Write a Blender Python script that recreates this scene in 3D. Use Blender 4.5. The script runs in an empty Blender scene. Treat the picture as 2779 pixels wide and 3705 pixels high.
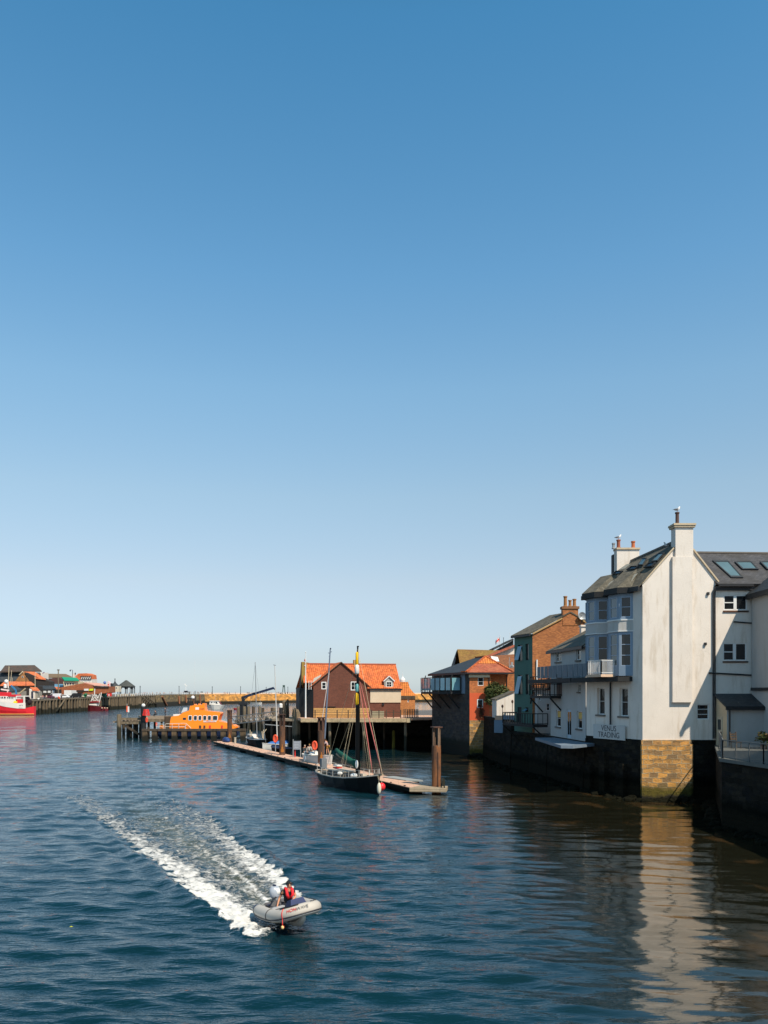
import bpy, math, random
import numpy as np
from mathutils import Vector, Matrix
R = math.radians
random.seed(7)
scn = bpy.context.scene
COL = scn.collection
# ---------------------------------------------------------------- camera
# the photograph was measured in its own pixels (2779 x 3705); S = focal length, H = eye height above the water
S, CX, HY, H = 3015.0, 1389.5, 2507.0, 8.0
cam_d = bpy.data.cameras.new("camera")
cam = bpy.data.objects.new("camera", cam_d)
COL.objects.link(cam)
scn.camera = cam
cam.location = (0, 0, H)
cam.rotation_euler = (R(90), 0, 0)
cam_d.sensor_fit = 'HORIZONTAL'
cam_d.sensor_width = 36.0
cam_d.lens = 36.0 * S / 2779.0
cam_d.shift_y = (HY - 3705 / 2.0) / 2779.0
cam_d.clip_start = 0.5
cam_d.clip_end = 60000
# ---------------------------------------------------------------- sky and sun
SUN_AZ, SUN_EL = R(36), R(51)      # behind the camera, to its right
sd = Vector((math.sin(SUN_AZ) * math.cos(SUN_EL), -math.cos(SUN_AZ) * math.cos(SUN_EL), math.sin(SUN_EL)))
world = bpy.data.worlds.new("World")
scn.world = world
world.use_nodes = True
wn = world.node_tree
wn.nodes.clear()
wo = wn.nodes.new('ShaderNodeOutputWorld')
wb = wn.nodes.new('ShaderNodeBackground')
sky = wn.nodes.new('ShaderNodeTexSky')
sky.sky_type = 'NISHITA'
sky.sun_disc = False
sky.sun_elevation = SUN_EL
sky.sun_rotation = math.atan2(sd.x, sd.y)
sky.altitude = 0
sky.air_density = 1.0
sky.dust_density = 0.4
sky.ozone_density = 2.5
wb.inputs['Strength'].default_value = 0.1148
# colour grade of the sky with height above the horizon (world direction)
tc = wn.nodes.new('ShaderNodeTexCoord')
sp = wn.nodes.new('ShaderNodeSeparateXYZ')
wn.links.new(tc.outputs['Generated'], sp.inputs[0])
cr = wn.nodes.new('ShaderNodeValToRGB')
SKY = [(0.0, (0.70599, 0.8435699999999999, 1.14345)), (0.036, (0.72417, 0.75808, 0.92466)), (0.13, (1.144, 0.998, 0.916)), (0.228, (1.299, 1.249, 1.068)), (0.34, (1.235, 1.444, 1.291)), (0.447, (0.98, 1.455, 1.417)), (0.632, (0.60368, 1.358, 1.433)), (0.78, (0.34, 0.85, 0.78)), (1.0, (0.24, 0.62, 0.52))]
while len(cr.color_ramp.elements) < len(SKY):
    cr.color_ramp.elements.new(0.5)
for i, (p_, c_) in enumerate(SKY):
    cr.color_ramp.elements[i].position = p_
    cr.color_ramp.elements[i].color = (c_[0] / 2, c_[1] / 2, c_[2] / 2, 1)
wn.links.new(sp.outputs[2], cr.inputs[0])
vm = wn.nodes.new('ShaderNodeVectorMath')
vm.operation = 'MULTIPLY'
wn.links.new(sky.outputs[0], vm.inputs[0])
wn.links.new(cr.outputs[0], vm.inputs[1])
vs = wn.nodes.new('ShaderNodeVectorMath')
vs.operation = 'SCALE'
vs.inputs['Scale'].default_value = 2.0
wn.links.new(vm.outputs[0], vs.inputs[0])
wn.links.new(vs.outputs[0], wb.inputs['Color'])
wn.links.new(wb.outputs[0], wo.inputs[0])
sun_d = bpy.data.lights.new("sun", 'SUN')
sun_d.energy = 5.0
sun_d.angle = R(0.5)
sun_d.color = (1.0, 0.88, 0.72)
sun = bpy.data.objects.new("sun", sun_d)
COL.objects.link(sun)
sun.location = sd * 200
sun.rotation_euler = sd.to_track_quat('Z', 'Y').to_euler()
scn.view_settings.view_transform = 'Standard'
scn.view_settings.look = 'None'
scn.view_settings.exposure = 0.18
scn.view_settings.gamma = 1.0
scn.cycles.max_bounces = 6
scn.cycles.transparent_max_bounces = 8


# ---------------------------------------------------------------- measuring helpers
def W(sx, sy, Y):
    return Vector(((sx - CX) / S * Y, Y, H - (sy - HY) / S * Y))


def G(sx, sy, z=0.0):
    return W(sx, sy, (H - z) * S / (sy - HY))


def XW(sx, Y):
    return (sx - CX) / S * Y


def ZW(sy, Y):
    return H - (sy - HY) / S * Y


# ---------------------------------------------------------------- materials
MATS = {}


def nd(nt, t, **k):
    n = nt.nodes.new(t)
    for a, b in k.items():
        if a.startswith('i_'):
            n.inputs[a[2:].replace('_', ' ')].default_value = b
        else:
            setattr(n, a, b)
    return n


def ramp(nt, fac, stops):
    r = nt.nodes.new('ShaderNodeValToRGB')
    e = r.color_ramp.elements
    while len(e) < len(stops):
        e.new(0.5)
    for i, (p, c) in enumerate(stops):
        e[i].position = p
        e[i].color = (c[0], c[1], c[2], 1) if not isinstance(c, (int, float)) else (c, c, c, 1)
    nt.links.new(fac, r.inputs[0])
    return r.outputs[0]


def mixc(nt, fac, a, b, mode='MIX'):
    m = nt.nodes.new('ShaderNodeMix')
    m.data_type = 'RGBA'
    m.blend_type = mode
    for i, x in ((0, fac), (6, a), (7, b)):
        if isinstance(x, (int, float)):
            m.inputs[i].default_value = x
        elif isinstance(x, tuple):
            m.inputs[i].default_value = (x[0], x[1], x[2], 1)
        else:
            nt.links.new(x, m.inputs[i])
    return m.outputs[2]


def noise(nt, vec, scale, detail=4, rough=0.55, stretch=None, dist=0):
    if stretch:
        mp = nd(nt, 'ShaderNodeMapping')
        mp.inputs['Scale'].default_value = stretch
        nt.links.new(vec, mp.inputs[0])
        vec = mp.outputs[0]
    n = nd(nt, 'ShaderNodeTexNoise')
    n.inputs['Scale'].default_value = scale
    n.inputs['Detail'].default_value = detail
    n.inputs['Roughness'].default_value = rough
    n.inputs['Distortion'].default_value = dist
    nt.links.new(vec, n.inputs['Vector'])
    return n.outputs['Fac']


def bump(nt, h, b, strength=0.5, dist=0.02):
    n = nd(nt, 'ShaderNodeBump')
    n.inputs['Strength'].default_value = strength
    n.inputs['Distance'].default_value = dist
    nt.links.new(h, n.inputs['Height'])
    nt.links.new(n.outputs[0], b.inputs['Normal'])
    return n


def dk(c, f):
    return (c[0] * f, c[1] * f, c[2] * f)


def mat(name, col, rough=0.7, kind='plain', c2=None, scale=1.0, var=0.25, metal=0.0, emit=0.0, spec=0.4, b=1.0, low=None, mortar=None):
    """kind: plain, stucco, brick, stone, pantile, slate, wood, plank, rust, cloth, glass"""
    if name in MATS:
        return MATS[name]
    m = bpy.data.materials.new(name)
    MATS[name] = m
    m.use_nodes = True
    nt = m.node_tree
    p = nt.nodes['Principled BSDF']
    p.inputs['Roughness'].default_value = rough
    p.inputs['Metallic'].default_value = metal
    p.inputs['Specular IOR Level'].default_value = spec
    uv = nd(nt, 'ShaderNodeUVMap').outputs[0]
    ob = nd(nt, 'ShaderNodeNewGeometry').outputs['Position']
    L = nt.links
    c2 = c2 or dk(col, 0.6)
    if kind == 'plain':
        f = noise(nt, ob, 3.0 * scale, 5)
        c = mixc(nt, f, dk(col, 1 - var), dk(col, 1 + var * 0.6))
        L.new(c, p.inputs['Base Color'])
    elif kind == 'glass':
        f = noise(nt, ob, 0.35 * scale, 2)
        c = mixc(nt, f, dk(col, 0.5), dk(col, 1.6))
        L.new(c, p.inputs['Base Color'])
        f2 = noise(nt, ob, 1.5, 2)
        bump(nt, f2, p, 0.15, 0.03)
    elif kind == 'stucco':
        f = noise(nt, ob, 0.6 * scale, 6, 0.6)
        g = noise(nt, ob, 2.2, 5, 0.65, stretch=(1, 1, 0.16))
        c = mixc(nt, ramp(nt, f, [(0.3, 0.0), (0.75, 1.0)]), dk(col, 1.04), dk(col, 1 - var * 0.5))
        c = mixc(nt, ramp(nt, g, [(0.52, 0.0), (0.78, 0.6)]), c, c2)
        cv = nd(nt, 'ShaderNodeTexVoronoi', feature='DISTANCE_TO_EDGE')
        cv.inputs['Scale'].default_value = 0.45
        wv_ = nd(nt, 'ShaderNodeVectorMath', operation='ADD')
        n3 = nd(nt, 'ShaderNodeTexNoise')
        n3.inputs['Scale'].default_value = 1.3
        n3.inputs['Detail'].default_value = 4
        L.new(ob, n3.inputs['Vector'])
        L.new(ob, wv_.inputs[0])
        L.new(n3.outputs['Color'], wv_.inputs[1])
        L.new(wv_.outputs[0], cv.inputs['Vector'])
        c = mixc(nt, ramp(nt, cv.outputs['Distance'], [(0.0, 0.12), (0.010, 0.0)]), c, dk(c2, 0.7))
        sp = noise(nt, ob, 5.0, 4, 0.6)
        c = mixc(nt, ramp(nt, sp, [(0.68, 0.0), (0.76, 0.5)]), c, dk(c2, 0.8))
        L.new(c, p.inputs['Base Color'])
        bump(nt, noise(nt, ob, 14, 4), p, 0.35 * b, 0.03)
    elif kind in ('brick', 'stone'):
        bt = nd(nt, 'ShaderNodeTexBrick')
        bt.offset = 0.5
        if kind == 'brick':
            bw, bh, mo = 0.225 * scale, 0.075 * scale, 0.010 * scale
            vec = uv
        else:
            bw, bh, mo = 0.70 * scale, 0.34 * scale, 0.03 * scale
            wob = nd(nt, 'ShaderNodeTexNoise')
            wob.inputs['Scale'].default_value = 1.1
            wob.inputs['Detail'].default_value = 3
            L.new(uv, wob.inputs['Vector'])
            sub = nd(nt, 'ShaderNodeVectorMath', operation='SUBTRACT')
            L.new(wob.outputs['Color'], sub.inputs[0])
            sub.inputs[1].default_value = (0.5, 0.5, 0.5)
            sc = nd(nt, 'ShaderNodeVectorMath', operation='SCALE')
            sc.inputs['Scale'].default_value = 0.42 * scale
            L.new(sub.outputs[0], sc.inputs[0])
            ad = nd(nt, 'ShaderNodeVectorMath', operation='ADD')
            L.new(uv, ad.inputs[0])
            L.new(sc.outputs[0], ad.inputs[1])
            vec = ad.outputs[0]
        bt.inputs['Scale'].default_value = 1.0
        bt.inputs['Brick Width'].default_value = bw
        bt.inputs['Row Height'].default_value = bh
        bt.inputs['Mortar Size'].default_value = mo
        bt.inputs['Mortar Smooth'].default_value = 0.3
        bt.inputs['Bias'].default_value = -0.1
        L.new(vec, bt.inputs['Vector'])
        bt.inputs['Color1'].default_value = (*dk(col, 1 + var), 1)
        bt.inputs['Color2'].default_value = (*c2, 1)
        bt.inputs['Mortar'].default_value = (*mortar, 1) if mortar else (col[0] * 0.95, col[1] * 1.1, col[2] * 1.3, 1)
        f = noise(nt, ob, 0.9, 6, 0.65)
        c = bt.outputs['Color']
        if kind == 'stone':
            c = mixc(nt, ramp(nt, noise(nt, vec, 1.2 / scale, 2, stretch=(0.8, 1.6, 1)), [(0.50, 0.0), (0.58, 0.6)]), c, (col[0] * 0.35 + 0.01, col[1] * 0.45 + 0.01, col[2] * 0.75 + 0.01))
        c = mixc(nt, ramp(nt, f, [(0.35, 0.0), (0.7, 0.45)]), c, dk(col, 0.45))
        hm = None
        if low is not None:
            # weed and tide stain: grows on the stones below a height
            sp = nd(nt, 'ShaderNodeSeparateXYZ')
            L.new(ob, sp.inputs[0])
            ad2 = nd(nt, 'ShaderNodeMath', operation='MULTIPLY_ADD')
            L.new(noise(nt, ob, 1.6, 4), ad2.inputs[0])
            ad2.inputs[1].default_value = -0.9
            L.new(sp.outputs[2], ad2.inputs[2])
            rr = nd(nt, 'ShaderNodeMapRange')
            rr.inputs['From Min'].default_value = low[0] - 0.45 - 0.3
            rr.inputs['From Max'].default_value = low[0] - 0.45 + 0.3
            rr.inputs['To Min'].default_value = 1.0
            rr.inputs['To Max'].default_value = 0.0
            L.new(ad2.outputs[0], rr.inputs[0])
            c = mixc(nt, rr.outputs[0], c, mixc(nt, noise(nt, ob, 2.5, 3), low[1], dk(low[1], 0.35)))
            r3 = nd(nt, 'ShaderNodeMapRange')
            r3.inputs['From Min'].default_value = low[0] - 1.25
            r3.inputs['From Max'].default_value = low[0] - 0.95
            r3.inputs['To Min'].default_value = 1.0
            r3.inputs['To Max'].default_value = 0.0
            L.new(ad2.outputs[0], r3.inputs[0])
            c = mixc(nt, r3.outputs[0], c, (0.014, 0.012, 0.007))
        L.new(c, p.inputs['Base Color'])
        hh = nd(nt, 'ShaderNodeMath', operation='SUBTRACT')
        L.new(noise(nt, ob, 9, 4), hh.inputs[0])
        L.new(bt.outputs['Fac'], hh.inputs[1])
        bump(nt, hh.outputs[0], p, 0.5 * b, 0.03 if kind == 'brick' else 0.07)
    elif kind in ('pantile', 'slate'):
        bt = nd(nt, 'ShaderNodeTexBrick')
        bt.offset = 0.0 if kind == 'pantile' else 0.5
        bt.inputs['Scale'].default_value = 1.0
        bt.inputs['Brick Width'].default_value = (0.30 if kind == 'pantile' else 0.3) * scale
        bt.inputs['Row Height'].default_value = (0.30 if kind == 'pantile' else 0.2) * scale
        bt.inputs['Mortar Size'].default_value = 0.012 * scale
        bt.inputs['Mortar Smooth'].default_value = 0.5
        L.new(uv, bt.inputs['Vector'])
        bt.inputs['Color1'].default_value = (*dk(col, 1 + var), 1)
        bt.inputs['Color2'].default_value = (*dk(col, 1 - var), 1)
        bt.inputs['Mortar'].default_value = (*dk(col, 0.35), 1)
        f = noise(nt, ob, 0.7, 6, 0.62)
        c = mixc(nt, ramp(nt, f, [(0.45, 0.0), (0.7, 0.8)]), bt.outputs['Color'], c2)
        if kind == 'pantile':
            wv = nd(nt, 'ShaderNodeTexWave')
            wv.wave_type = 'BANDS'
            wv.bands_direction = 'X'
            wv.inputs['Scale'].default_value = 1.0472 / scale  # one roll every 0.3 m
            L.new(uv, wv.inputs['Vector'])
            hh = nd(nt, 'ShaderNodeMath', operation='SUBTRACT')
            L.new(wv.outputs['Fac'], hh.inputs[0])
            L.new(bt.outputs['Fac'], hh.inputs[1])
            bump(nt, hh.outputs[0], p, 0.9 * b, 0.07 * scale)
        else:
            bump(nt, bt.outputs['Color'], p, 0.6 * b, 0.03)
            g = noise(nt, ob, 2.0, 5, 0.7, stretch=(1.6, 0.5, 0.5))
            c = mixc(nt, ramp(nt, g, [(0.62, 0.0), (0.72, 0.35)]), c, (0.35, 0.32, 0.26))
        L.new(c, p.inputs['Base Color'])
    elif kind in ('wood', 'plank'):
        f = noise(nt, ob, 3.0 * scale, 5, 0.6, stretch=(1, 1, 0.25) if kind == 'wood' else (1, 1, 1))
        c = mixc(nt, ramp(nt, f, [(0.3, 0.0), (0.7, 1.0)]), dk(col, 1 + var), c2)
        if kind == 'plank':
            bt = nd(nt, 'ShaderNodeTexBrick')
            bt.inputs['Scale'].default_value = 1.0
            bt.inputs['Brick Width'].default_value = 2.4 * scale
            bt.inputs['Row Height'].default_value = 0.15 * scale
            bt.inputs['Mortar Size'].default_value = 0.012 * scale
            L.new(uv, bt.inputs['Vector'])
            bt.inputs['Color1'].default_value = (1.1, 1.1, 1.1, 1)
            bt.inputs['Color2'].default_value = (0.8, 0.8, 0.8, 1)
            bt.inputs['Mortar'].default_value = (0.25, 0.25, 0.25, 1)
            c = mixc(nt, 1.0, c, bt.outputs['Color'], 'MULTIPLY')
            bump(nt, bt.outputs['Fac'], p, -0.4, 0.02)
        else:
            bump(nt, f, p, 0.5 * b, 0.04)
        if low is not None:
            sp = nd(nt, 'ShaderNodeSeparateXYZ')
            L.new(ob, sp.inputs[0])
            ad2 = nd(nt, 'ShaderNodeMath', operation='MULTIPLY_ADD')
            L.new(noise(nt, ob, 1.6, 4), ad2.inputs[0])
            ad2.inputs[1].default_value = -0.9
            L.new(sp.outputs[2], ad2.inputs[2])
            rr = nd(nt, 'ShaderNodeMapRange')
            rr.inputs['From Min'].default_value = low[0] - 0.75
            rr.inputs['From Max'].default_value = low[0] - 0.25
            rr.inputs['To Min'].default_value = 1.0
            rr.inputs['To Max'].default_value = 0.0
            L.new(ad2.outputs[0], rr.inputs[0])
            c = mixc(nt, rr.outputs[0], c, low[1])
        L.new(c, p.inputs['Base Color'])
    elif kind == 'rust':
        f = noise(nt, ob, 1.6 * scale, 6, 0.65, stretch=(1.5, 1.5, 0.35))
        c = mixc(nt, ramp(nt, f, [(0.38, 0.0), (0.62, 1.0)]), col, c2)
        g = noise(nt, ob, 9, 4)
        c = mixc(nt, ramp(nt, g, [(0.55, 0.0), (0.75, 0.6)]), c, dk(c2, 0.5))
        L.new(c, p.inputs['Base Color'])
        bump(nt, g, p, 0.4, 0.02)
    if emit:
        p.inputs['Emission Color'].default_value = (*col, 1)
        p.inputs['Emission Strength'].default_value = emit
    return m


# ---------------------------------------------------------------- mesh builder
OFF = {}


class MB:
    def __init__(s):
        s.v, s.f, s.mi = [], [], []

    def add(s, vs, fs, mi=0):
        o = len(s.v)
        s.v += [Vector(p) for p in vs]
        for f in fs:
            s.f.append([o + i for i in f])
            s.mi.append(mi)
        return s

    def poly(s, pts, mi=0):
        return s.add(pts, [list(range(len(pts)))], mi)

    def bx(s, x0, x1, y0, y1, z0, z1, mi=0):
        v = [(x0, y0, z0), (x1, y0, z0), (x1, y1, z0), (x0, y1, z0), (x0, y0, z1), (x1, y0, z1), (x1, y1, z1), (x0, y1, z1)]
        return s.add(v, [(3, 2, 1, 0), (4, 5, 6, 7), (0, 1, 5, 4), (1, 2, 6, 5), (2, 3, 7, 6), (3, 0, 4, 7)], mi)

    def box(s, c, d, rz=0.0, mi=0):
        q = Matrix.Rotation(rz, 3, 'Z')
        c = Vector(c)
        v = [c + q @ Vector((x * d[0] / 2, y * d[1] / 2, z * d[2] / 2)) for z in (-1, 1) for x, y in ((-1, -1), (1, -1), (1, 1), (-1, 1))]
        return s.add(v, [(3, 2, 1, 0), (4, 5, 6, 7), (0, 1, 5, 4), (1, 2, 6, 5), (2, 3, 7, 6), (3, 0, 4, 7)], mi)

    def prism(s, bot, top, mi=0):
        n = len(bot)
        fs = [list(range(n))[::-1], list(range(n, 2 * n))] + [(i, (i + 1) % n, n + (i + 1) % n, n + i) for i in range(n)]
        return s.add(list(bot) + list(top), fs, mi)

    def ext(s, pts, z0, z1, mi=0):
        return s.prism([(p[0], p[1], z0) for p in pts], [(p[0], p[1], z1) for p in pts], mi)

    def bar(s, p0, p1, w, h=None, mi=0, up=(0, 0, 1)):
        h = h or w
        p0, p1 = Vector(p0), Vector(p1)
        d = (p1 - p0)
        if d.length < 1e-6:
            return s
        d.normalize()
        u = Vector(up)
        if abs(d.dot(u)) > 0.98:
            u = Vector((0, 1, 0))
        a = d.cross(u).normalized()
        b = a.cross(d).normalized()
        k = [(-1, -1), (1, -1), (1, 1), (-1, 1)]
        return s.prism([p0 + a * x * w / 2 + b * y * h / 2 for x, y in k][::-1], [p1 + a * x * w / 2 + b * y * h / 2 for x, y in k][::-1], mi)

    def tube(s, path, r, n=8, mi=0, caps=True, closed=False, sq=1.0):
        P = [Vector(p) for p in path]
        rr = r if isinstance(r, (list, tuple)) else [r] * len(P)
        rings = []
        prev = None
        m = len(P)
        for i, p in enumerate(P):
            if closed:
                t = P[(i + 1) % m] - P[i - 1]
            else:
                t = P[min(i + 1, m - 1)] - P[max(i - 1, 0)]
            t.normalize()
            if prev is None:
                u = Vector((0, 0, 1))
                if abs(t.dot(u)) > 0.95:
                    u = Vector((0, 1, 0))
                a = t.cross(u).normalized()
            else:
                a = (prev - t * prev.dot(t)).normalized()
            prev = a
            b = t.cross(a)
            rings.append([p + (a * math.cos(2 * math.pi * k / n) + b * math.sin(2 * math.pi * k / n) * sq) * rr[i] for k in range(n)])
        o = len(s.v)
        for g in rings:
            s.v += g
        for i in range(m if closed else m - 1):
            j = (i + 1) % m
            for k in range(n):
                s.f.append([o + i * n + k, o + i * n + (k + 1) % n, o + j * n + (k + 1) % n, o + j * n + k])
                s.mi.append(mi)
        if caps and not closed:
            s.f.append([o + k for k in range(n)][::-1])
            s.mi.append(mi)
            s.f.append([o + (m - 1) * n + k for k in range(n)])
            s.mi.append(mi)
        return s

    def ball(s, c, r, n=12, m=8, mi=0):
        c = Vector(c)
        r = Vector(r) if not isinstance(r, (int, float)) else Vector((r, r, r))
        o = len(s.v)
        for i in range(m + 1):
            t = math.pi * i / m
            for k in range(n):
                a = 2 * math.pi * k / n
                s.v.append(c + Vector((r.x * math.sin(t) * math.cos(a), r.y * math.sin(t) * math.sin(a), -r.z * math.cos(t))))
        for i in range(m):
            for k in range(n):
                s.f.append([o + i * n + k, o + i * n + (k + 1) % n, o + (i + 1) * n + (k + 1) % n, o + (i + 1) * n + k])
                s.mi.append(mi)
        return s

    def lathe(s, prof, c, n=16, mi=0):
        return s.tube([Vector(c) + Vector((0, 0, z)) for r_, z in prof], [max(r_, 1e-4) for r_, z in prof], n, mi)

    def build(s, name, mats, parent=None, label=None, smooth=False):
        off = OFF.get(parent, Vector((0, 0, 0))) if parent else Vector((0, 0, 0))
        me = bpy.data.meshes.new(name)
        me.from_pydata([tuple(p - off) for p in s.v], [], s.f)
        if not isinstance(mats, (list, tuple)):
            mats = [mats]
        for m in mats:
            me.materials.append(m)
        me.polygons.foreach_set('material_index', s.mi)
        if smooth is True:
            me.polygons.foreach_set('use_smooth', [True] * len(s.f))
        me.validate()
        me.update()
        uv = me.uv_layers.new(name='UVMap')
        Z = Vector((0, 0, 1))
        dat = [0.0] * (2 * len(me.loops))
        for p in me.polygons:
            n = p.normal
            if abs(n.z) > 0.98:
                t, b = Vector((1, 0, 0)), Vector((0, 1, 0))
            else:
                t = Z.cross(n).normalized()
                b = n.cross(t)
            for li in p.loop_indices:
                co = me.vertices[me.loops[li].vertex_index].co + off
                dat[2 * li] = co.dot(t)
                dat[2 * li + 1] = co.dot(b)
        uv.data.foreach_set('uv', dat)
        o = bpy.data.objects.new(name, me)
        COL.objects.link(o)
        if parent:
            o.parent = parent
            OFF[o] = off
        if label:
            o['label'] = label
        return o


def autosmooth(o, ang=40):
    m = o.modifiers.new('es', 'EDGE_SPLIT')
    m.split_angle = R(ang)
    o.data.polygons.foreach_set('use_smooth', [True] * len(o.data.polygons))
    return o


def tag(o, label=None, cat=None, group=None, kind=None):
    if label:
        o['label'] = label
    if cat:
        o['category'] = cat
    if group:
        o['group'] = group
    if kind:
        o['kind'] = kind
    return o


def thing(name, label, cat, loc, group=None, local=False, rz=0.0):
    """Empty at the base of a thing. Parts are given in world coordinates unless local."""
    o = bpy.data.objects.new(name, None)
    COL.objects.link(o)
    o.location = loc
    o.rotation_euler = (0, 0, rz)
    o.empty_display_size = 0.3
    OFF[o] = Vector((0, 0, 0)) if local else Vector(loc)
    return tag(o, label, cat, group)


def struct(o):
    o['kind'] = 'structure'
    return o


def dup(root, loc, rz=0.0, label=None, group=None, sc=None):
    kids = {}
    for ob in COL.objects:
        if ob.parent:
            kids.setdefault(ob.parent, []).append(ob)

    def rec(o, par):
        c = o.copy()
        COL.objects.link(c)
        c.parent = par
        for k in kids.get(o, []):
            rec(k, c)
        return c
    r = rec(root, None)
    r.location = loc
    r.rotation_euler = (0, 0, rz)
    if sc:
        r.scale = sc
    if label:
        r['label'] = label
    if group:
        r['group'] = group
    return r


def text(body, size, m, parent, origin, xdir, up=(0, 0, 1), name='lettering', ext=0.004, shear=0.0, align='CENTER', sx=1.0):
    cu = bpy.data.curves.new(name, 'FONT')
    cu.body = body
    cu.size = size
    cu.extrude = ext
    cu.shear = shear
    cu.align_x = align
    cu.align_y = 'CENTER'
    tmp = bpy.data.objects.new('tmp', cu)
    COL.objects.link(tmp)
    bpy.context.view_layer.update()
    me = bpy.data.meshes.new_from_object(tmp.evaluated_get(bpy.context.evaluated_depsgraph_get()))
    bpy.data.objects.remove(tmp)
    bpy.data.curves.remove(cu)
    x = Vector(xdir).normalized()
    z = Vector(up)
    z = (z - x * z.dot(x)).normalized()
    n = x.cross(z)
    off = OFF.get(parent, Vector((0, 0, 0)))
    M4 = Matrix(((x.x * sx, z.x, n.x, origin[0] - off.x), (x.y * sx, z.y, n.y, origin[1] - off.y), (x.z * sx, z.z, n.z, origin[2] - off.z), (0, 0, 0, 1)))
    me.transform(M4)
    me.name = name
    me.materials.clear()
    me.materials.append(m)
    o = bpy.data.objects.new(name, me)
    COL.objects.link(o)
    o.parent = parent
    OFF[o] = off
    return o


# ---------------------------------------------------------------- walls
class Fac:
    """a vertical plane from P to Q (plan points); u along it, outward = the side the camera sees"""

    def __init__(s, P, Q):
        s.P = Vector((P[0], P[1], 0))
        s.Q = Vector((Q[0], Q[1], 0))
        s.d = (s.Q - s.P).normalized()
        s.L = (s.Q - s.P).length
        n = Vector((s.d.y, -s.d.x, 0))
        if n.dot(-s.P) < 0:
            n = -n
        s.n = n

    def pt(s, u, z, o=0.0):
        p = s.P + s.d * u + s.n * o
        return Vector((p.x, p.y, z))

    def px(s, sx, sy):
        k = (sx - CX) / S
        u = (k * s.P.y - s.P.x) / (s.d.x - k * s.d.y)
        Y = s.P.y + u * s.d.y
        return u, ZW(sy, Y)

    def rect(s, x0, y0, x1, y1):
        ua, za = s.px(x0, y0)
        ub, zb = s.px(x1, y1)
        ym = (y0 + y1) / 2
        return min(ua, ub), max(ua, ub), min(za, zb), max(za, zb)

    def fix(s, f):
        return f

    def wall(s, mb, u0, u1, z0, z1, holes=(), mi=0, reveal=0.16, rmi=None, o=0.0):
        us = sorted({u0, u1} | {h[0] for h in holes} | {h[1] for h in holes})
        zs = sorted({z0, z1} | {h[2] for h in holes} | {h[3] for h in holes})
        us = [u for u in us if u0 <= u <= u1]
        zs = [z for z in zs if z0 <= z <= z1]
        for a, b in zip(us, us[1:]):
            for c, d in zip(zs, zs[1:]):
                m, n = (a + b) / 2, (c + d) / 2
                if any(h[0] < m < h[1] and h[2] < n < h[3] for h in holes):
                    continue
                mb.poly([s.pt(a, c, o), s.pt(b, c, o), s.pt(b, d, o), s.pt(a, d, o)], mi)
        rmi = mi if rmi is None else rmi
        for h in holes:
            k = [(h[0], h[2]), (h[1], h[2]), (h[1], h[3]), (h[0], h[3])]
            for i in range(4):
                (a, c), (b, d) = k[i], k[(i + 1) % 4]
                mb.poly([s.pt(a, c, o), s.pt(b, d, o), s.pt(b, d, o - reveal), s.pt(a, c, o - reveal)], rmi)

    def bar(s, mb, u0, u1, z0, z1, o0, o1, mi=0):
        k = [(u0, o0), (u1, o0), (u1, o1), (u0, o1)]
        mb.prism([s.pt(u, z0, o) for u, o in k], [s.pt(u, z1, o) for u, o in k], mi)

    def window(s, parent, r, nx=1, nz=2, fm=None, gm=None, fw=0.07, inset=0.12, sill=None, mw=0.035, label=None, name='window', o=0.0, sm=None, surround=0.0):
        u0, u1, z0, z1 = r
        fm = fm or M['white_paint']
        gm = gm or M['glass_dark']
        mb = MB()
        a, b = o - inset, o - inset + 0.06
        s.bar(mb, u0, u0 + fw, z0, z1, a, b)
        s.bar(mb, u1 - fw, u1, z0, z1, a, b)
        s.bar(mb, u0 + fw, u1 - fw, z0, z0 + fw, a, b)
        s.bar(mb, u0 + fw, u1 - fw, z1 - fw, z1, a, b)
        for i in range(1, nx):
            c = u0 + (u1 - u0) * i / nx
            s.bar(mb, c - mw / 2, c + mw / 2, z0 + fw, z1 - fw, a + 0.005, b - 0.01)
        for i in range(1, nz):
            c = z0 + (z1 - z0) * i / nz
            s.bar(mb, u0 + fw, u1 - fw, c - mw / 2, c + mw / 2, a + 0.008, b - 0.004)
        if surround:
            w = surround
            for q in ((u0 - w, u0, z0 - w, z1 + w), (u1, u1 + w, z0 - w, z1 + w), (u0, u1, z0 - w, z0), (u0, u1, z1, z1 + w)):
                s.bar(mb, *q, o - 0.02, o + 0.03)
        w_ = mb.build(name, fm, parent, label)
        g = MB()
        s.bar(g, u0 + 0.01, u1 - 0.01, z0 + 0.01, z1 - 0.01, a - 0.03, a + 0.012)
        g.build('pane', gm, w_)
        if sill:
            q = MB()
            s.bar(q, u0 - sill, u1 + sill, z0 - 0.13, z0 - 0.003, o - inset + 0.003, o + 0.12)
            q.build('sill', sm or M['stone_sill'], w_)
        return w_


def roof_plane(mb, a, b, c, d, t=0.12, mi=0):
    """roof slab: eave a-b, ridge c-d (c above b, d above a)"""
    a, b, c, d = map(Vector, (a, b, c, d))
    n = (b - a).cross(d - a).normalized()
    if n.z < 0:
        n = -n
    mb.prism([a, b, c, d], [a + n * t, b + n * t, c + n * t, d + n * t], mi)


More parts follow.
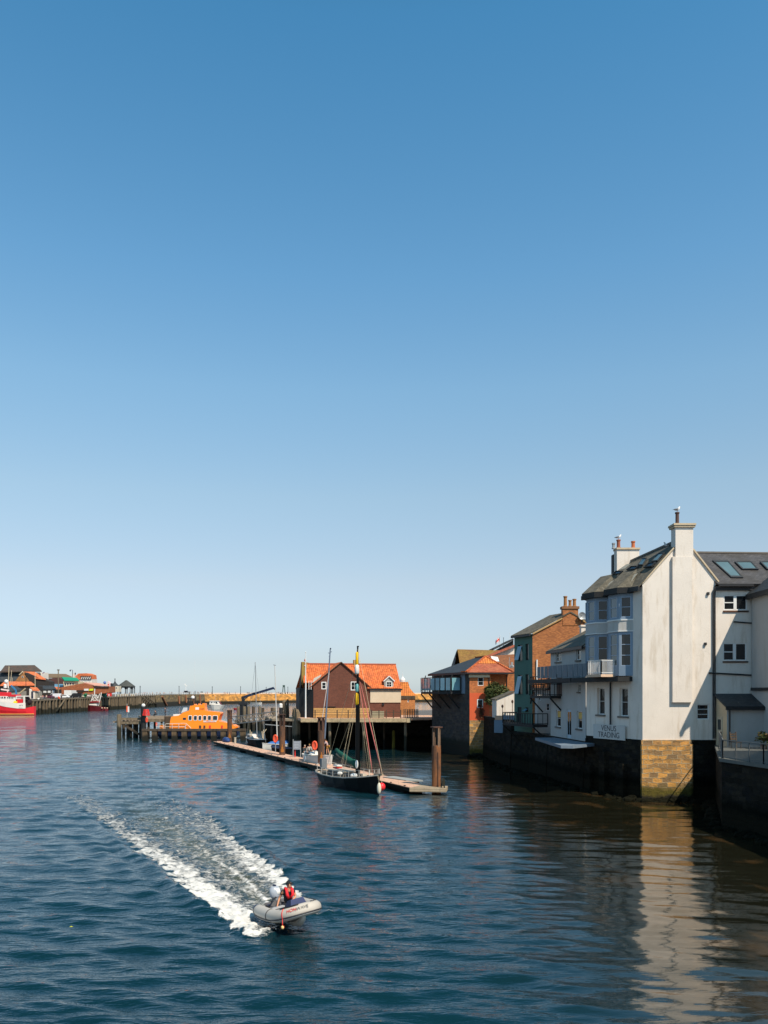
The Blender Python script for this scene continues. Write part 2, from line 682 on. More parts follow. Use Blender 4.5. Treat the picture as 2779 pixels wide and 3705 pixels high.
M = {}
M['white_paint'] = mat('white_paint', (0.72, 0.72, 0.70), 0.5, var=0.08)
M['glass_dark'] = mat('glass_dark', (0.012, 0.014, 0.016), 0.06, 'glass', spec=0.6)
M['glass_blue'] = mat('glass_blue', (0.05, 0.09, 0.11), 0.05, 'glass', spec=1.0)
M['stone_sill'] = mat('stone_sill', (0.16, 0.14, 0.12), 0.85)
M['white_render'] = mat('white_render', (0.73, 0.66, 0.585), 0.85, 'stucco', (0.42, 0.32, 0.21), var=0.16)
M['white_shade'] = mat('pale_render_shaded', (0.46, 0.45, 0.43), 0.85, 'stucco', (0.36, 0.32, 0.26), var=0.15)  # pale render darkened in colour for walls that lie in shade
M['blue_timber'] = mat('blue_timber', (0.20, 0.27, 0.35), 0.6, var=0.12)
M['slate'] = mat('slate', (0.075, 0.072, 0.075), 0.55, 'slate', (0.05, 0.045, 0.04))
M['slate_moss'] = mat('slate_moss', (0.13, 0.115, 0.085), 0.8, 'slate', (0.06, 0.055, 0.04))
M['slate_dark'] = mat('slate_dark', (0.04, 0.045, 0.05), 0.6, 'slate', (0.03, 0.03, 0.03))
M['pantile'] = mat('pantile', (0.70, 0.165, 0.045), 0.8, 'pantile', (0.42, 0.12, 0.05), var=0.32)
M['pantile_yellow'] = mat('pantile_yellow', (0.70, 0.22, 0.045), 0.8, 'pantile', (0.55, 0.16, 0.05))
M['tile_red'] = mat('tile_red', (0.33, 0.085, 0.045), 0.8, 'slate', (0.42, 0.15, 0.07))
M['tile_brown'] = mat('tile_brown', (0.22, 0.085, 0.035), 0.85, 'slate', (0.16, 0.06, 0.03))
M['tile_mossy'] = mat('tile_mossy', (0.24, 0.14, 0.035), 0.9, 'slate', (0.17, 0.08, 0.03))
M['black_iron'] = mat('black_iron', (0.018, 0.018, 0.02), 0.5)
M['black_timber'] = mat('black_timber', (0.016, 0.017, 0.018), 0.7, 'wood')
M['grey_metal'] = mat('grey_metal', (0.35, 0.36, 0.36), 0.45, var=0.15, metal=0.3)
M['green_render'] = mat('green_render', (0.075, 0.155, 0.125), 0.85, 'stucco', (0.05, 0.09, 0.075), var=0.2)
M['red_render'] = mat('red_render', (0.62, 0.105, 0.035), 0.8, 'stucco', (0.4, 0.09, 0.04), var=0.15)
M['brick_orange'] = mat('brick_orange', (0.50, 0.155, 0.045), 0.85, 'brick', (0.28, 0.09, 0.035), b=0.6)
M['brick_brown'] = mat('brick_brown', (0.42, 0.155, 0.05), 0.85, 'brick', (0.22, 0.07, 0.028), b=0.6)
M['brick_dark'] = mat('brick_dark', (0.155, 0.052, 0.030), 0.85, 'brick', (0.10, 0.036, 0.024), b=0.5, var=0.15)
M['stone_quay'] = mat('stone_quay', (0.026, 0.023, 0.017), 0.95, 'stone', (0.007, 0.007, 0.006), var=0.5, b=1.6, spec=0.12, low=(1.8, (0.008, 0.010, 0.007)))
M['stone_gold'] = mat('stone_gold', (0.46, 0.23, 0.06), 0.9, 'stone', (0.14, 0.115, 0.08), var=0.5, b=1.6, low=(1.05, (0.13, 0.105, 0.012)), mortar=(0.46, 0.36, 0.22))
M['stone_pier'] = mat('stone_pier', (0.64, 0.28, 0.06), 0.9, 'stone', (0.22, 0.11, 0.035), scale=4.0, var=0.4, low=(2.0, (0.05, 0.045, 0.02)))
M['stone_shaded'] = mat('stone_shaded', (0.022, 0.019, 0.014), 0.95, 'stone', (0.007, 0.007, 0.006), var=0.8, b=2.5, spec=0.08, low=(1.7, (0.006, 0.008, 0.005)), mortar=(0.030, 0.027, 0.022))  # quay stone with the shade of west-facing walls put into its colour
M['stone_pale'] = mat('stone_pale', (0.50, 0.36, 0.20), 0.9, 'stone', (0.35, 0.24, 0.12), scale=0.8)
M['timber_grey'] = mat('timber_grey', (0.20, 0.155, 0.10), 0.9, 'wood', (0.09, 0.07, 0.05), low=(2.2, (0.022, 0.022, 0.014)))
M['timber_dark'] = mat('timber_dark', (0.085, 0.06, 0.04), 0.9, 'wood', (0.04, 0.03, 0.022), low=(1.4, (0.015, 0.015, 0.01)))
M['timber_warm'] = mat('timber_warm', (0.40, 0.24, 0.10), 0.9, 'wood', (0.24, 0.14, 0.06))
M['deck_pink'] = mat('deck_pink', (0.72, 0.44, 0.31), 0.85, 'plank', (0.58, 0.37, 0.26), var=0.1)
M['deck_grey'] = mat('deck_grey', (0.42, 0.33, 0.22), 0.85, 'plank', (0.30, 0.24, 0.17), var=0.1)
M['rust'] = mat('rust', (0.26, 0.10, 0.035), 0.85, 'rust', (0.09, 0.045, 0.028))
M['rust_dark'] = mat('rust_dark', (0.11, 0.045, 0.025), 0.85, 'rust', (0.04, 0.025, 0.02))
M['white_hull'] = mat('white_hull', (0.74, 0.70, 0.64), 0.35, var=0.08)
M['black_hull'] = mat('black_hull', (0.0035, 0.004, 0.0045), 0.35, spec=0.15, var=0.2)
M['rope'] = mat('rope', (0.55, 0.45, 0.30), 0.9)
M['orange_boat'] = mat('orange_boat', (0.92, 0.25, 0.008), 0.3, var=0.06)
M['red_paint'] = mat('red_paint', (0.68, 0.03, 0.02), 0.5, var=0.12)
M['navy_paint'] = mat('navy_paint', (0.012, 0.02, 0.055), 0.4)
M['blue_cover'] = mat('blue_cover', (0.04, 0.15, 0.42), 0.7, var=0.25)
M['skin'] = mat('skin', (0.56, 0.27, 0.16), 0.6, var=0.08)
# ---------------------------------------------------------------- water
def wmat():
    m = bpy.data.materials.new('harbour_water')
    m.use_nodes = True
    nt = m.node_tree
    L = nt.links
    p = nt.nodes['Principled BSDF']
    p.inputs['Roughness'].default_value = 0.04
    ob = nd(nt, 'ShaderNodeNewGeometry').outputs['Position']
    at = nd(nt, 'ShaderNodeAttribute', attribute_name='foam')
    at2 = nd(nt, 'ShaderNodeAttribute', attribute_name='churn')
    # foam threshold against streaky noise
    n1 = noise(nt, ob, 1.9, 7, 0.68, stretch=(1.0, 1.3, 1), dist=0.8)
    n2 = noise(nt, ob, 6.5, 5, 0.7, stretch=(0.8, 1.2, 1), dist=0.4)
    av = nd(nt, 'ShaderNodeMath', operation='MULTIPLY_ADD')
    L.new(n2, av.inputs[0])
    av.inputs[1].default_value = 0.55
    mu = nd(nt, 'ShaderNodeMath', operation='MULTIPLY')
    mu.inputs[1].default_value = 0.75
    L.new(n1, mu.inputs[0])
    L.new(mu.outputs[0], av.inputs[2])
    su = nd(nt, 'ShaderNodeMath', operation='SUBTRACT')
    L.new(at.outputs['Fac'], su.inputs[0])
    L.new(av.outputs[0], su.inputs[1])
    mr = nd(nt, 'ShaderNodeMapRange')
    mr.inputs['From Min'].default_value = -0.08
    mr.inputs['From Max'].default_value = 0.10
    L.new(su.outputs[0], mr.inputs[0])
    foam = mr.outputs[0]
    deep = mixc(nt, noise(nt, ob, 0.08, 3), (0.0015, 0.015, 0.022), (0.003, 0.027, 0.039))
    # murky olive water and brown weed shoals close to the right-hand walls
    mk = nd(nt, 'ShaderNodeAttribute', attribute_name='murk_sheen')
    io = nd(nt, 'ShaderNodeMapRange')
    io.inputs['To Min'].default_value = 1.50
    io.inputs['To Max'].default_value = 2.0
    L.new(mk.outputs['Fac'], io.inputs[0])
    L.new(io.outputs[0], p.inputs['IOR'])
    L.new(mixc(nt, mk.outputs['Fac'], (1, 1, 1), (1.0, 0.70, 0.38)), p.inputs['Specular Tint'])  # warm tint and raised IOR paint in the gable's golden reflection
    weed = ramp(nt, noise(nt, ob, 0.35, 5, 0.6, stretch=(1.0, 0.6, 1)), [(0.55, 0.0), (0.63, 1.0)])
    mw = nd(nt, 'ShaderNodeMath', operation='MULTIPLY')
    L.new(weed, mw.inputs[0])
    sq = nd(nt, 'ShaderNodeMath', operation='POWER')
    L.new(mk.outputs['Fac'], sq.inputs[0])
    sq.inputs[1].default_value = 3.0
    L.new(sq.outputs[0], mw.inputs[1])
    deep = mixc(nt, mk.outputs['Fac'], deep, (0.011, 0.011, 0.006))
    deep = mixc(nt, mw.outputs[0], deep, (0.045, 0.028, 0.012))
    olive = mixc(nt, at2.outputs['Fac'], deep, (0.085, 0.085, 0.045))
    c = mixc(nt, foam, olive, mixc(nt, noise(nt, ob, 5, 4), (0.42, 0.42, 0.40), (0.84, 0.82, 0.78)))
    L.new(c, p.inputs['Base Color'])
    rr = nd(nt, 'ShaderNodeMapRange')
    rr.inputs['To Min'].default_value = 0.035
    rr.inputs['To Max'].default_value = 0.7
    L.new(foam, rr.inputs[0])
    L.new(rr.outputs[0], p.inputs['Roughness'])
    # ripples
    r1 = noise(nt, ob, 1.1, 4, 0.6, stretch=(0.45, 1.7, 1), dist=0.3)
    r2 = noise(nt, ob, 4.5, 3, 0.55, stretch=(0.4, 1.5, 1), dist=0.2)
    cal = nd(nt, 'ShaderNodeAttribute', attribute_name='rough')
    s1 = nd(nt, 'ShaderNodeMath', operation='MULTIPLY_ADD')
    L.new(r2, s1.inputs[0])
    s1.inputs[1].default_value = 0.30
    hf = nd(nt, 'ShaderNodeMath', operation='MULTIPLY')
    hf.inputs[1].default_value = 0.6
    L.new(r1, hf.inputs[0])
    L.new(hf.outputs[0], s1.inputs[2])
    s2 = nd(nt, 'ShaderNodeMath', operation='MULTIPLY')
    L.new(s1.outputs[0], s2.inputs[0])
    L.new(cal.outputs['Fac'], s2.inputs[1])
    s3 = nd(nt, 'ShaderNodeMath', operation='MULTIPLY_ADD')
    L.new(foam, s3.inputs[0])
    s3.inputs[1].default_value = 0.35
    L.new(s2.outputs[0], s3.inputs[2])
    bn = bump(nt, s3.outputs[0], p, 1.0, 0.13)
    return m


M['water'] = wmat()

# wake geometry: measured centre line and the two foam edges on the water plane
cen = [G(1004, 3330), G(940, 3261), G(864, 3179), G(770, 3116), G(643, 3027), G(548, 2964), G(470, 2900), G(380, 2850), G(300, 2805)]
lef = [G(960, 3400), G(883, 3385), G(814, 3325), G(738, 3261), G(668, 3217), G(560, 3125), G(485, 3084), G(409, 3015), G(330, 2960), G(250, 2900), G(150, 2850), G(60, 2800)]
rig = [G(1150, 3300), G(1120, 3258), G(1086, 3230), G(1023, 3166), G(959, 3128), G(890, 3065), G(800, 2985), G(700, 2920), G(600, 2865)]


def polyd(X, Y, pts):
    """distance to a polyline, signed (+ to the right looking from first point to last) and arc length"""
    best = np.full(X.shape, 1e9)
    sg = np.zeros(X.shape)
    arc = np.zeros(X.shape)
    acc = 0.0
    for a, b in zip(pts, pts[1:]):
        dx, dy = b.x - a.x, b.y - a.y
        L = math.hypot(dx, dy)
        t = ((X - a.x) * dx + (Y - a.y) * dy) / (L * L)
        tc = np.clip(t, 0, 1)
        ex, ey = X - a.x - tc * dx, Y - a.y - tc * dy
        d = np.hypot(ex, ey)
        side = (ex * dy - ey * dx) / L
        m = d < best
        best = np.where(m, d, best)
        sg = np.where(m, np.sign(side), sg)
        arc = np.where(m, acc + tc * L, arc)
        acc += L
    return best * sg, arc


rng = np.random.RandomState(5)


def waves(X, Y, seed, n, lmin, lmax, slope, spread, d0=0.0, fine=None):
    r = np.random.RandomState(seed)
    Z = np.zeros(X.shape)
    lam = lmin * (lmax / lmin) ** r.rand(n)
    th = d0 + r.randn(n) * spread
    ph = r.rand(n) * 2 * math.pi
    for l, t, p in zip(lam, th, ph):
        k = 2 * math.pi / l
        a = slope / k * math.sqrt(2.0 / n)
        att = 1.0
        if fine is not None:
            att = np.clip(l / (3.0 * fine) - 0.7, 0, 1)
        kx, ky = k * math.sin(t), k * math.cos(t)
        Z += a * att * np.sin(kx * X + ky * Y + p + 0.5 * np.sin(0.21 * kx * Y - 0.17 * ky * X + 3 * p))
    return Z


def build_water():
    ys = [13.0]
    while ys[-1] < 340:
        ys.append(ys[-1] + max(0.075, ys[-1] * 0.0042))
    while ys[-1] < 9000:
        ys.append(ys[-1] * 1.09)
    xs = [-15.0]
    while xs[-1] < 22:
        xs.append(xs[-1] + 0.10)
    st = 0.10
    while xs[-1] < 9000:
        st *= 1.05
        xs.append(xs[-1] + st)
    st = 0.10
    lft = [-15.0]
    while lft[-1] > -9000:
        st *= 1.03
        lft.append(lft[-1] - st)
    xs = lft[:0:-1] + xs
    xs, ys = np.array(xs), np.array(ys)
    X, Y = np.meshgrid(xs, ys)
    cell = np.maximum(np.gradient(ys)[:, None], np.abs(np.gradient(xs))[None, :] * 0.6)
    sm = lambda v, a, b: (lambda t: t * t * (3 - 2 * t))(np.clip((v - a) / (b - a), 0, 1))
    calm = 1 - 0.80 * sm(X - 0.10 * (Y - 25), 0.5, 9.0)
    calm *= 1 - 0.45 * sm(Y, 55, 75) * sm(X, -9, -1)
    Z = waves(X, Y, 1, 50, 0.5, 1.9, 0.17, 0.30, 0.12, cell) * calm
    Z += waves(X, Y, 2, 20, 2.0, 6.0, 0.04, 0.4, 0.2, cell) * (0.35 + 0.65 * calm)
    # wake
    dc, sc = polyd(X, Y, cen)
    dl, sl = polyd(X, Y, lef)
    dr, sr = polyd(X, Y, rig)
    # inside the V: right of the left edge, left of the right edge (both lines run away from the boat)
    nz = lambda f, s: waves(X, Y, s, 20, 0.35 / f, 2.6 / f, 1.0, 1.6) * 1.2
    wob = np.sin(X * 2.1 + Y * 1.3) * 0.18 + np.sin(X * 4.7 - Y * 3.1) * 0.12 + np.sin(X * 1.1 + Y * 5.3 + 1.0) * 0.12
    il = dl + wob
    ir = -dr + wob * 0.9
    fadeL = np.clip(1 - sl / 62.0, 0, 1)
    fadeR = np.clip(1 - sr / 46.0, 0, 1)
    fadeC = np.clip(1 - sc / 48.0, 0, 1)
    wl = 0.85 + sl * 0.045
    wr = 0.25 + sr * 0.075
    bandL = sm(il, -0.12, 0.12) * (1 - sm(il, 0.5 * wl, 1.9 * wl)) * (0.54 + 0.34 * fadeL ** 2.2)
    bandR = sm(ir, -0.10, 0.12) * (1 - sm(ir, 0.6 * wr, 2.3 * wr)) * (0.52 + 0.36 * fadeR ** 2.0)
    inside = sm(il, 0, 0.5) * sm(ir, 0, 0.5)
    mid = inside * (0.50 + 0.12 * fadeC) * np.clip(fadeC * 2.2, 0, 1) * (sc > 0.06)
    w2 = 0.35 + 0.02 * sc
    ridge = np.exp(-((dc - 0.25) / 0.22) ** 2) + 0.8 * np.exp(-((dc + 0.55 + 0.02 * sc) / 0.25) ** 2)
    mid = np.maximum(mid, inside * ridge * (0.40 + 0.42 * fadeC) * (sc < 16))
    cut = np.clip(fadeC * 3.5, 0, 1) * (Y > 26)
    foam = np.maximum(np.maximum(bandL * (sl < 61) * (sl > 0.02), bandR * (sr < 45) * (sr > 0.02)), mid) * np.clip(cut + 0.0, 0, 1)
    foam = np.maximum(foam, np.where((sl < 61) & (sl > 0.02), bandL, 0) * np.clip(3 * fadeL, 0, 1))
    # spray pushed out beside the hull
    bow = G(1150, 3330)
    near = np.exp(-(((X - G(930, 3375).x) / 0.9) ** 2 + ((Y - G(930, 3375).y) / 0.55) ** 2))
    foam = np.maximum(foam, near * 0.80)
    for fx, fy, ra, rb, am in ((1195, 3306, 0.55, 0.13, 0.72), (1150, 3282, 0.55, 0.16, 0.7), (1215, 3330, 0.30, 0.09, 0.55)):
        g0 = G(fx, fy)
        foam = np.maximum(foam, am * np.exp(-(((X - g0.x) / ra) ** 2 + ((Y - g0.y - 0.35 * (X - g0.x)) / rb) ** 2)))
    hullz = np.exp(-(((X - G(1085, 3380).x) / 1.1) ** 2 + ((Y - G(1085, 3395).y) / 0.9) ** 2))
    foam = foam * (1 - 0.9 * hullz)
    churn = inside * np.clip(fadeC * 1.6, 0, 1) * 0.75 * np.exp(-((dc - 0.1) / (0.45 + 0.025 * sc)) ** 2)
    Z += foam * 0.10 * np.sin(X * 9 + 2 * np.sin(Y * 3)) * np.sin(Y * 7 + 2 * np.sin(X * 4)) * (0.4 + 0.6 * fadeC)
    Z += foam * 0.07
    Z += near * (0.16 + 0.12 * np.sin(X * 11 + np.sin(Y * 7)) * np.sin(Y * 13 + X * 5)) * (foam > 0.3)
    # smooth diverging crests outside the left edge and the right one
    for k, (off, am) in enumerate(((-0.45, 0.24), (-1.5, 0.17), (-2.7, 0.12), (-4.1, 0.08))):
        Z += am * np.exp(-((dl - off) / (0.38 + 0.12 * k)) ** 2) * np.clip((sl - 2 - k) / 4, 0, 1) * np.clip(1.6 - sl / 26.0, 0, 1)
        Z += 0.8 * am * np.exp(-((-dr - off) / (0.36 + 0.12 * k)) ** 2) * np.clip((sr - 3 - k) / 4, 0, 1) * np.clip(1.5 - sr / 22.0, 0, 1)
    Z -= 0.09 * churn
    # slight hollow under the dinghy
    c0 = G(1060, 3350)
    Z *= 1 - 0.7 * np.exp(-(((X - c0.x) ** 2 + (Y - c0.y) ** 2) / 1.2))
    Z[ys > 300] = 0
    ny, nx = X.shape
    rough = (0.02 + 0.98 * calm ** 1.5) * (1 + 0.9 * sm(Y, 70, 190))
    idx = np.arange(ny * nx).reshape(ny, nx)
    q = np.stack([idx[:-1, :-1], idx[:-1, 1:], idx[1:, 1:], idx[1:, :-1]], -1).reshape(-1, 4)
    fq = foam[:-1, :-1]
    m = ((foam[:-1, :-1] > 0.30) | (foam[1:, 1:] > 0.30)).reshape(-1)
    V = np.stack([X, Y, Z], -1).reshape(-1, 3)
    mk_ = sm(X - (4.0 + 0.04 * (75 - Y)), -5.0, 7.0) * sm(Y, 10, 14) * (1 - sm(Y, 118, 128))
    A = {'murk_sheen': mk_.reshape(-1), 'foam': foam.reshape(-1), 'churn': churn.reshape(-1), 'rough': rough.reshape(-1)}

    def make(name, faces):
        used, inv = np.unique(faces.reshape(-1), return_inverse=True)
        me = bpy.data.meshes.new(name)
        me.vertices.add(len(used))
        me.vertices.foreach_set('co', V[used].reshape(-1))
        me.loops.add(len(inv))
        me.loops.foreach_set('vertex_index', inv.astype(np.int32))
        me.polygons.add(len(faces))
        me.polygons.foreach_set('loop_start', np.arange(0, len(inv), 4, dtype=np.int32))
        me.polygons.foreach_set('use_smooth', np.ones(len(faces), bool))
        me.update(calc_edges=True)
        for k, a in A.items():
            at = me.attributes.new(k, 'FLOAT', 'POINT')
            at.data.foreach_set('value', a[used].astype(np.float32))
        me.materials.append(M['water'])
        o = bpy.data.objects.new(name, me)
        COL.objects.link(o)
        return o
    struct(make('water', q[~m]))
    w = make('boat_wake', q[m])
    tag(w, 'white foaming V-shaped wake trailing behind the grey inflatable dinghy', 'wake', kind='stuff')


build_water()
# ================================================================ right bank
def pplane(sx, sy, P, n):
    """point of the plane (P, n) measured at a photo position"""
    d = Vector(((sx - CX) / S, 1.0, -(sy - HY) / S))
    c = Vector((0, 0, H))
    return c + d * ((Vector(P) - c).dot(n) / d.dot(n))


def skylight(parent, pts, P, n, gm, t=0.09):
    q = [pplane(x, y, P, n) for x, y in pts]
    c = sum(q, Vector()) / 4
    mb = MB()
    inn = [c + (p - c) * 0.82 for p in q]
    for i in range(4):
        j = (i + 1) % 4
        a = [q[i], q[j], inn[j], inn[i]]
        mb.prism(a, [p + n * t for p in a])
    w = mb.build('skylight', M['slate_dark'], parent)
    g = MB()
    g.prism([p + n * 0.01 for p in inn], [p + n * (t * 0.6) for p in inn])
    g.build('pane', gm, w)
    return w


def pot(parent, c, h=0.7, r=0.16, m=None, name='chimney_pot'):
    mb = MB()
    mb.lathe([(r * 1.15, 0), (r * 1.15, 0.08), (r * 0.9, 0.12), (r * 0.85, h - 0.14), (r * 1.1, h - 0.1), (r * 1.1, h)], c, 12)
    return mb.build(name, m or M['terracotta'], parent, smooth=False)


M['terracotta'] = mat('terracotta', (0.33, 0.10, 0.055), 0.8)
M['terracotta_dark'] = mat('terracotta_dark', (0.10, 0.055, 0.045), 0.8)
M['curtain_yellow'] = mat('curtain_yellow', (0.75, 0.45, 0.12), 0.9)
M['blue_glass'] = mat('skylight_glass', (0.10, 0.16, 0.18), 0.08, 'glass', spec=1.0)
M['beige_door'] = mat('beige_door', (0.62, 0.50, 0.33), 0.8, 'stucco', (0.4, 0.3, 0.2))
M['tan'] = mat('tan_render', (0.55, 0.44, 0.30), 0.85, 'stucco', (0.3, 0.22, 0.12))


def gull(loc, rz, label, s=1.0):
    t = thing('seagull', label, 'seagull', loc, 'seagulls on the chimneys', local=True, rz=rz)
    b = MB()
    b.tube([(-0.26, 0, 0.17), (-0.16, 0, 0.19), (0, 0, 0.21), (0.10, 0, 0.25), (0.15, 0, 0.33), (0.17, 0, 0.40), (0.20, 0, 0.41), (0.235, 0, 0.40)],
           [0.02, 0.07, 0.105, 0.095, 0.06, 0.055, 0.04, 0.012], 10)
    b.build('body', mat('gull_white', (0.8, 0.8, 0.8), 0.8), t, smooth=True)
    w = MB()
    for sy in (-1, 1):
        w.tube([(-0.36, sy * 0.03, 0.18), (-0.2, sy * 0.085, 0.22), (-0.02, sy * 0.105, 0.25), (0.08, sy * 0.07, 0.25)], [0.015, 0.05, 0.07, 0.02], 8, sq=0.5)
    w.build('wing', mat('gull_grey', (0.16, 0.17, 0.19), 0.8), t, smooth=True)
    k = MB()
    k.tube([(0.225, 0, 0.402), (0.29, 0, 0.385)], [0.015, 0.006], 6)
    k.build('beak', mat('beak', (0.7, 0.4, 0.05)), t)
    for sy in (-1, 1):
        g = MB()
        g.tube([(0.0, sy * 0.04, 0.14), (0.01, sy * 0.04, 0.0)], 0.009, 5)
        g.tube([(0.0, sy * 0.04, 0.006), (0.06, sy * 0.05, 0.006)], 0.012, 5)
        g.build('leg', mat('gull_leg', (0.5, 0.25, 0.2)), t)
    return t


# ---------------------------------------------------------------- ground behind the quay
def ground(name, pts, z0, z1, m):
    mb = MB()
    mb.ext(pts, z0, z1)
    return struct(mb.build(name, m))


M['cobbles'] = mat('cobbles', (0.16, 0.14, 0.12), 0.9, 'stone', (0.11, 0.10, 0.085), scale=0.5)
ground('ground', [(19.9, 62.6), (17.3, 69.0), (16.2, 78.2), (15.5, 84.3), (14.3, 88), (13.8, 98), (13.6, 105.4), (11.4, 105.8), (7.6, 116.5), (7.4, 128), (-11, 132.5),
                  (-12, 150), (-2, 185), (90, 240), (120, 60), (60, 40), (28.5, 40), (28.5, 62.6)], -2, 4.0, M['cobbles'])

# ---------------------------------------------------------------- quay walls (each stretch a wall)
M['quay_dark'] = M['stone_quay']


def quaywall(pts, z, label, m, batter=0.25, th=0.6, cope=True):
    """stone wall along plan points (water on the left / near side)"""
    t = thing('quay_wall', label, 'quay wall', (pts[0][0], pts[0][1], 0))
    w, c = MB(), MB()
    P = [Vector((p[0], p[1], 0)) for p in pts]
    for a, b in zip(P, P[1:]):
        d = (b - a).normalized()
        n = Vector((d.y, -d.x, 0))
        if n.dot(-a) < 0:
            n = -n
        w.prism([a + n * batter - Vector((0, 0, 2)), b + n * batter - Vector((0, 0, 2)), b - n * th - Vector((0, 0, 2)), a - n * th - Vector((0, 0, 2))],
                [a + Vector((0, 0, z - 0.25)), b + Vector((0, 0, z - 0.25)), b - n * th + Vector((0, 0, z - 0.25)), a - n * th + Vector((0, 0, z - 0.25))])
        c.prism([a + n * 0.06 + Vector((0, 0, z - 0.247)), b + n * 0.06 + Vector((0, 0, z - 0.247)), b - n * th + Vector((0, 0, z - 0.247)), a - n * th + Vector((0, 0, z - 0.247))],
                [a + n * 0.06 + Vector((0, 0, z)), b + n * 0.06 + Vector((0, 0, z)), b - n * th + Vector((0, 0, z)), a - n * th + Vector((0, 0, z))])
    w.build('wall', m, t)
    if cope:
        c.build('coping', M['stone_quay'], t)
    return t


quaywall([(16.5, 68.6), (15.35, 78.0)], 3.95, 'dark stone quay wall below the white cottage', M['stone_shaded'])
quaywall([(15.3, 78.05), (14.75, 84.0), (13.45, 87.6)], 3.9, 'dark stone quay wall below the green-painted house', M['stone_shaded'])
quaywall([(13.4, 87.7), (12.65, 97.0), (12.6, 104.9)], 5.1, 'stone yard wall between the green house and the red house', M['stone_shaded'])

# ---------------------------------------------------------------- the big white house
A0, A1 = (19.24, 62.0), (16.64, 68.5)
FA = Fac(A0, A1)
GA = Fac(A0, (27.3, 62.0))
wh = thing('white_house', 'tall white rendered riverside house with bay windows and a chimney on its gable', 'house', (21, 64, 0))
ZB, ZE = 4.5, 15.9
uR = GA.px(2583, 2500)[0]
mb = MB()
h3 = GA.rect(2522, 2548, 2566, 2603)
GA.wall(mb, 0, uR, ZB, ZE, [h3])
ap = [GA.px(x, y) for x, y in ((2325, 2123), (2318, 2113), (2437, 1985), (2473, 1947), (2507, 1989), (2599, 2107), (2604, 2122))]
ap = [(0, ZE), (-0.05, 16.1), ap[2], ap[3], ap[4], ap[5], (uR, ZE)]
mb.poly([GA.pt(u, z) for u, z in ap])
# facade
g1 = FA.rect(2161, 2489, 2188, 2586)
g2 = FA.rect(2241, 2490, 2272, 2592)
FA.wall(mb, 0, FA.L, ZB, ZE, [g1, g2], reveal=0.3)
# north and east walls so the house is solid from elsewhere
mb.poly([(16.64, 68.5, ZB), (16.64, 68.5, ZE), (20.9, 71.4, 19.0), (24.6, 72.5, ZE), (24.6, 72.5, ZB)])
wall = mb.build('wall', M['white_render'], wh)
# chimney breast and stack
mb = MB()
ub0, ub1 = GA.px(2430, 2500)[0], GA.px(2501, 2500)[0]
GA.bar(mb, ub0, ub1, 7.3, 18.1, 0.0, 0.24)
uc0, uc1 = GA.px(2441, 2000)[0], GA.px(2505, 2000)[0]
GA.bar(mb, uc0, uc1, 17.9, 20.28, -0.75, 0.20)
ch = mb.build('chimney', M['white_render'], wh)
mb = MB()
GA.bar(mb, uc0 - 0.12, uc1 + 0.12, 20.28, 20.42, -0.87, 0.32)
GA.bar(mb, uc0 - 0.18, uc1 + 0.16, 20.42, 20.56, -0.93, 0.38)
mb.build('chimney_cap', M['tan'], ch)
pc = GA.pt(GA.px(2454, 1990)[0], 20.56, -0.2)
pot(ch, pc, 0.92, 0.15, M['terracotta_dark'])
gull(pc + Vector((0, 0, 0.92)), R(10), 'seagull standing on the dark pot of the tall gable chimney')
# verge boards
mb = MB()
for (a, b) in ((ap[1], ap[2]), (ap[4], ap[5])):
    mb = MB()
    mb.bar(GA.pt(a[0], a[1] + 0.04, 0.05), GA.pt(b[0], b[1] + 0.04, 0.05), 0.16, 0.10)
    mb.build('verge', M['tan'], wh)
# roof
RN = Vector((22.28, 62.02, 19.42))
RF = Vector((20.9, 71.4, 19.05))
E0 = FA.pt(-0.02, ZE - 0.05, 0.35)
E1 = FA.pt(FA.L + 0.15, ZE - 0.05, 0.35)
mb = MB()
roof_plane(mb, E0, E1, RF, RN, 0.10)
roof_plane(mb, (25.0, 62.05, 16.0), (24.9, 72.5, 15.9), RF, RN, 0.10)
roof = mb.build('roof', M['slate_moss'], wh)
nA = (E1 - E0).cross(RN - E0).normalized()
nA = nA if nA.z > 0 else -nA
PA = E0 + nA * 0.1
mb = MB()
mb.bar(RN + Vector((0, 0.05, 0.12)), RF + Vector((0, 0, 0.12)), 0.28, 0.14)
mb.build('ridge', M['stone_sill'], roof)
for q in (((2309, 2046), (2327, 2046), (2343, 2021), (2325, 2021)), ((2358, 2033), (2380, 2031), (2406, 2001), (2384, 2004))):
    skylight(roof, q, PA, nA, M['blue_glass'])
for q in (((2217, 2080), (2244, 2079), (2257, 2069), (2232, 2069)), ((2269, 2065), (2300, 2062), (2315, 2051), (2286, 2052)), ((2330, 2056), (2360, 2052), (2376, 2037), (2350, 2039))):
    skylight(roof, q, PA, nA, M['glass_dark'], 0.14)
# lead flashing sheets on the slates
fl = MB()
for q in (((2168, 2139), (2195, 2128), (2226, 2099), (2215, 2103)), ((2249, 2114), (2285, 2104), (2308, 2075), (2296, 2079)), ((2236, 2064), (2262, 2058), (2283, 2041), (2268, 2042))):
    a = [pplane(x, y, PA, nA) for x, y in q]
    fl = MB()
    fl.prism([p + nA * 0.012 for p in a], [p + nA * 0.03 for p in a])
    fl.build('flashing', mat('lead', (0.36, 0.34, 0.28), 0.7), roof)
# eaves gutter
mb = MB()
mb.bar(E0 + Vector((0, 0, -0.08)), E1 + Vector((0, 0, -0.08)), 0.16, 0.34)
mb.build('gutter', M['black_iron'], wh)
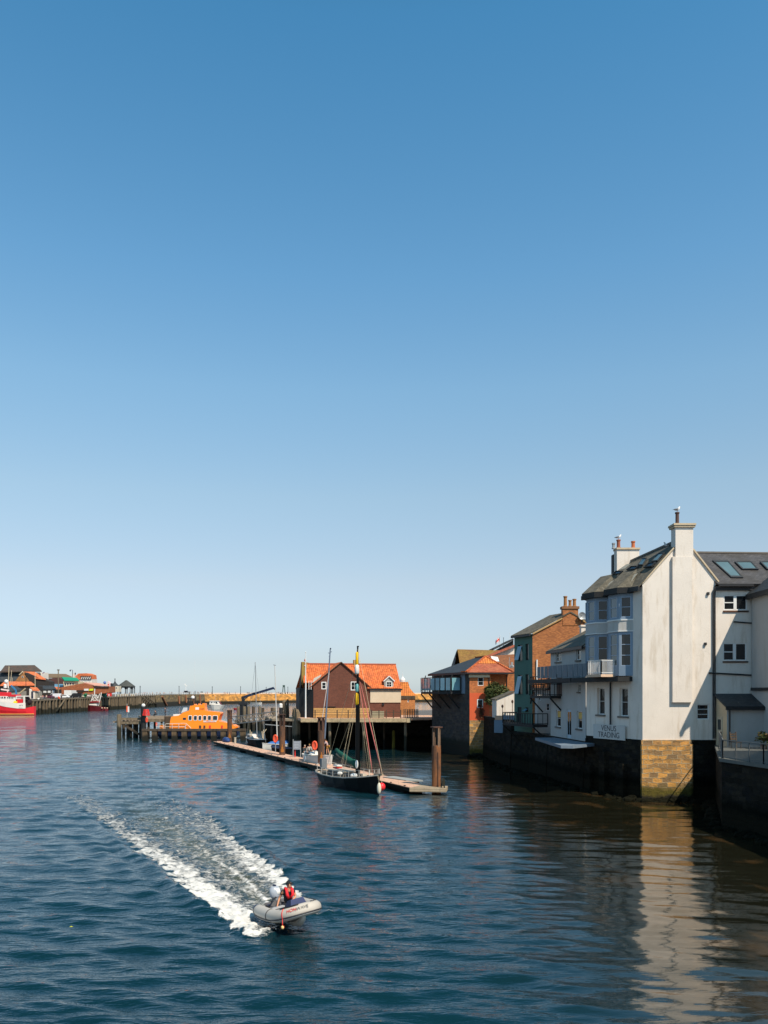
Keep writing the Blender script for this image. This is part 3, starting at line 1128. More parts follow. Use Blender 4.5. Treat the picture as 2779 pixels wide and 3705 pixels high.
# second chimney at the far end of the ridge
mb = MB()
cx2 = XW(2268, 71.0)
mb.bx(cx2 - 0.95, cx2 + 0.95, 70.6, 71.5, 17.2, 20.15)
c2 = mb.build('chimney', M['white_render'], wh)
mb = MB()
mb.bx(cx2 - 1.0, cx2 + 1.0, 70.5, 71.6, 20.15, 20.30)
mb.build('chimney_cap', M['tan'], c2)
pot(c2, (XW(2238, 71), 71, 20.3), 0.75, 0.17, M['terracotta'])
pot(c2, (XW(2291, 71), 71, 20.3), 0.62, 0.17, mat('terracotta_bright', (0.5, 0.14, 0.05), 0.8))
pot(c2, (XW(2222, 71), 71.2, 20.3), 0.5, 0.13, M['grey_metal'])
gull((XW(2238, 71), 71, 21.05), R(-8), 'seagull standing on the red pot of the far wide chimney')
gull((XW(2421, 62.8), 63.4, ZW(1981, 63.2)), R(200), 'seagull on the roof ridge behind the tall gable chimney')
# dark flue stack beside it
mb = MB()
mb.bx(XW(2214, 72), XW(2228, 72), 71.6, 72.2, 17.0, 19.9)
mb.build('chimney', M['black_timber'], wh)

# bays
bw0, bw1 = 9.3, 15.55
for bi, a in enumerate((1.1, 3.95)):
    q = [FA.pt(a, 0, 0), FA.pt(a + 0.75, 0, 0.72), FA.pt(a + 2.05, 0, 0.72), FA.pt(a + 2.75, 0, 0)]
    bay = None
    mb = MB()
    facs = [Fac((q[i].x, q[i].y), (q[i + 1].x, q[i + 1].y)) for i in range(3)]
    holes = []
    for fi, f in enumerate(facs):
        m = 0.14 if fi != 1 else 0.2
        hs_ = [(m, f.L - m, 13.75, 15.3), (m, f.L - m, 10.05 if not (bi == 1 and fi == 0) else 9.5, 12.5)]
        holes.append(hs_)
        f.wall(mb, 0, f.L, bw0, 10.0 if False else bw0 + 0.001 + 0.6, [(h[0], h[1], h[2], h[3]) for h in hs_ if h[2] < bw0 + 0.6], reveal=0.1)
        f.wall(mb, 0, f.L, bw0 + 0.601, 12.7, [(h[0], h[1], max(h[2], bw0 + 0.601), h[3]) for h in hs_ if h[3] < 13], reveal=0.1)
        f.wall(mb, 0, f.L, 13.55, bw1, [h for h in hs_ if h[2] > 13], reveal=0.1)
    bay = mb.build('bay_window', M['blue_timber'], wh)
    mb = MB()
    big = [FA.pt(a - 0.04, 0, 0), FA.pt(a + 0.73, 0, 0.78), FA.pt(a + 2.07, 0, 0.78), FA.pt(a + 2.79, 0, 0)]
    mb.prism([p + Vector((0, 0, 12.7)) for p in big], [p + Vector((0, 0, 13.5)) for p in big])
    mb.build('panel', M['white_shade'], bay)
    mb = MB()
    bg = [FA.pt(a - 0.08, 0, 0), FA.pt(a + 0.70, 0, 0.84), FA.pt(a + 2.1, 0, 0.84), FA.pt(a + 2.83, 0, 0)]
    mb.prism([p + Vector((0, 0, 13.5)) for p in bg], [p + Vector((0, 0, 13.6)) for p in bg])
    mb.prism([p + Vector((0, 0, 12.66)) for p in bg], [p + Vector((0, 0, 12.72)) for p in bg])
    mb.build('moulding', M['white_paint'], bay)
    for fi, f in enumerate(facs):
        for hi, hh in enumerate(holes[fi]):
            gm = M['glass_blue'] if fi == 1 else M['glass_dark']
            f.window(bay, hh, 1, 2 if hi == 0 else 3, mat('pale_blue_paint', (0.30, 0.37, 0.46), 0.5, var=0.06), gm, fw=0.06, inset=0.07, mw=0.05)
    # swept eaves over the bay
    mb = MB()
    o_ = [FA.pt(a - 0.25, 0, 0.1), FA.pt(a + 0.55, 0, 1.05), FA.pt(a + 2.2, 0, 1.05), FA.pt(a + 2.95, 0, 0.1)]
    top = [p + Vector((0, 0, 15.98)) for p in o_]
    bot = [p + Vector((0, 0, 15.55)) for p in o_]
    mb.prism(bot, top)
    mb.build('eaves', M['black_timber'], bay)
    up = [pplane(1389.5 + S * FA.pt(a + w, 0, 0).x / FA.pt(a + w, 0, 0).y, 2100, PA, nA) for w in (0.3, 1.0, 1.9, 2.5)]
    mb = MB()
    base = [p + Vector((0, 0, 15.985)) for p in o_]
    # bell-cast slates running up into the main slope
    ue = [FA.pt(a + w, 0, -1.0) for w in (0.2, 0.8, 1.9, 2.5)]
    upv = [Vector((p.x, p.y, (PA - Vector((p.x, p.y, 0))).dot(nA) / nA.z + 0.02)) for p in ue]
    for i in range(3):
        mb.poly([base[i], base[i + 1], upv[i + 1], upv[i]])
    mb.build('bay_roof', M['slate_moss'], bay)
# small diamond pennants hanging in the top bay windows
for a in (2253, 2165):
    pass

# windows of the ground floor, the gable and the right wing wall
for r in (g1, g2):
    FA.window(wh, r, 1, 2, M['white_paint'], M['glass_dark'], inset=0.26, sill=0.12)
GA.window(wh, h3, 1, 3, inset=0.14, sill=None)
# pipes on the gable
mb = MB()
for k, x in ((0, 2579), (1, 2585.5)):
    mb = MB()
    p = GA.px(x, 2300)[0]
    mb.tube([GA.pt(p, 4.6, 0.10), GA.pt(p, 15.6, 0.10)], 0.05, 8)
    mb.build('drainpipe', M['black_iron'], wh)
mb = MB()
mb.tube([GA.pt(GA.px(2563, 2435)[0], ZW(2435, 62), 0.12), GA.pt(GA.px(2716, 2441)[0], ZW(2443, 62), 0.12)], 0.06, 8)
mb.build('drainpipe', M['black_iron'], wh)
mb = MB()
for x, y in ((2561, 2148), (2551, 2330)):
    u, z = GA.px(x, y)
    mb = MB()
    mb.box(GA.pt(u, z, 0.08), (0.16, 0.16, 0.2))
    mb.build('vent', M['black_iron'], wh)
mb = MB()
u_ = FA.px(2213, 2550)[0]
mb.tube([FA.pt(u_, 5.5, 0.12), FA.pt(u_, 8.85, 0.12)], 0.07, 8)
mb.build('drainpipe', M['black_iron'], wh)
# stone base of the house
mb = MB()
us = GA.px(2509, 2700)[0]
GA.bar(mb, -0.12, us - 0.35, -2, 4.18, -1.0, 0.22)
pts = [(us - 0.35, 0.22), (us - 0.2, 0.20), (us - 0.07, 0.12), (us, -0.02), (us, -1.0), (us - 0.35, -1.0)]
mb.prism([GA.pt(u, -2, o) for u, o in pts], [GA.pt(u, 4.18, o) for u, o in pts])
GA.bar(mb, -0.10, us - 0.12, 4.18, 4.5, -1.0, 0.06)
mb.build('stone_base', M['stone_gold'], wh)
mb = MB()
FA.bar(mb, 0.16, FA.L, -2, 4.28, -1.2, 0.12)
FA.bar(mb, 0.10, FA.L, 4.28, 4.5, -1.2, 0.05)
for a, w, z in ((1.6, 0.9, 2.6), (3.9, 0.7, 3.4), (5.8, 0.8, 2.2)):
    FA.bar(mb, a, a + w, -2, z, 0.118, 0.55)
GA.bar(mb, us - 0.06, 8.4, -2, 4.5, -1.2, -0.12)
mb.build('foundation', M['stone_shaded'], wh)

# weedy boulders at the foot of the walls (nobody could count them)
rk = random.Random(21)
mb = MB()


def rocks(a, b, n, out, smin=0.15, smax=0.5, z=0.0):
    a, b = Vector((a[0], a[1], 0)), Vector((b[0], b[1], 0))
    d = (b - a).normalized()
    nn = Vector((d.y, -d.x, 0))
    if nn.dot(-a) < 0:
        nn = -nn
    for _ in range(n):
        c = a.lerp(b, rk.random()) + nn * (out * rk.random() ** 1.6)
        s_ = rk.uniform(smin, smax)
        o = len(mb.v)
        mb.ball(c + Vector((0, 0, z + rk.uniform(-0.12, 0.10))), (s_, s_ * rk.uniform(0.6, 1.0), s_ * rk.uniform(0.35, 0.6)), 7, 5)
        for i in range(o, len(mb.v)):
            mb.v[i] = mb.v[i] + Vector((rk.uniform(-.06, .06), rk.uniform(-.06, .06), rk.uniform(-.05, .05)))


rocks((19.1, 61.7), (16.6, 68.3), 90, 0.9)
rocks((19.2, 61.8), (22.9, 61.7), 60, 0.55)
rocks((23.0, 61.9), (24.6, 61.9), 20, 0.8)
rocks((20.2, 49.9), (24.2, 61.0), 80, 0.6)
rocks((20.1, 49.6), (21.4, 40.5), 70, 0.6)
rocks((16.2, 68.8), (15.1, 78.0), 60, 0.8)
rocks((15.0, 78.2), (13.1, 87.6), 60, 0.9)
rocks((13.0, 88), (12.3, 104), 60, 0.8)
rocks((12.2, 104.6), (10.7, 104.7), 20, 0.7)
ro = mb.build('shore_rocks', mat('rock_wet', (0.010, 0.010, 0.006), 0.95, var=0.6, scale=0.6, spec=0.06))
tag(ro, 'dark weedy boulders heaped along the foot of the quay walls', 'rocks', kind='stuff')

# balcony slab, railing
bal = thing('balcony', 'black balcony slab with white railing across the front of the tall white house', 'balcony', FA.pt(3, 9.0, 0.7))
mb = MB()
FA.bar(mb, 1.15, FA.L + 0.2, 8.88, 9.22, 0.01, 1.35)
mb.bar(FA.pt(FA.L + 0.2, 9.05, 0.7), (14.2, 78.5, 9.05), 1.3, 0.34)
mb.build('slab', M['black_timber'], bal)
mb = MB()
FA.bar(mb, 2.4, 4.25, 9.223, 9.42, 0.02, 1.95)
mb.build('platform', mat('peach_board', (0.66, 0.46, 0.32), 0.8), bal)
mb = MB()
c0, c1, c2_, c3 = FA.pt(2.42, 0, 0.75), FA.pt(2.42, 0, 1.92), FA.pt(4.2, 0, 1.92), FA.pt(4.2, 0, 0.75)
V = lambda p, z: Vector((p.x, p.y, z))
rl = mb
for a, b, n in ((c0, c1, 11), (c1, c2_, 15), (c2_, c3, 8)):
    rl.bar(V(a, 10.5), V(b, 10.5), 0.05, 0.05)
    rl.bar(V(a, 9.55), V(b, 9.55), 0.04, 0.04)
    for i in range(n + 1):
        p = a.lerp(b, i / n)
        w = 0.05 if i in (0, n) else 0.025
        rl.bar(V(p, 9.42), V(p, 10.5), w, w)
rl.build('railing', M['white_paint'], bal)
# panelled screen on the slab further back
mb = MB()
s0, s1, s2 = FA.pt(4.5, 0, 1.25), FA.pt(FA.L + 0.2, 0, 1.25), Vector((13.9, 78.0, 0))
pts = [FA.pt(4.4, 0, 1.28), FA.pt(FA.L, 0, 1.28), Vector((14.6, 72.6, 0)), Vector((13.95, 76.0, 0))]
for a, b in zip(pts, pts[1:]):
    for k in range(4):
        p, q = a.lerp(b, k / 4 + 0.02), a.lerp(b, (k + 1) / 4 - 0.02)
        mb.prism([V(p, 9.3), V(q, 9.3), V(q, 9.3) + Vector((0.04, 0.02, 0)), V(p, 9.3) + Vector((0.04, 0.02, 0))],
                 [V(p, 10.35), V(q, 10.35), V(q, 10.35) + Vector((0.04, 0.02, 0)), V(p, 10.35) + Vector((0.04, 0.02, 0))])
mb.build('screen', mat('grey_blue_panel', (0.14, 0.17, 0.20), 0.7), bal)

# sign
FS = Fac((FA.P + FA.n * 0.22)[:2], (FA.Q + FA.n * 0.22)[:2])
sg = thing('shop_sign', 'cream board reading VENUS TRADING on the wall above the water', 'sign', FS.pt(4, 4.9))
us0, us1 = FS.px(2261, 2650)[0], FS.px(2147, 2640)[0]
mb = MB()
FS.bar(mb, us0, us1, 4.36, 5.50, -0.05, 0.0)
mb.build('board', mat('sign_board', (0.52, 0.52, 0.50), 0.7, var=0.1), sg)
um = (us0 + us1) / 2
M['letter_dark'] = mat('letter_dark', (0.035, 0.04, 0.05), 0.7)
text('VENUS', 0.62, M['letter_dark'], sg, FS.pt(um, 5.20, 0.006), -FS.d, sx=1.0)
text('TRADING', 0.62, M['letter_dark'], sg, FS.pt(um, 4.68, 0.006), -FS.d, sx=1.0)

# ---------------------------------------------------------------- right wing
wing = thing('white_house', 'white rendered wing with slate roof and skylights right of the gable', 'house', (26, 64, 0))
mb = MB()
w1 = GA.rect(2619, 2153, 2703, 2207)
w2 = GA.rect(2617, 2327, 2701, 2390)
u1 = 8.4
GA.wall(mb, uR + 0.003, u1, ZB, ZE, [w1, w2])
mb.build('wall', M['white_render'], wing)
mb = MB()
mb.bx(20.9, 36, 70.2, 70.4, ZB, ZE)
mb.build('rear_wall', M['white_render'], wing)
for r in (w1, w2):
    w_ = GA.window(wing, r, 2, 1, inset=0.10)
    q = MB()
    um_ = (r[0] + r[1]) / 2
    GA.bar(q, r[0] + 0.06, um_ - 0.05, (r[2] + r[3]) / 2 - 0.04, (r[2] + r[3]) / 2 + 0.03, -0.10, -0.03)
    GA.bar(q, um_ - 0.12, um_ + 0.10, r[2] + 0.06, r[3] - 0.06, -0.10, -0.025)
    q.build('mullion', M['white_paint'], w_)
    q = MB()
    GA.bar(q, r[0] - 0.05, r[1] + 0.1, r[2] - 0.16, r[2] - 0.05, 0.0, 0.09)
    q.build('sill', M['rust_dark'], w_)
mb = MB()
ra, rb, rc, rd = Vector((24.75, 61.62, 15.98)), Vector((36, 61.62, 15.98)), Vector((36, 66.5, 18.95)), Vector((22.6, 66.5, 19.1))
roof_plane(mb, ra, rb, rc, rd, 0.1)
roof_plane(mb, (22, 71.2, 15.9), (36, 71.2, 15.9), rc, rd, 0.1)
wr = mb.build('roof', M['slate'], wing)
nW = (rb - ra).cross(rd - ra).normalized()
PW = ra + nW * 0.1
for q, in ((((2646, 2092), (2689, 2092), (2633, 2030), (2577, 2030)),), (((2686, 2062), (2745, 2062), (2719, 2034), (2657, 2034)),), (((2775, 2062), (2834, 2062), (2808, 2034), (2748, 2034)),)):
    skylight(wr, q, PW, nW, M['blue_glass'])
mb = MB()
mb.bar(rd + Vector((0, 0, 0.14)), rc + Vector((0, 0, 0.14)), 0.3, 0.12)
mb.build('ridge', M['stone_sill'], wr)
mb = MB()
mb.bar((24.75, 61.55, 15.95), (27.3, 61.55, 15.95), 0.14, 0.14)
GA.bar(mb, uR, u1, 15.62, 15.85, 0.002, 0.2)
mb.tube([GA.pt(GA.px(2733, 2200)[0], 15.2, 0.12), GA.pt(GA.px(2733, 2200)[0], 12.2, 0.12), GA.pt(GA.px(2727, 2270)[0], 11.8, 0.12), GA.pt(GA.px(2727, 2300)[0], 7.5, 0.12)], 0.075, 8)
mb.tube([GA.pt(GA.px(2652, 2250)[0], ZW(2250, 62), 0.12), GA.pt(GA.px(2730, 2253)[0], ZW(2256, 62), 0.12)], 0.05, 8)
mb.build('drainpipe', M['black_iron'], wing)

# side house at the right edge (its west wall closes the view, its eaves cast the slanting shadow)
sh = thing('side_house', 'pale house side wall with dark eaves at the right edge of the view', 'house', (30, 59, 0))
mb = MB()
mb.bx(27.3, 36, 55.75, 61.85, 2.0, 15.2)
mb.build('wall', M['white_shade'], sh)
mb = MB()
roof_plane(mb, (26.95, 55.3, 15.15), (26.95, 61.9, 15.15), (31, 61.9, 18.3), (31, 55.3, 18.3), 0.16)
roof_plane(mb, (36.3, 55.3, 15.15), (36.3, 61.9, 15.15), (31, 61.9, 18.3), (31, 55.3, 18.3), 0.16)
mb.poly([(27.3, 55.9, 15.2), (36, 55.9, 15.2), (31, 55.9, 18.2)])
mb.build('roof', M['slate_dark'], sh)
mb = MB()
mb.bar((26.95, 55.3, 15.1), (26.95, 61.9, 15.1), 0.2, 0.34)
mb.bar((27.2, 56, ZW(2493, 59)), (27.2, 61.7, ZW(2493, 59)), 0.12, 0.22)
mb.build('gutter', M['black_iron'], sh)
sh = thing('shade_house', 'unseen house outside the right edge, added to shade the terrace', 'house', (28, 45, 0))  # out of view, added and sized to throw shade on the terrace
mb = MB()
mb.bx(24.6, 36, 30, 50.4, 2.0, 12.0)
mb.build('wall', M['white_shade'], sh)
mb = MB()
roof_plane(mb, (24.3, 30, 12.0), (24.3, 50.6, 12.0), (30, 50.6, 12.8), (30, 30, 12.8), 0.16)
roof_plane(mb, (36.3, 30, 12.0), (36.3, 50.6, 12.0), (30, 50.6, 12.8), (30, 30, 12.8), 0.16)
mb.build('roof', M['slate_dark'], sh)

# lean-to
lt = thing('lean_to', 'small white lean-to with slate roof and side door against the wing', 'outbuilding', (26, 61, 4.2))
FL = Fac((24.69, 60.0), (27.3, 60.0))
FD = Fac((24.69, 60.0), (24.69, 61.98))
mb = MB()
FL.wall(mb, 0, FL.L, 4.1, 7.0)
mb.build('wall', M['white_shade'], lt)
mb = MB()
FD.wall(mb, 0, FD.L, 4.1, 7.0)
mb.poly([FD.pt(0, 7.0), FD.pt(FD.L, 7.0), FD.pt(FD.L, 7.75)])
dw = mb.build('side_wall', M['beige_door'], lt)
mb = MB()
FD.bar(mb, 0.75, 1.65, 4.15, 6.25, 0.005, 0.05)
dr = mb.build('door', mat('cream_door', (0.60, 0.52, 0.38), 0.6), lt)
mb = MB()
FD.bar(mb, 0.95, 1.45, 5.3, 6.05, 0.052, 0.07)
mb.build('door_glass', M['glass_dark'], dr)
mb = MB()
FD.bar(mb, 0.80, 0.90, 5.0, 5.15, 0.052, 0.12)
mb.build('handle', M['black_iron'], dr)
mb = MB()
roof_plane(mb, (24.5, 59.75, 6.95), (27.35, 59.75, 6.95), (27.35, 61.98, 7.85), (24.5, 61.98, 7.85), 0.1)
mb.build('roof', M['slate_dark'], lt)
mb = MB()
mb.bar((24.5, 59.7, 6.88), (27.35, 59.7, 6.88), 0.12, 0.22)
mb.tube([(24.85, 59.9, 6.85), (24.85, 59.9, 4.2)], 0.06, 8)
mb.build('gutter', M['black_iron'], lt)

# terrace
tr = thing('terrace', 'dark stone terrace standing over the water at the lower right', 'terrace', (23, 52, 0))
tp = [(20.15, 49.7), (20.8, 45.7), (21.6, 40), (28.4, 40), (28.4, 61.9), (24.62, 61.9)]
mb = MB()
mb.ext(tp, -2, 3.9)
mb.build('wall', M['stone_shaded'], tr)
mb = MB()
mb.ext([(20.0, 49.7), (20.65, 45.7), (21.45, 40), (28.35, 40), (28.35, 61.85), (24.55, 61.85)], 3.903, 4.1)
mb.build('slab', mat('concrete', (0.13, 0.135, 0.125), 0.9), tr)
rt = thing('terrace_railing', 'grey metal railing along the edge of the dark terrace', 'railing', (20.4, 47.7, 4.1))
mb, pk = MB(), MB()
ps = [Vector((24.3, 60.4, 0)), Vector((20.18, 49.62, 0)), Vector((20.82, 45.7, 0)), Vector((21.6, 40.2, 0))]
for a, b, n, post in ((ps[0], ps[1], 40, 4), (ps[1], ps[2], 33, 3), (ps[2], ps[3], 40, 4)):
    mb.bar(V(a, 5.2), V(b, 5.2), 0.06, 0.05)
    mb.bar(V(a, 4.2), V(b, 4.2), 0.04, 0.04)
    for i in range(post + 1):
        p = a.lerp(b, i / post)
        mb.bar(V(p, 4.1), V(p, 5.2), 0.06, 0.06)
    for i in range(n):
        p = a.lerp(b, (i + 0.5) / n)
        pk.bar(V(p, 4.2), V(p, 5.2), 0.014, 0.014)
mb.build('frame', mat('shaded_metal', (0.13, 0.14, 0.14), 0.6), rt)  # grey metal darkened in colour to stand for shade
pk.build('balusters', mat('shaded_metal', (0.13, 0.14, 0.14), 0.6), rt)
cr_ = thing('wooden_chair', 'dark wooden chair standing against the lean-to wall', 'chair', (XW(2664, 58.5), 58.5, 4.1), local=True, rz=R(20))
mb = MB()
mb.box((0, 0, 0.45), (0.5, 0.5, 0.06))
mb.build('seat', M['timber_dark'], cr_)
for sx_, sy_ in ((-1, -1), (1, -1), (-1, 1), (1, 1)):
    mb = MB()
    mb.bar((sx_ * 0.22, sy_ * 0.22, 0), (sx_ * 0.22, sy_ * 0.22, 0.43), 0.05)
    mb.build('leg', M['timber_dark'], cr_)
mb = MB()
for sx_ in (-1, 1):
    mb.bar((sx_ * 0.23, 0.24, 0.43), (sx_ * 0.27, 0.34, 1.15), 0.06)
for z in (0.65, 0.82, 0.98):
    mb.bar((-0.24, 0.27 + (z - 0.6) * 0.13, z), (0.24, 0.27 + (z - 0.6) * 0.13, z), 0.03, 0.11)
mb.build('backrest', M['timber_dark'], cr_)


def foliage(name, parent, c, r, n, leaf, m, seed, label=None, lumps=7):
    rr = random.Random(seed)
    cs = [(Vector(c), 0.62)] + [(Vector(c) + Vector((rr.uniform(-.6, .6) * r[0], rr.uniform(-.6, .6) * r[1], rr.uniform(-.5, .6) * r[2])), rr.uniform(0.32, 0.52)) for _ in range(lumps)]
    mb = MB()
    for _ in range(n):
        cc, k = rr.choice(cs)
        d = Vector((rr.gauss(0, 1), rr.gauss(0, 1), rr.gauss(0, 1))).normalized() * rr.uniform(0.55, 1.08)
        p = cc + Vector((d.x * r[0] * k, d.y * r[1] * k, d.z * r[2] * k))
        a = Vector((rr.gauss(0, 1), rr.gauss(0, 1), rr.gauss(0, .6))).normalized()
        b = a.orthogonal().normalized()
        b.rotate(Matrix.Rotation(rr.random() * 6.28, 3, a))
        l = leaf * rr.uniform(0.6, 1.4)
        mb.poly([p - a * l, p + b * l * 0.5, p + a * l, p - b * l * 0.5], rr.choice((0, 0, 1)))
    return mb.build(name, m, parent, label)


M['leaf'] = mat('leaf', (0.05, 0.075, 0.018), 0.7, var=0.4)
M['leaf2'] = mat('leaf_light', (0.10, 0.115, 0.03), 0.7, var=0.4)
M['leaf_dry'] = mat('leaf_dry', (0.12, 0.08, 0.03), 0.8)
pl = thing('potted_plant', 'scrubby dark plant on the terrace by the lean-to corner', 'plant', (XW(2762, 57.5), 57.5, 4.1))
foliage('foliage', pl, (XW(2764, 57.5), 57.5, 4.85), (0.75, 0.6, 0.5), 500, 0.09, [M['leaf'], M['leaf_dry']], 3)
mb = MB()
mb.lathe([(0.18, 0), (0.25, 0.4), (0.27, 0.42)], (XW(2764, 57.5), 57.5, 4.1), 12)
mb.build('pot', M['terracotta_dark'], pl)

# ---------------------------------------------------------------- white cottage
FF = Fac((16.62, 68.6), (15.6, 78.0))
ct = thing('white_cottage', 'low white cottage with slate roof between the tall white house and the brick gable', 'house', (18, 73, 4))
mb = MB()
rs = [FF.rect(*r) for r in ((2091, 2474, 2100, 2503), (2011, 2362, 2031, 2393), (2085, 2351, 2102, 2387), (2012, 2569, 2029, 2630), (2087, 2573, 2106, 2638))]
dr1 = FF.rect(2051, 2567, 2067, 2672)
dr2 = FF.rect(2013, 2440, 2034, 2520)
dr1 = (dr1[0], dr1[1], 4.05, dr1[3])
FF.wall(mb, 0.02, FF.L, 4.0, 11.85, rs + [dr1, dr2], reveal=0.18)
mb.poly([(15.6, 78, 4.0), (15.6, 78, 11.85), (19.6, 79, 14.1), (22, 79.5, 12), (22, 79.5, 4)])
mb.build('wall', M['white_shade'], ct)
for i, r in enumerate(rs):
    w_ = FF.window(ct, r, 1 if i != 1 else 2, 2, inset=0.15, sill=0.08, gm=M['glass_dark'])
    if i >= 3:
        g = MB()
        FF.bar(g, r[0] + 0.12, r[1] - 0.12, (r[2] + r[3]) / 2 + 0.1, r[3] - 0.12, -0.13, -0.12)
        g.build('curtain', M['curtain_yellow'], w_)
mb = MB()
FF.bar(mb, dr1[0], dr1[1], dr1[2], dr1[3], -0.12, -0.05)
d_ = mb.build('door', mat('blue_white_door', (0.45, 0.55, 0.62), 0.6), ct)
mb = MB()
um_ = (dr1[0] + dr1[1]) / 2
FF.bar(mb, dr1[0] + 0.15, um_ - 0.06, dr1[2] + 0.3, dr1[3] - 0.2, -0.05, -0.035)
FF.bar(mb, um_ + 0.06, dr1[1] - 0.15, dr1[2] + 0.3, dr1[3] - 0.2, -0.05, -0.035)
mb.build('door_glass', M['glass_dark'], d_)
mb = MB()
FF.bar(mb, dr2[0], dr2[1], dr2[2], dr2[3], -0.12, -0.04)
mb.build('door', mat('brown_door', (0.11, 0.065, 0.05), 0.7), ct)
mb = MB()
roof_plane(mb, FF.pt(-0.1, 11.8, 0.3), FF.pt(FF.L + 0.25, 11.8, 0.3), (19.8, 79.1, 14.15), (20.8, 69.3, 14.15), 0.12)
cr1 = mb.build('roof', M['slate_moss'], ct)
mb = MB()
mb.bar(FF.pt(-0.1, 11.75, 0.34), FF.pt(FF.L + 0.25, 11.75, 0.34), 0.12, 0.24)
mb.build('gutter', M['black_iron'], ct)
mb = MB()
cxx = XW(2114, 79.5)
mb.bx(cxx - 0.35, cxx + 0.4, 79.2, 79.9, 12.5, ZW(2268, 79.5))
mb.bx(cxx - 0.42, cxx + 0.47, 79.1, 80.0, ZW(2268, 79.5), ZW(2262, 79.5))
c_ = mb.build('chimney', M['white_render'], ct)
# grey-blue landing stage in front
ls = thing('landing_slab', 'pale blue-grey landing slab jutting over the water below the cottage door', 'landing', (14.5, 70, 3.6))
mb = MB()
mb.ext([(13.75, 75.8), (13.72, 64.6), (14.6, 64.4), (17.0, 67.3), (16.6, 68.5), (15.6, 76)], 3.7, 3.93)
mb.build('slab', mat('blue_slab', (0.17, 0.22, 0.28), 0.6), ls)

# ---------------------------------------------------------------- green fronted brick house
B0, B1 = (14.97, 84.0), (13.68, 87.5)
FG, GG = Fac(B0, B1), Fac(B0, (22.6, 84.0))
bh = thing('brick_house', 'brown brick gable house with dark green front and a stack of three chimney pots', 'house', (17, 86, 4))
mb = MB()
gz = 4.0
rs = [FG.rect(*r) for r in ((1874, 2334, 1890, 2391), (1901, 2330, 1913, 2389), (1874, 2442, 1890, 2513), (1901, 2440, 1913, 2513), (1901, 2559, 1912, 2577))]
rd_ = FG.rect(1872, 2558, 1887, 2618)
FG.wall(mb, 0, FG.L, gz, 13.95, rs + [rd_], reveal=0.2)
mb.build('front_wall', M['green_render'], bh)
for i, r in enumerate(rs):
    w_ = FG.window(bh, r, 1, 1, mat('dark_frame', (0.03, 0.035, 0.035), 0.5), M['glass_dark'], inset=0.16, fw=0.06)
    if i in (0, 2, 4):
        # casement leaf standing open on its top hinge
        g = MB()
        a, b = FG.pt(r[0] + 0.05, r[3] - 0.15, 0.02), FG.pt(r[1] - 0.05, r[3] - 0.15, 0.02)
        c, d = FG.pt(r[1] - 0.05, r[2] + 0.1, 0.42), FG.pt(r[0] + 0.05, r[2] + 0.1, 0.42)
        g.prism([a, b, c, d], [p + FG.n * 0.04 for p in (a, b, c, d)])
        g.build('casement', mat('sky_pane', (0.10, 0.22, 0.30), 0.12, 'glass', spec=1.0), w_)
mb = MB()
FG.bar(mb, rd_[0], rd_[1], rd_[2], rd_[3], -0.18, -0.1)
mb.build('door', M['black_timber'], bh)
mb = MB()
gp = [GG.px(x, y) for x, y in ((1927, 2294), (2034, 2238), (2064, 2221), (2093, 2238), (2200, 2294))]
mb.poly([GG.pt(0, gz)] + [GG.pt(u if i else 0, z) for i, (u, z) in enumerate(gp)] + [GG.pt(gp[-1][0], gz)])
mb.build('gable_wall', M['brick_brown'], bh)
apx = GG.pt(*gp[2])
dF = FG.d * 8.5
mb = MB()
e0, e1 = GG.pt(gp[0][0] - 0.3, gp[0][1] - 0.05, 0.12), GG.pt(gp[0][0] - 0.3, gp[0][1] - 0.05, 0.12) + dF * 0.45
roof_plane(mb, e0, e1, apx + dF * 0.45 + Vector((0, 0, 0.1)), apx + Vector((0, -0.12, 0.1)), 0.12)
roof_plane(mb, GG.pt(gp[4][0] + 0.2, gp[4][1] - 0.05, 0.12), GG.pt(gp[4][0] + 0.2, gp[4][1] - 0.05, 0.1) + dF * 0.45, apx + dF * 0.45 + Vector((0, 0, 0.1)), apx + Vector((0, -0.12, 0.1)), 0.12)
mb.build('roof', M['slate_moss'], bh)
mb = MB()
mb.bar(e0 + Vector((0, 0, -0.05)), e1 + Vector((0, 0, -0.05)), 0.14, 0.2)
mb.build('gutter', M['black_iron'], bh)
mb = MB()
mb.bar(GG.pt(gp[0][0], gp[0][1] + 0.02, 0.08), GG.pt(gp[1][0], gp[1][1] + 0.02, 0.08), 0.14, 0.14)
mb.bar(GG.pt(gp[3][0], gp[3][1] + 0.02, 0.08), GG.pt(gp[4][0], gp[4][1] + 0.02, 0.08), 0.14, 0.14)
mb.build('verge', mat('buff_stone', (0.48, 0.30, 0.12), 0.8), bh)
cu0, cu1 = GG.px(2036, 2200)[0], GG.px(2092, 2200)[0]
mb = MB()
GG.bar(mb, cu0, cu1, 14.8, ZW(2203, 84), -0.7, 0.05)
c_ = mb.build('chimney', M['brick_brown'], bh)
mb = MB()
GG.bar(mb, cu0 - 0.1, cu1 + 0.1, ZW(2203, 84), ZW(2194, 84), -0.8, 0.15)
mb.build('chimney_cap', mat('buff_stone2', (0.24, 0.11, 0.05), 0.8), c_)
for x, w, zt in ((2048, 0.19, 2156), (2065, 0.17, 2170), (2081, 0.19, 2166)):
    z0 = ZW(2194, 84)
    pot(c_, GG.pt(GG.px(x, 2200)[0], z0, -0.3), ZW(zt, 84) - z0, w, mat('pot_buff', (0.34, 0.15, 0.05), 0.8))
mb = MB()
u_ = GG.px(1942, 2400)[0]
mb.tube([GG.pt(u_, ZW(2387, 84), 0.1), GG.pt(u_, ZW(2467, 84), 0.1)], 0.09, 8)
mb.build('downpipe', M['white_paint'], bh)
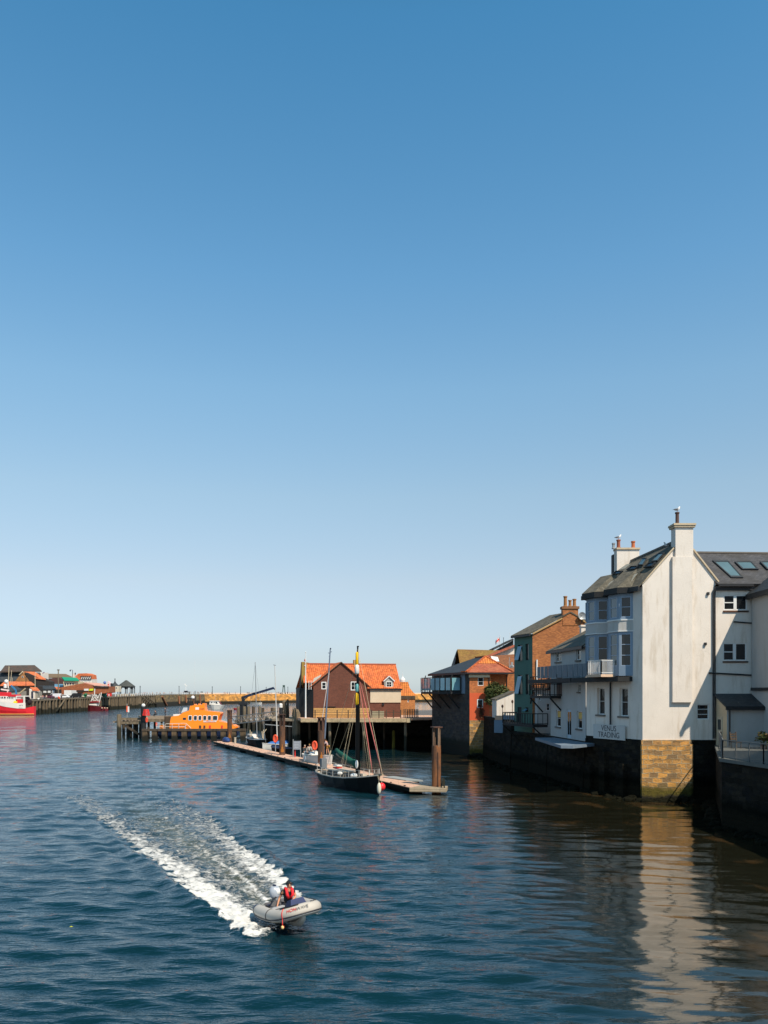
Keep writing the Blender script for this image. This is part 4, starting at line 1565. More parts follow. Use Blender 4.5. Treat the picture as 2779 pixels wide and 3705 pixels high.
# satellite dish
ds = thing('satellite_dish', 'satellite dish on the roof right of the brick chimney', 'satellite dish', (XW(2103, 84), 83.8, ZW(2240, 84)), local=True)
mb = MB()
mb.tube([(0, 0.0, -0.5), (0, 0, 0.3)], 0.04, 6)
mb.tube([(0, -0.1, 0.3), (-0.3, -0.55, 0.35)], 0.02, 5)
mb.build('mast', M['black_iron'], ds)
mb = MB()
rings = []
for i, (r_, d_) in enumerate(((0.02, 0), (0.2, -0.03), (0.38, -0.1))):
    rings.append([(r_ * math.cos(k * 0.5236), d_ - 0.1, 0.3 + r_ * math.sin(k * 0.5236)) for k in range(12)])
for a, b in zip(rings, rings[1:]):
    for k in range(12):
        mb.poly([a[k], a[(k + 1) % 12], b[(k + 1) % 12], b[k]])
mb.build('dish', M['grey_metal'], ds)
# white rear wing under the balcony
an = thing('white_annexe', 'small white annexe with windows below the brick gable', 'outbuilding', (16.5, 83, 4))
FN = Fac((15.2, 82.6), (18.5, 82.6))
mb = MB()
ra_ = FN.rect(1977, 2545, 1990, 2572)
rb_ = FN.rect(1948, 2524, 1958, 2536)
FN.wall(mb, 0, FN.L, 4.0, 8.1, [ra_, rb_])
mb.bx(15.2, 15.3, 82.61, 83.95, 4.0, 8.1)
mb.bx(15.0, 18.5, 82.5, 83.95, 8.1, 8.25)
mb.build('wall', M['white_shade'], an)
for r in (ra_, rb_):
    FN.window(an, r, 1, 2)


def timber_balcony(name, label, a, b, depth, z, m, n, toward=None, rail=1.05):
    a, b = Vector((a[0], a[1], 0)), Vector((b[0], b[1], 0))
    t = thing(name, label, 'balcony', (a.x, a.y, z))
    d = (b - a).normalized()
    nn = Vector((d.y, -d.x, 0))
    if nn.dot(-a) < 0:
        nn = -nn
    mb = MB()
    mb.prism([V(a, z - 0.25), V(b, z - 0.25), V(b - nn * depth, z - 0.25), V(a - nn * depth, z - 0.25)],
             [V(a, z), V(b, z), V(b - nn * depth, z), V(a - nn * depth, z)])
    mb.build('deck', m, t)
    mb = MB()
    for p, q, k in ((a, b, n), (a, a - nn * depth, 3), (b, b - nn * depth, 3)):
        mb.bar(V(p, z + rail), V(q, z + rail), 0.08, 0.08)
        mb.bar(V(p, z + 0.1), V(q, z + 0.1), 0.05, 0.06)
        for i in range(k + 1):
            c = p.lerp(q, i / k)
            mb.bar(V(c, z), V(c, z + rail), 0.09 if i % 3 == 0 else 0.05)
    mb.build('railing', m, t)
    mb = MB()
    for i in (0, 1):
        c = a.lerp(b, i)
        mb.bar(V(c, z - 0.2), V(c - nn * depth, z - 1.6), 0.12)
    mb.build('bracket', m, t)
    return t


timber_balcony('timber_balcony', 'black timber balcony with open railing below the green-painted front', (12.2, 85.6), (14.2, 79.5), 1.6, 4.95, M['black_timber'], 12)
timber_balcony('timber_balcony', 'high dark balcony bridging between the brick gable and the cottage', (14.0, 79.9), (14.9, 74.8), 1.3, 7.75, M['black_timber'], 9)
b3 = timber_balcony('timber_balcony', 'small balcony with orange-lit posts on the corner of the brick gable', (14.75, 82.3), (16.6, 82.3), 1.6, 8.55, M['black_timber'], 7)

# ---------------------------------------------------------------- red house
rh = thing('red_house', 'red and orange brick waterside house with hipped tile roof and glass balcony', 'house', (11, 108, 4))
R0 = (10.78, 105.0)
FR, FRW = Fac(R0, (XW(1771, 105), 105.0)), Fac(R0, (6.7, 116.3))
mb = MB()
h1 = FR.rect(1729, 2451, 1750, 2481)
h2 = FR.rect(1726, 2530, 1748, 2561)
zs_ = ZW(2507, 105)
FR.wall(mb, 0, FR.L, zs_, 10.55, [h1])
FR2 = Fac((XW(1771, 105) + 0.003, 106.2), (XW(1838, 106.2), 106.2))
FR2.wall(mb, 0, FR2.L, 4.0, 10.4)
mb.bx(XW(1771, 105), XW(1771, 105) + 0.2, 105.01, 106.2, 4.0, 10.5)
mb.build('wall', M['brick_orange'], rh)
mb = MB()
FR.wall(mb, 0, FR.L, 4.55, zs_ - 0.001, [h2], o=0.03)
mb.build('painted_wall', M['red_render'], rh)
FR.window(rh, h1, 1, 2, fm=M['white_paint'], inset=0.1, surround=0.0)
FR.window(rh, h2, 1, 1, fm=M['white_paint'], inset=0.02, fw=0.1, o=0.03)
mb = MB()
FR.bar(mb, -0.1, FR.L, 9.95, 10.3, 0.0, 0.25)
mb.build('fascia', mat('cream_fascia', (0.62, 0.5, 0.33), 0.8), rh)
mb = MB()
FR.bar(mb, 0, FR.L + 0.4, -2, 4.55, -1.0, 0.08)
mb.build('stone_base', M['stone_gold'], rh)
mb = MB()
FRW.wall(mb, 0, FRW.L, -2, 10.5, [(3.0, 11.3, 8.25, 10.2)], reveal=1.2)
FRW.bar(mb, 3.0, 11.3, 8.25, 10.2, -1.4, -1.21)
mb.build('side_wall', mat('dark_brickwork', (0.075, 0.06, 0.05), 0.9, 'stone', (0.04, 0.035, 0.03), low=(2.0, (0.02, 0.022, 0.014))), rh)
mb = MB()
mb.bx(XW(1771, 105) + 0.2, 17, 106.3, 118, 4, 10.4)
mb.poly([(6.7, 116.3, 0), (6.7, 116.3, 10.5), (14, 118, 10.5), (14, 118, 0)])
mb.build('rear_wall', M['brick_brown'], rh)
Ar, Br, R1, R2, Dr, Er = [Vector(p) for p in ((10.35, 104.5, 10.5), (16.2, 104.5, 10.5), (13.15, 107.6, 12.55), (12.2, 111.0, 12.55), (6.2, 116.7, 10.5), (14.2, 117.0, 10.5))]
mb = MB()
mb.prism([Ar, Br, R1], [p + Vector((0, 0, 0.12)) for p in (Ar, Br, R1)])
mb.build('roof', M['tile_red'], rh)
mb = MB()
top_ = [Ar.lerp(R1, 0.55), Br.lerp(R1, 0.55), R1]
mb.prism([p + Vector((0, -0.02, 0.122)) for p in top_], [p + Vector((0, -0.02, 0.17)) for p in top_])
mb.build('upper_tiles', M['pantile_yellow'], rh)
mb = MB()
mb.prism([Ar, Dr, R2, R1], [p + Vector((-0.05, 0, 0.12)) for p in (Ar, Dr, R2, R1)])
mb.prism([Er, Br, R1, R2], [p + Vector((0.05, 0, 0.12)) for p in (Er, Br, R1, R2)])
mb.prism([Dr, Er, R2], [p + Vector((0, 0.05, 0.12)) for p in (Dr, Er, R2)])
mb.build('slate_roof', M['slate_dark'], rh)
mb = MB()
for a, b in ((Ar, R1), (Br, R1), (R1, R2), (Ar, Ar.lerp(Dr, 0.12))):
    mb.bar(a + Vector((0, 0, 0.2)), b + Vector((0, 0, 0.2)), 0.24, 0.14)
mb.build('ridge_tiles', M['pantile'], rh)
mb = MB()
mb.bar(Ar + Vector((0, 0, -0.04)), Br + Vector((0, 0, -0.04)), 0.15, 0.18)
mb.bar(Ar + Vector((0, 0, -0.04)), Dr + Vector((0, 0, -0.04)), 0.15, 0.22)
mb.tube([FR2.pt(FR2.L - 0.15, 10.3, 0.1), FR2.pt(FR2.L - 0.15, 5, 0.1)], 0.06, 6)
mb.tube([FR.pt(FR.L - 0.05, 10.3, 0.1), FR.pt(FR.L - 0.05, 8.3, 0.1)], 0.06, 6)
mb.build('gutter', M['black_iron'], rh)
# glass balcony on the river side
gb = thing('glass_balcony', 'curved balcony with glass panels and dark posts over the river by the red house', 'balcony', (6, 112, 8))
zt, zf = ZW(2452, 111), ZW(2503, 111)
gpts = [FRW.pt(2.2, 0, 0.15), FRW.pt(2.4, 0, 1.5), FRW.pt(4.5, 0, 2.1), FRW.pt(7, 0, 2.4), FRW.pt(9.3, 0, 2.3), FRW.pt(11.2, 0, 2.0), FRW.pt(12.3, 0, 0.9), FRW.pt(12.4, 0, 0.1)]
mb = MB()
mb.prism([V(p, zf - 0.3) for p in gpts], [V(p, zf) for p in gpts])
mb.build('deck', M['black_timber'], gb)
fr, gl = MB(), MB()
for i, (a, b) in enumerate(zip(gpts, gpts[1:])):
    k = max(1, round((b - a).length / 1.1))
    fr.bar(V(a, zt), V(b, zt), 0.07, 0.07)
    for j in range(k):
        p, q = a.lerp(b, j / k), a.lerp(b, (j + 1) / k)
        fr.bar(V(p, zf), V(p, zt), 0.09)
        p2, q2 = p.lerp(q, 0.12), p.lerp(q, 0.88)
        gl.bar(V(p2, (zf + zt) / 2 + 0.05), V(q2, (zf + zt) / 2 + 0.05), 0.03, zt - zf - 0.3)
fr.build('frame', M['black_iron'], gb)
gl.build('glass_panels', mat('balcony_glass', (0.20, 0.42, 0.48), 0.1, 'glass', spec=1.0), gb)
mb = MB()
for u in (3.0, 6.0, 9.0, 11.9):
    mb.bar(FRW.pt(u, 0, 1.7) + Vector((0, 0, zf - 0.3)), FRW.pt(u, 0, 0.0) + Vector((0, 0, zf - 2.2)), 0.16)
    mb.bar(FRW.pt(u, 0, 1.7) + Vector((0, 0, zf + 0.0)), FRW.pt(u, 10.4, 1.0), 0.10)
mb.build('post', M['black_timber'], gb)
# blue door panel and the white towel-like thing behind the glass
mb = MB()
FRW.bar(mb, 1.2, 2.5, ZW(2510, 106), ZW(2438, 106), 0.01, 0.07)
mb.build('door', mat('blue_grey_door', (0.20, 0.26, 0.33), 0.7), rh)

# yard: bush, white shed, blue-grey wall
bs = thing('bush', 'round dark green bush beside the red house wall', 'bush', (XW(1792, 104), 104, 4.6))
foliage('foliage', bs, (XW(1792, 104), 104, ZW(2511, 104)), (1.75, 0.75, 1.6), 3200, 0.14, [M['leaf'], M['leaf2']], 11)
mb = MB()
for k in range(5):
    a = k * 1.3
    mb.tube([(XW(1792, 104) + 0.15 * math.cos(a), 104 + 0.15 * math.sin(a), 5.0), (XW(1792, 104) + 0.6 * math.cos(a), 104 + 0.5 * math.sin(a), 7.3)], [0.07, 0.03], 6)
mb.build('trunk', M['timber_dark'], bs)
cb = thing('climbing_plant', 'dark red-brown creeper hanging on the lower red wall', 'plant', (XW(1745, 104.8), 104.8, 4.6))
foliage('foliage', cb, (XW(1745, 104.6), 104.7, ZW(2575, 104.7)), (0.45, 0.14, 1.0), 500, 0.09, [mat('leaf_red', (0.13, 0.035, 0.02), 0.8), M['leaf_dry']], 8)
sd_ = thing('white_shed', 'white lean-to gable lit by the sun beside the green house', 'outbuilding', (14, 96, 5))
FM = Fac((XW(1797, 96), 96), (XW(1862, 96), 96))
mb = MB()
mb.poly([FM.pt(0, 5.1), FM.pt(FM.L, 5.1), FM.pt(FM.L, ZW(2504, 96)), FM.pt(0, ZW(2530, 96))])
mb.bx(XW(1797, 96), XW(1797, 96) + 0.1, 96.01, 100, 5.1, 7.2)
mb.build('wall', M['white_render'], sd_)
mb = MB()
roof_plane(mb, FM.pt(-0.2, ZW(2531, 96) - 0.05, 0.15), FM.pt(-0.2, ZW(2531, 96) - 0.05, -4), FM.pt(FM.L, ZW(2503, 96), -4), FM.pt(FM.L, ZW(2503, 96), 0.15), 0.1)
mb.build('roof', M['slate_moss'], sd_)
lamp_m = M['black_iron']
for x, zt_, lb in ((1818, 2560, 'short dark garden lamp on a post in front of the white shed'), (1854, 2543, 'taller dark garden lamp post at the right of the white shed')):
    t = thing('garden_lamp', lb, 'lamp', (XW(x, 95), 95, 5.1), 'garden lamps in the yard')
    mb = MB()
    mb.tube([(XW(x, 95), 95, 5.1), (XW(x, 95), 95, ZW(zt_, 95))], 0.035, 6)
    mb.build('post', M['rust_dark'], t)
    mb = MB()
    mb.lathe([(0.05, 0), (0.13, 0.12), (0.12, 0.28), (0.03, 0.4)], (XW(x, 95), 95, ZW(zt_, 95) - 0.05), 8)
    mb.build('lamp_head', M['rust_dark'], t)
yw = thing('yard_wall', 'grey-blue painted panel wall at the water edge beside the green house', 'wall', (13.3, 92, 4))
mb = MB()
FY = Fac((12.9, 92.6), (14.6, 90.2))
FY = Fac((XW(1788, 92), 92), (XW(1860, 92), 91))
FY.bar(mb, 0, FY.L, 3.6, 5.0, -0.15, 0.0)
FY.bar(mb, 0.9, FY.L, 5.0, 5.55, -0.15, 0.02)
mb.build('panels', mat('grey_blue_wall', (0.17, 0.24, 0.32), 0.8, 'stucco', (0.10, 0.14, 0.2)), yw)
mb = MB()
FY.bar(mb, 0.1, 0.95, 5.02, 5.5, -0.12, 0.03)
mb.build('pink_blocks', mat('pink_block', (0.55, 0.36, 0.25), 0.9), yw)
mb = MB()
FY.bar(mb, 1.45, 1.95, 4.0, 4.75, 0.003, 0.05)
mb.build('hatch', mat('pale_blue_hatch', (0.25, 0.42, 0.48), 0.7), yw)

# houses behind
cm = thing('cream_house', 'cream walled house with brown tile roof and open skylight behind the red house', 'house', (16, 113, 4))
mb = MB()
FC = Fac((XW(1772, 111), 111), (XW(1866, 111), 111))
hw = FC.rect(1842, 2440, 1853, 2470)
FC.wall(mb, 0, FC.L, 4.0, 10.7, [hw])
mb.build('wall', M['tan'], cm)
FC.window(cm, hw, 1, 2)
mb = MB()
ca, cb_, cc, cd = Vector((XW(1758, 110.5), 110.5, ZW(2434, 110.5))), Vector((XW(1880, 110.5), 110.5, ZW(2434, 110.5))), Vector((XW(1890, 114.5), 114.5, ZW(2368, 114.5))), Vector((XW(1772, 114.5), 114.5, ZW(2376, 114.5)))
roof_plane(mb, ca, cb_, cc, cd, 0.12)
crf = mb.build('roof', M['tile_brown'], cm)
nC = (cb_ - ca).cross(cd - ca).normalized()
mb = MB()
q = [pplane(x, y, ca + nC * 0.12, nC) for x, y in ((1782, 2396), (1806, 2397), (1801, 2381), (1776, 2378))]
mb.prism([p + nC * 0.1 for p in q], [p + nC * 0.1 + Vector((0, -0.05, 0.06)) for p in q])
mb.prism([q[0], q[1], q[2], q[3]], [q[0] + nC * 0.08, q[1] + nC * 0.08, q[2] + nC * 0.08, q[3] + nC * 0.08])
mb.build('skylight', M['white_paint'], crf)
mb = MB()
x_, z_ = XW(1848, 112), ZW(2412, 112)
mb.tube([(XW(1841, 111), 110.5, ZW(2450, 111)), (XW(1841, 111), 110.5, ZW(2378, 111))], 0.04, 6)
mb.ball((x_, 111.3, z_), (0.35, 0.1, 0.25), 10, 6)
mb.box((x_ + 0.05, 111.3, z_ + 0.3), (0.25, 0.3, 0.55))
mb.build('flue', M['grey_metal'], cm)
kh = thing('white_gable_house', 'white gable and pinkish tile roof rising behind the cream house', 'house', (17, 119, 4))
mb = MB()
gk = [(1722, 2394), (1864, 2338)]
FK = Fac((XW(1722, 118), 118), (XW(1900, 118), 118))
pk_ = [FK.px(*g) for g in gk]
mb.poly([FK.pt(0, 4), FK.pt(pk_[1][0], 4), FK.pt(pk_[1][0], pk_[1][1]), FK.pt(0, pk_[0][1])])
mb.poly([FK.pt(0, 4), FK.pt(0, pk_[0][1]), FK.pt(0, pk_[0][1], -9), FK.pt(0, 4, -9)])
mb.build('wall', M['white_render'], kh)
mb = MB()
roof_plane(mb, FK.pt(-0.5, pk_[0][1] - 0.25, 2.2), FK.pt(-0.5, pk_[0][1] - 0.25, -9), FK.pt(pk_[1][0], pk_[1][1] - 0.05, -9), FK.pt(pk_[1][0], pk_[1][1] - 0.05, 0.4), 0.28)
mb.build('roof', M['tile_red'], kh)
mh = thing('mossy_roof_house', 'house with steep mossy yellow-brown roof behind the slate roof', 'house', (15, 131, 4))
mb = MB()
X0, X1 = XW(1642, 127), XW(1800, 127)
mb.bx(X0, X1, 127, 136, 4, 11.4)
mb.poly([(X0, 127, 11.4), (X0, 136, 11.4), (XW(1653, 131.5), 131.5, ZW(2351, 131.5))])
mb.build('wall', M['black_timber'], mh)
mb = MB()
zr = ZW(2351, 131.5)
roof_plane(mb, (XW(1668, 126.7), 126.7, 11.3), (X1 + 2, 126.7, 11.3), (X1 + 2, 131.5, zr - 0.2), (XW(1655, 131.5), 131.5, zr), 0.1)
roof_plane(mb, (X0, 136.3, 11.3), (X1 + 2, 136.3, 11.3), (X1 + 2, 131.5, zr - 0.2), (XW(1655, 131.5), 131.5, zr), 0.1)
mb.build('roof', M['tile_mossy'], mh)
dh = thing('dark_roof_house', 'long low black roof behind the white gable', 'house', (19, 140, 4))
mb = MB()
FX = Fac((XW(1787, 140), 140), (XW(1900, 140), 140))
ua, za = FX.px(1787, 2349)
ub, zb = FX.px(1858, 2316)
mb.bx(XW(1790, 140), XW(1900, 140), 140, 150, 4, za - 0.3)
mb.poly([FX.pt(ua, za - 0.3), FX.pt(ub, za - 0.3), FX.pt(ub, zb)])
mb.build('wall', M['black_timber'], dh)
mb = MB()
roof_plane(mb, FX.pt(ua, za - 0.1, 0.5), FX.pt(ua, za - 0.1, -8), FX.pt(ub, zb, -8), FX.pt(ub, zb, 0.5), 0.3)
mb.build('roof', M['slate_dark'], dh)


def flagpole(x, Y, y0, y1, label, flag=None, r=0.06, m=None, z0=None):
    X = XW(x, Y)
    t = thing('flagpole', label, 'flagpole', (X, Y, ZW(y1, Y) if z0 is None else z0))
    mb = MB()
    mb.tube([(X, Y, ZW(y1, Y) if z0 is None else z0), (X, Y, ZW(y0, Y))], [r, r * 0.6], 8)
    mb.ball((X, Y, ZW(y0, Y)), r * 1.3, 8, 6)
    mb.build('pole', m or M['white_paint'], t)
    return t


fp = flagpole(1809, 145, 2300, 2360, 'white flagpole with a white and red flag above the black roof')
mb = MB()
for i in range(6):
    a, b = i / 6, (i + 1) / 6
    f = lambda u, v: (XW(1808 - 15 * u, 145), 145 + 0.15 * math.sin(u * 7), ZW(2306 + 12 * u * u + 16 * v, 145))
    for j in range(3):
        mb.poly([f(a, j / 3), f(b, j / 3), f(b, (j + 1) / 3), f(a, (j + 1) / 3)], 1 if (j == 1 or i == 2) else 0)
mb.build('flag', [M['white_paint'], M['red_paint']], fp)
flagpole(1822, 146, 2308, 2360, 'short dark pole right of the flag above the black roof', m=M['black_iron'])
flagpole(1845, 147, 2290, 2350, 'thin pale pole rising farthest right above the black roof', r=0.04)
# ================================================================ middle: brown boathouse on its deck, pontoon, jetty
# the deck on piles
dk_ = thing('boathouse_deck', 'pale timber deck on piles carrying the brown boathouse over the water', 'deck', (-5, 116, 4.3))
DZ = ZW(2599, 114.5)
XL, XR = XW(1089, 114.5), XW(1482, 114.5)
mb = MB()
mb.ext([(XL, 114.5), (XR, 114.5), (6.6, 116.9), (9.5, 117.2), (9.5, 130), (-14, 134), (-13.5, 122)], DZ - 0.28, DZ)  # right end stretched out to keep sun off the wall behind
mb.build('planking', M['deck_pink'], dk_)
mb = MB()
mb.bx(XL, XW(1149, 114.5), 114.2, 114.5, DZ - 0.52, DZ - 0.03)
mb.bx(XW(1176, 114.5), XW(1470, 114.5), 114.2, 114.5, DZ - 0.52, DZ - 0.03)
mb.bx(XW(1471, 114.5), XW(1486, 114.5), 114.15, 114.5, DZ - 0.56, DZ + 0.02)
mb.build('fascia_beam', mat('beam_pale', (0.46, 0.36, 0.22), 0.9, 'plank', (0.34, 0.26, 0.16)), dk_)
for x, y in ((1193, 2720), (1316, 2709), (1467, 2660), (1390, 2640), (1250, 2640), (1120, 2640), (1040, 2640)):
    for k in range(1):
        mb = MB()
        yy = 115.2 if x in (1193, 1316, 1467) else 121
        X_ = XW(x, yy)
        mb.tube([(X_, yy, -2), (X_, yy, DZ - 0.3)], 0.20 if yy < 116 else 0.16, 10)
        mb.build('pile', M['timber_grey'] if yy < 116 else M['timber_dark'], dk_)
mb = MB()
mb.ext([(-14, 128.2), (7.2, 124.0), (7.2, 126), (-14, 130)], -2, DZ - 0.3)
mb.build('back_wall', M['stone_quay'], dk_)
yp = thing('mooring_pile', 'round yellow-green weedy pile standing under the boathouse deck', 'pile', (XW(1424, 117), 110, 0))
mb = MB()
Yp = G(1424, 2706).y
mb.lathe([(0.24, -2), (0.22, 2.3), (0.17, 2.5), (0.02, 2.62)], (XW(1424, Yp), Yp, 0), 12)
mb.build('shaft', mat('weedy_yellow', (0.22, 0.18, 0.03), 0.9, 'wood', (0.08, 0.08, 0.02)), yp)
# railings on the deck
for (xa, xb, n, ya, lb) in ((1140, 1340, 5, 115.0, 'low timber railing on the deck in front of the brown boathouse gable'), (1345, 1450, 4, 115.0, 'thin dark railing on the deck in front of the cream boathouse wall'), (1462, 1512, 8, 116.0, 'closely spaced dark posts of the railing at the right end of the deck')):
    t = thing('deck_railing', lb, 'railing', (XW(xa, ya), ya, DZ))
    mb = MB()
    a, b = XW(xa, ya), XW(xb, ya)
    for z in (0.42, 0.78) if n != 8 else (0.8,):
        mb.bx(a, b, ya - 0.02, ya + 0.02, DZ + z, DZ + z + 0.06)
    mb.build('rail', M['timber_dark'], t)
    for i in range(n + 1):
        mb = MB()
        x = a + (b - a) * i / n
        mb.bx(x - 0.07, x + 0.07, ya - 0.09, ya + 0.05, DZ, DZ + (1.15 if n != 8 else 1.25))
        mb.build('post', M['timber_dark'], t)
# timber palisade at the foot of the gable
t = thing('timber_fence', 'warm yellow boarded fence across the foot of the brown gable', 'fence', (XW(1230, 116.5), 116.3, DZ))
mb = MB()
mb.bx(XW(1135, 116.3), XW(1335, 116.3), 116.2, 116.35, DZ + 0.02, ZW(2562, 116.3))
mb.build('boards', mat('board_warm', (0.52, 0.30, 0.10), 0.85, 'plank', (0.38, 0.21, 0.08), scale=2.2), t)
t = thing('stone_planter', 'pale grey-green low wall panel on the deck below the cream wall', 'wall', (XW(1366, 116.5), 116.3, DZ))
mb = MB()
mb.bx(XW(1343, 116.3), XW(1390, 116.3), 116.1, 116.5, DZ, ZW(2573, 116.3))
mb.build('wall', mat('grey_green', (0.30, 0.27, 0.18), 0.9), t)

# the boathouse
P0b = Vector((XW(1134, 117.2), 117.2, 0))
th_ = R(13)
db = Vector((math.cos(th_), math.sin(th_), 0))
FB = Fac((P0b.x, P0b.y), (P0b.x + db.x * 14, P0b.y + db.y * 14))
bt_ = thing('boathouse', 'brown brick boathouse with orange pantile roof, a front gable and a small dormer', 'building', (-5, 119, DZ))
gw = [FB.px(x, y) for x, y in ((1134, 2478), (1234, 2399), (1339, 2491))]
uE = FB.px(1449, 2560)[0]
uG = gw[2][0]
zE2 = gw[2][1]
k1, k2 = FB.rect(1163, 2467, 1181, 2494), FB.rect(1269, 2466, 1296, 2498)
mb = MB()
FB.wall(mb, 0, uG, DZ, gw[0][1] - 0.0, [k1, k2] if k1[3] < gw[0][1] and k2[3] < gw[0][1] else [])
# gable built round the windows
zt_ = max(k1[3], k2[3]) + 0.01
mb = MB()
FB.wall(mb, 0, uG, DZ, gw[2][1], [(k1[0], k1[1], k1[2], min(k1[3], gw[2][1])), (k2[0], k2[1], k2[2], min(k2[3], gw[2][1]))])


def gz_(u):
    ua, uz = gw[1]
    if u <= ua:
        return gw[0][1] + (uz - gw[0][1]) * (u / ua)
    return uz + (gw[2][1] - uz) * ((u - ua) / (uG - ua))


cuts = sorted({0, uG, gw[1][0], k1[0], k1[1], k2[0], k2[1]})
zb_ = gw[2][1]
for a, b in zip(cuts, cuts[1:]):
    m = (a + b) / 2
    z0 = zb_
    for k in (k1, k2):
        if k[0] < m < k[1]:
            z0 = max(zb_, k[3])
    mb.poly([FB.pt(a, z0), FB.pt(b, z0), FB.pt(b, max(z0, gz_(b))), FB.pt(a, max(z0, gz_(a)))])
FB.wall(mb, uG, uE, DZ, ZW(2542, 119.5), [], o=-0.02)
mb.build('wall', M['brick_dark'], bt_)
mb = MB()
zc0 = FB.px(1390, 2542)[1]
zc1 = FB.px(1390, 2498)[1]
FB.bar(mb, uG + 0.02, uE + 0.05, zc0, zc1, -0.5, 0.10)
mb.build('cream_wall', mat('cream_render', (0.62, 0.50, 0.36), 0.85, 'stucco', (0.45, 0.36, 0.24)), bt_)
mb = MB()
FB.bar(mb, uG - 0.1, uE + 0.2, zc1 + 0.003, zc1 + 0.22, -0.4, 0.3)
mb.build('gutter', M['black_iron'], bt_)
FB.window(bt_, k1, 1, 2, inset=0.03, fw=0.12)
FB.window(bt_, k2, 2, 2, inset=0.03, fw=0.12)
# main roof: ridge parallel to the front, behind
RO = -4.2
rl_ = FB.px(1093, 2402)
ridL = FB.pt(-1.6, ZW(2403, 121), RO)
ridR = FB.pt(FB.L * 0, 0)
zrid = ZW(2403, 120.8)


def ub(sx, o):
    """u on the plane set back by o where photo column sx falls"""
    f = Fac((FB.P + FB.n * o)[:2], (FB.Q + FB.n * o)[:2])
    return f.px(sx, 2500)[0]


uRL, uRR = ub(1098, RO), ub(1432, RO)
zR = ZW(2406, FB.pt((uRL + uRR) / 2, 0, RO).y)
eL, eR = ub(1098, 0.2), ub(1452, 0.2)
zEv = zc1 + 0.20
mb = MB()
fo = lambda o: zR - (zR - zEv) * (o - RO) / (0.25 - RO)
uU = uG - 0.4
uV = uRR + (eR - uRR) * 0  # the right part runs to the full eave, the left part stops higher
kf = lambda u0, u1_, o: u0 + (u1_ - u0) * (o - RO) / (0.25 - RO)
roof_plane(mb, FB.pt(uU, zEv, 0.25), FB.pt(eR, zEv, 0.25), FB.pt(uRR, zR, RO), FB.pt(uU, zR, RO), 0.12)
roof_plane(mb, FB.pt(kf(uRL, eL, -0.75), fo(-0.75), -0.75), FB.pt(uU, fo(-0.75), -0.75), FB.pt(uU, zR, RO), FB.pt(uRL, zR, RO), 0.12)
roof_plane(mb, FB.pt(eL, zEv, 2 * RO - 0.25), FB.pt(eR, zEv, 2 * RO - 0.25), FB.pt(uRR, zR, RO), FB.pt(uRL, zR, RO), 0.12)
rf = mb.build('roof', M['pantile'], bt_)
mb = MB()
mb.bar(FB.pt(uRL, zR + 0.15, RO), FB.pt(uRR, zR + 0.15, RO), 0.35, 0.18)
mb.build('ridge_tiles', mat('ridge_red', (0.38, 0.10, 0.05), 0.8), rf)
# cross gable roof
rg = gw[1]
mb = MB()
zl = gw[0][1]
gl_o = -(1 - (zR - zEv) / (rg[1] + 0.001 - zEv)) * 0
backo = RO * (rg[1] - zEv) / (zR - zEv)
roof_plane(mb, FB.pt(-0.45, zl - 0.35, 0.2), FB.pt(-0.45, zl - 0.35, RO * 0.45), FB.pt(rg[0], rg[1] + 0.05, max(backo, RO)), FB.pt(rg[0], rg[1] + 0.05, 0.2), 0.12)
roof_plane(mb, FB.pt(uG + 0.1, gw[2][1] + 0.0, 0.2), FB.pt(uG + 0.1, gw[2][1] + 0.0, -0.6), FB.pt(rg[0], rg[1] + 0.05, max(backo, RO)), FB.pt(rg[0], rg[1] + 0.05, 0.2), 0.12)
mb.build('gable_roof', M['pantile'], bt_)
mb = MB()
for a, b in ((FB.pt(-0.45, zl - 0.3, 0.22), FB.pt(rg[0], rg[1] + 0.14, 0.22)), (FB.pt(rg[0], rg[1] + 0.14, 0.22), FB.pt(uG + 0.2, gw[2][1] + 0.05, 0.22))):
    mb.bar(a, b, 0.06, 0.09)
mb.build('verge', M['timber_dark'], bt_)
# chimney stub on the ridge
mb = MB()
uc = ub(1286, RO)
FB.bar(mb, uc - 0.3, uc + 0.45, zR - 0.3, zR + 0.75, RO - 0.3, RO + 0.3)
mb.build('chimney', mat('chimney_buff', (0.36, 0.24, 0.10), 0.9), bt_)
# west end: wall in shadow, its shade painted black, and the coped parapet
PW0 = FB.pt(uRL, 0, 0.25)
mb = MB()
wl = FB.pt(0, 0, 0)
Lf = Vector((XW(1083, 118.8), 118.8, 0))
mb.prism([V(wl, DZ), V(Lf, DZ), V(FB.pt(eL, 0, 2 * RO), DZ), V(FB.pt(0, 0, -0.3), DZ)],
         [V(wl, zl - 0.6), V(Lf, zl - 0.4), V(FB.pt(eL, 0, 2 * RO), zl - 0.4), V(FB.pt(0, 0, -0.3), zl - 0.6)])
mb.build('shaded_wall', M['black_timber'], bt_)
mb = MB()
for x0, x1 in ((1107, 1109), (1117, 1119), (1125, 1127)):
    mb.bx(XW(x0, 117), XW(x1, 117), 116.9, 117.0, ZW(2495, 117), ZW(2463, 117))
mb.build('door_frame', M['white_paint'], bt_)
mb = MB()
pz = [(XW(1084, 119), ZW(2490, 119)), (XW(1090, 119), ZW(2395, 119)), (XW(1101, 119), ZW(2395, 119)), (XW(1106, 119), ZW(2462, 119))]
mb.prism([(x, 118.9, z) for x, z in pz], [(x + 0.4, 122.5, z) for x, z in pz])
mb.build('parapet', mat('mossy_buff', (0.34, 0.22, 0.05), 0.9), bt_)
mb = MB()
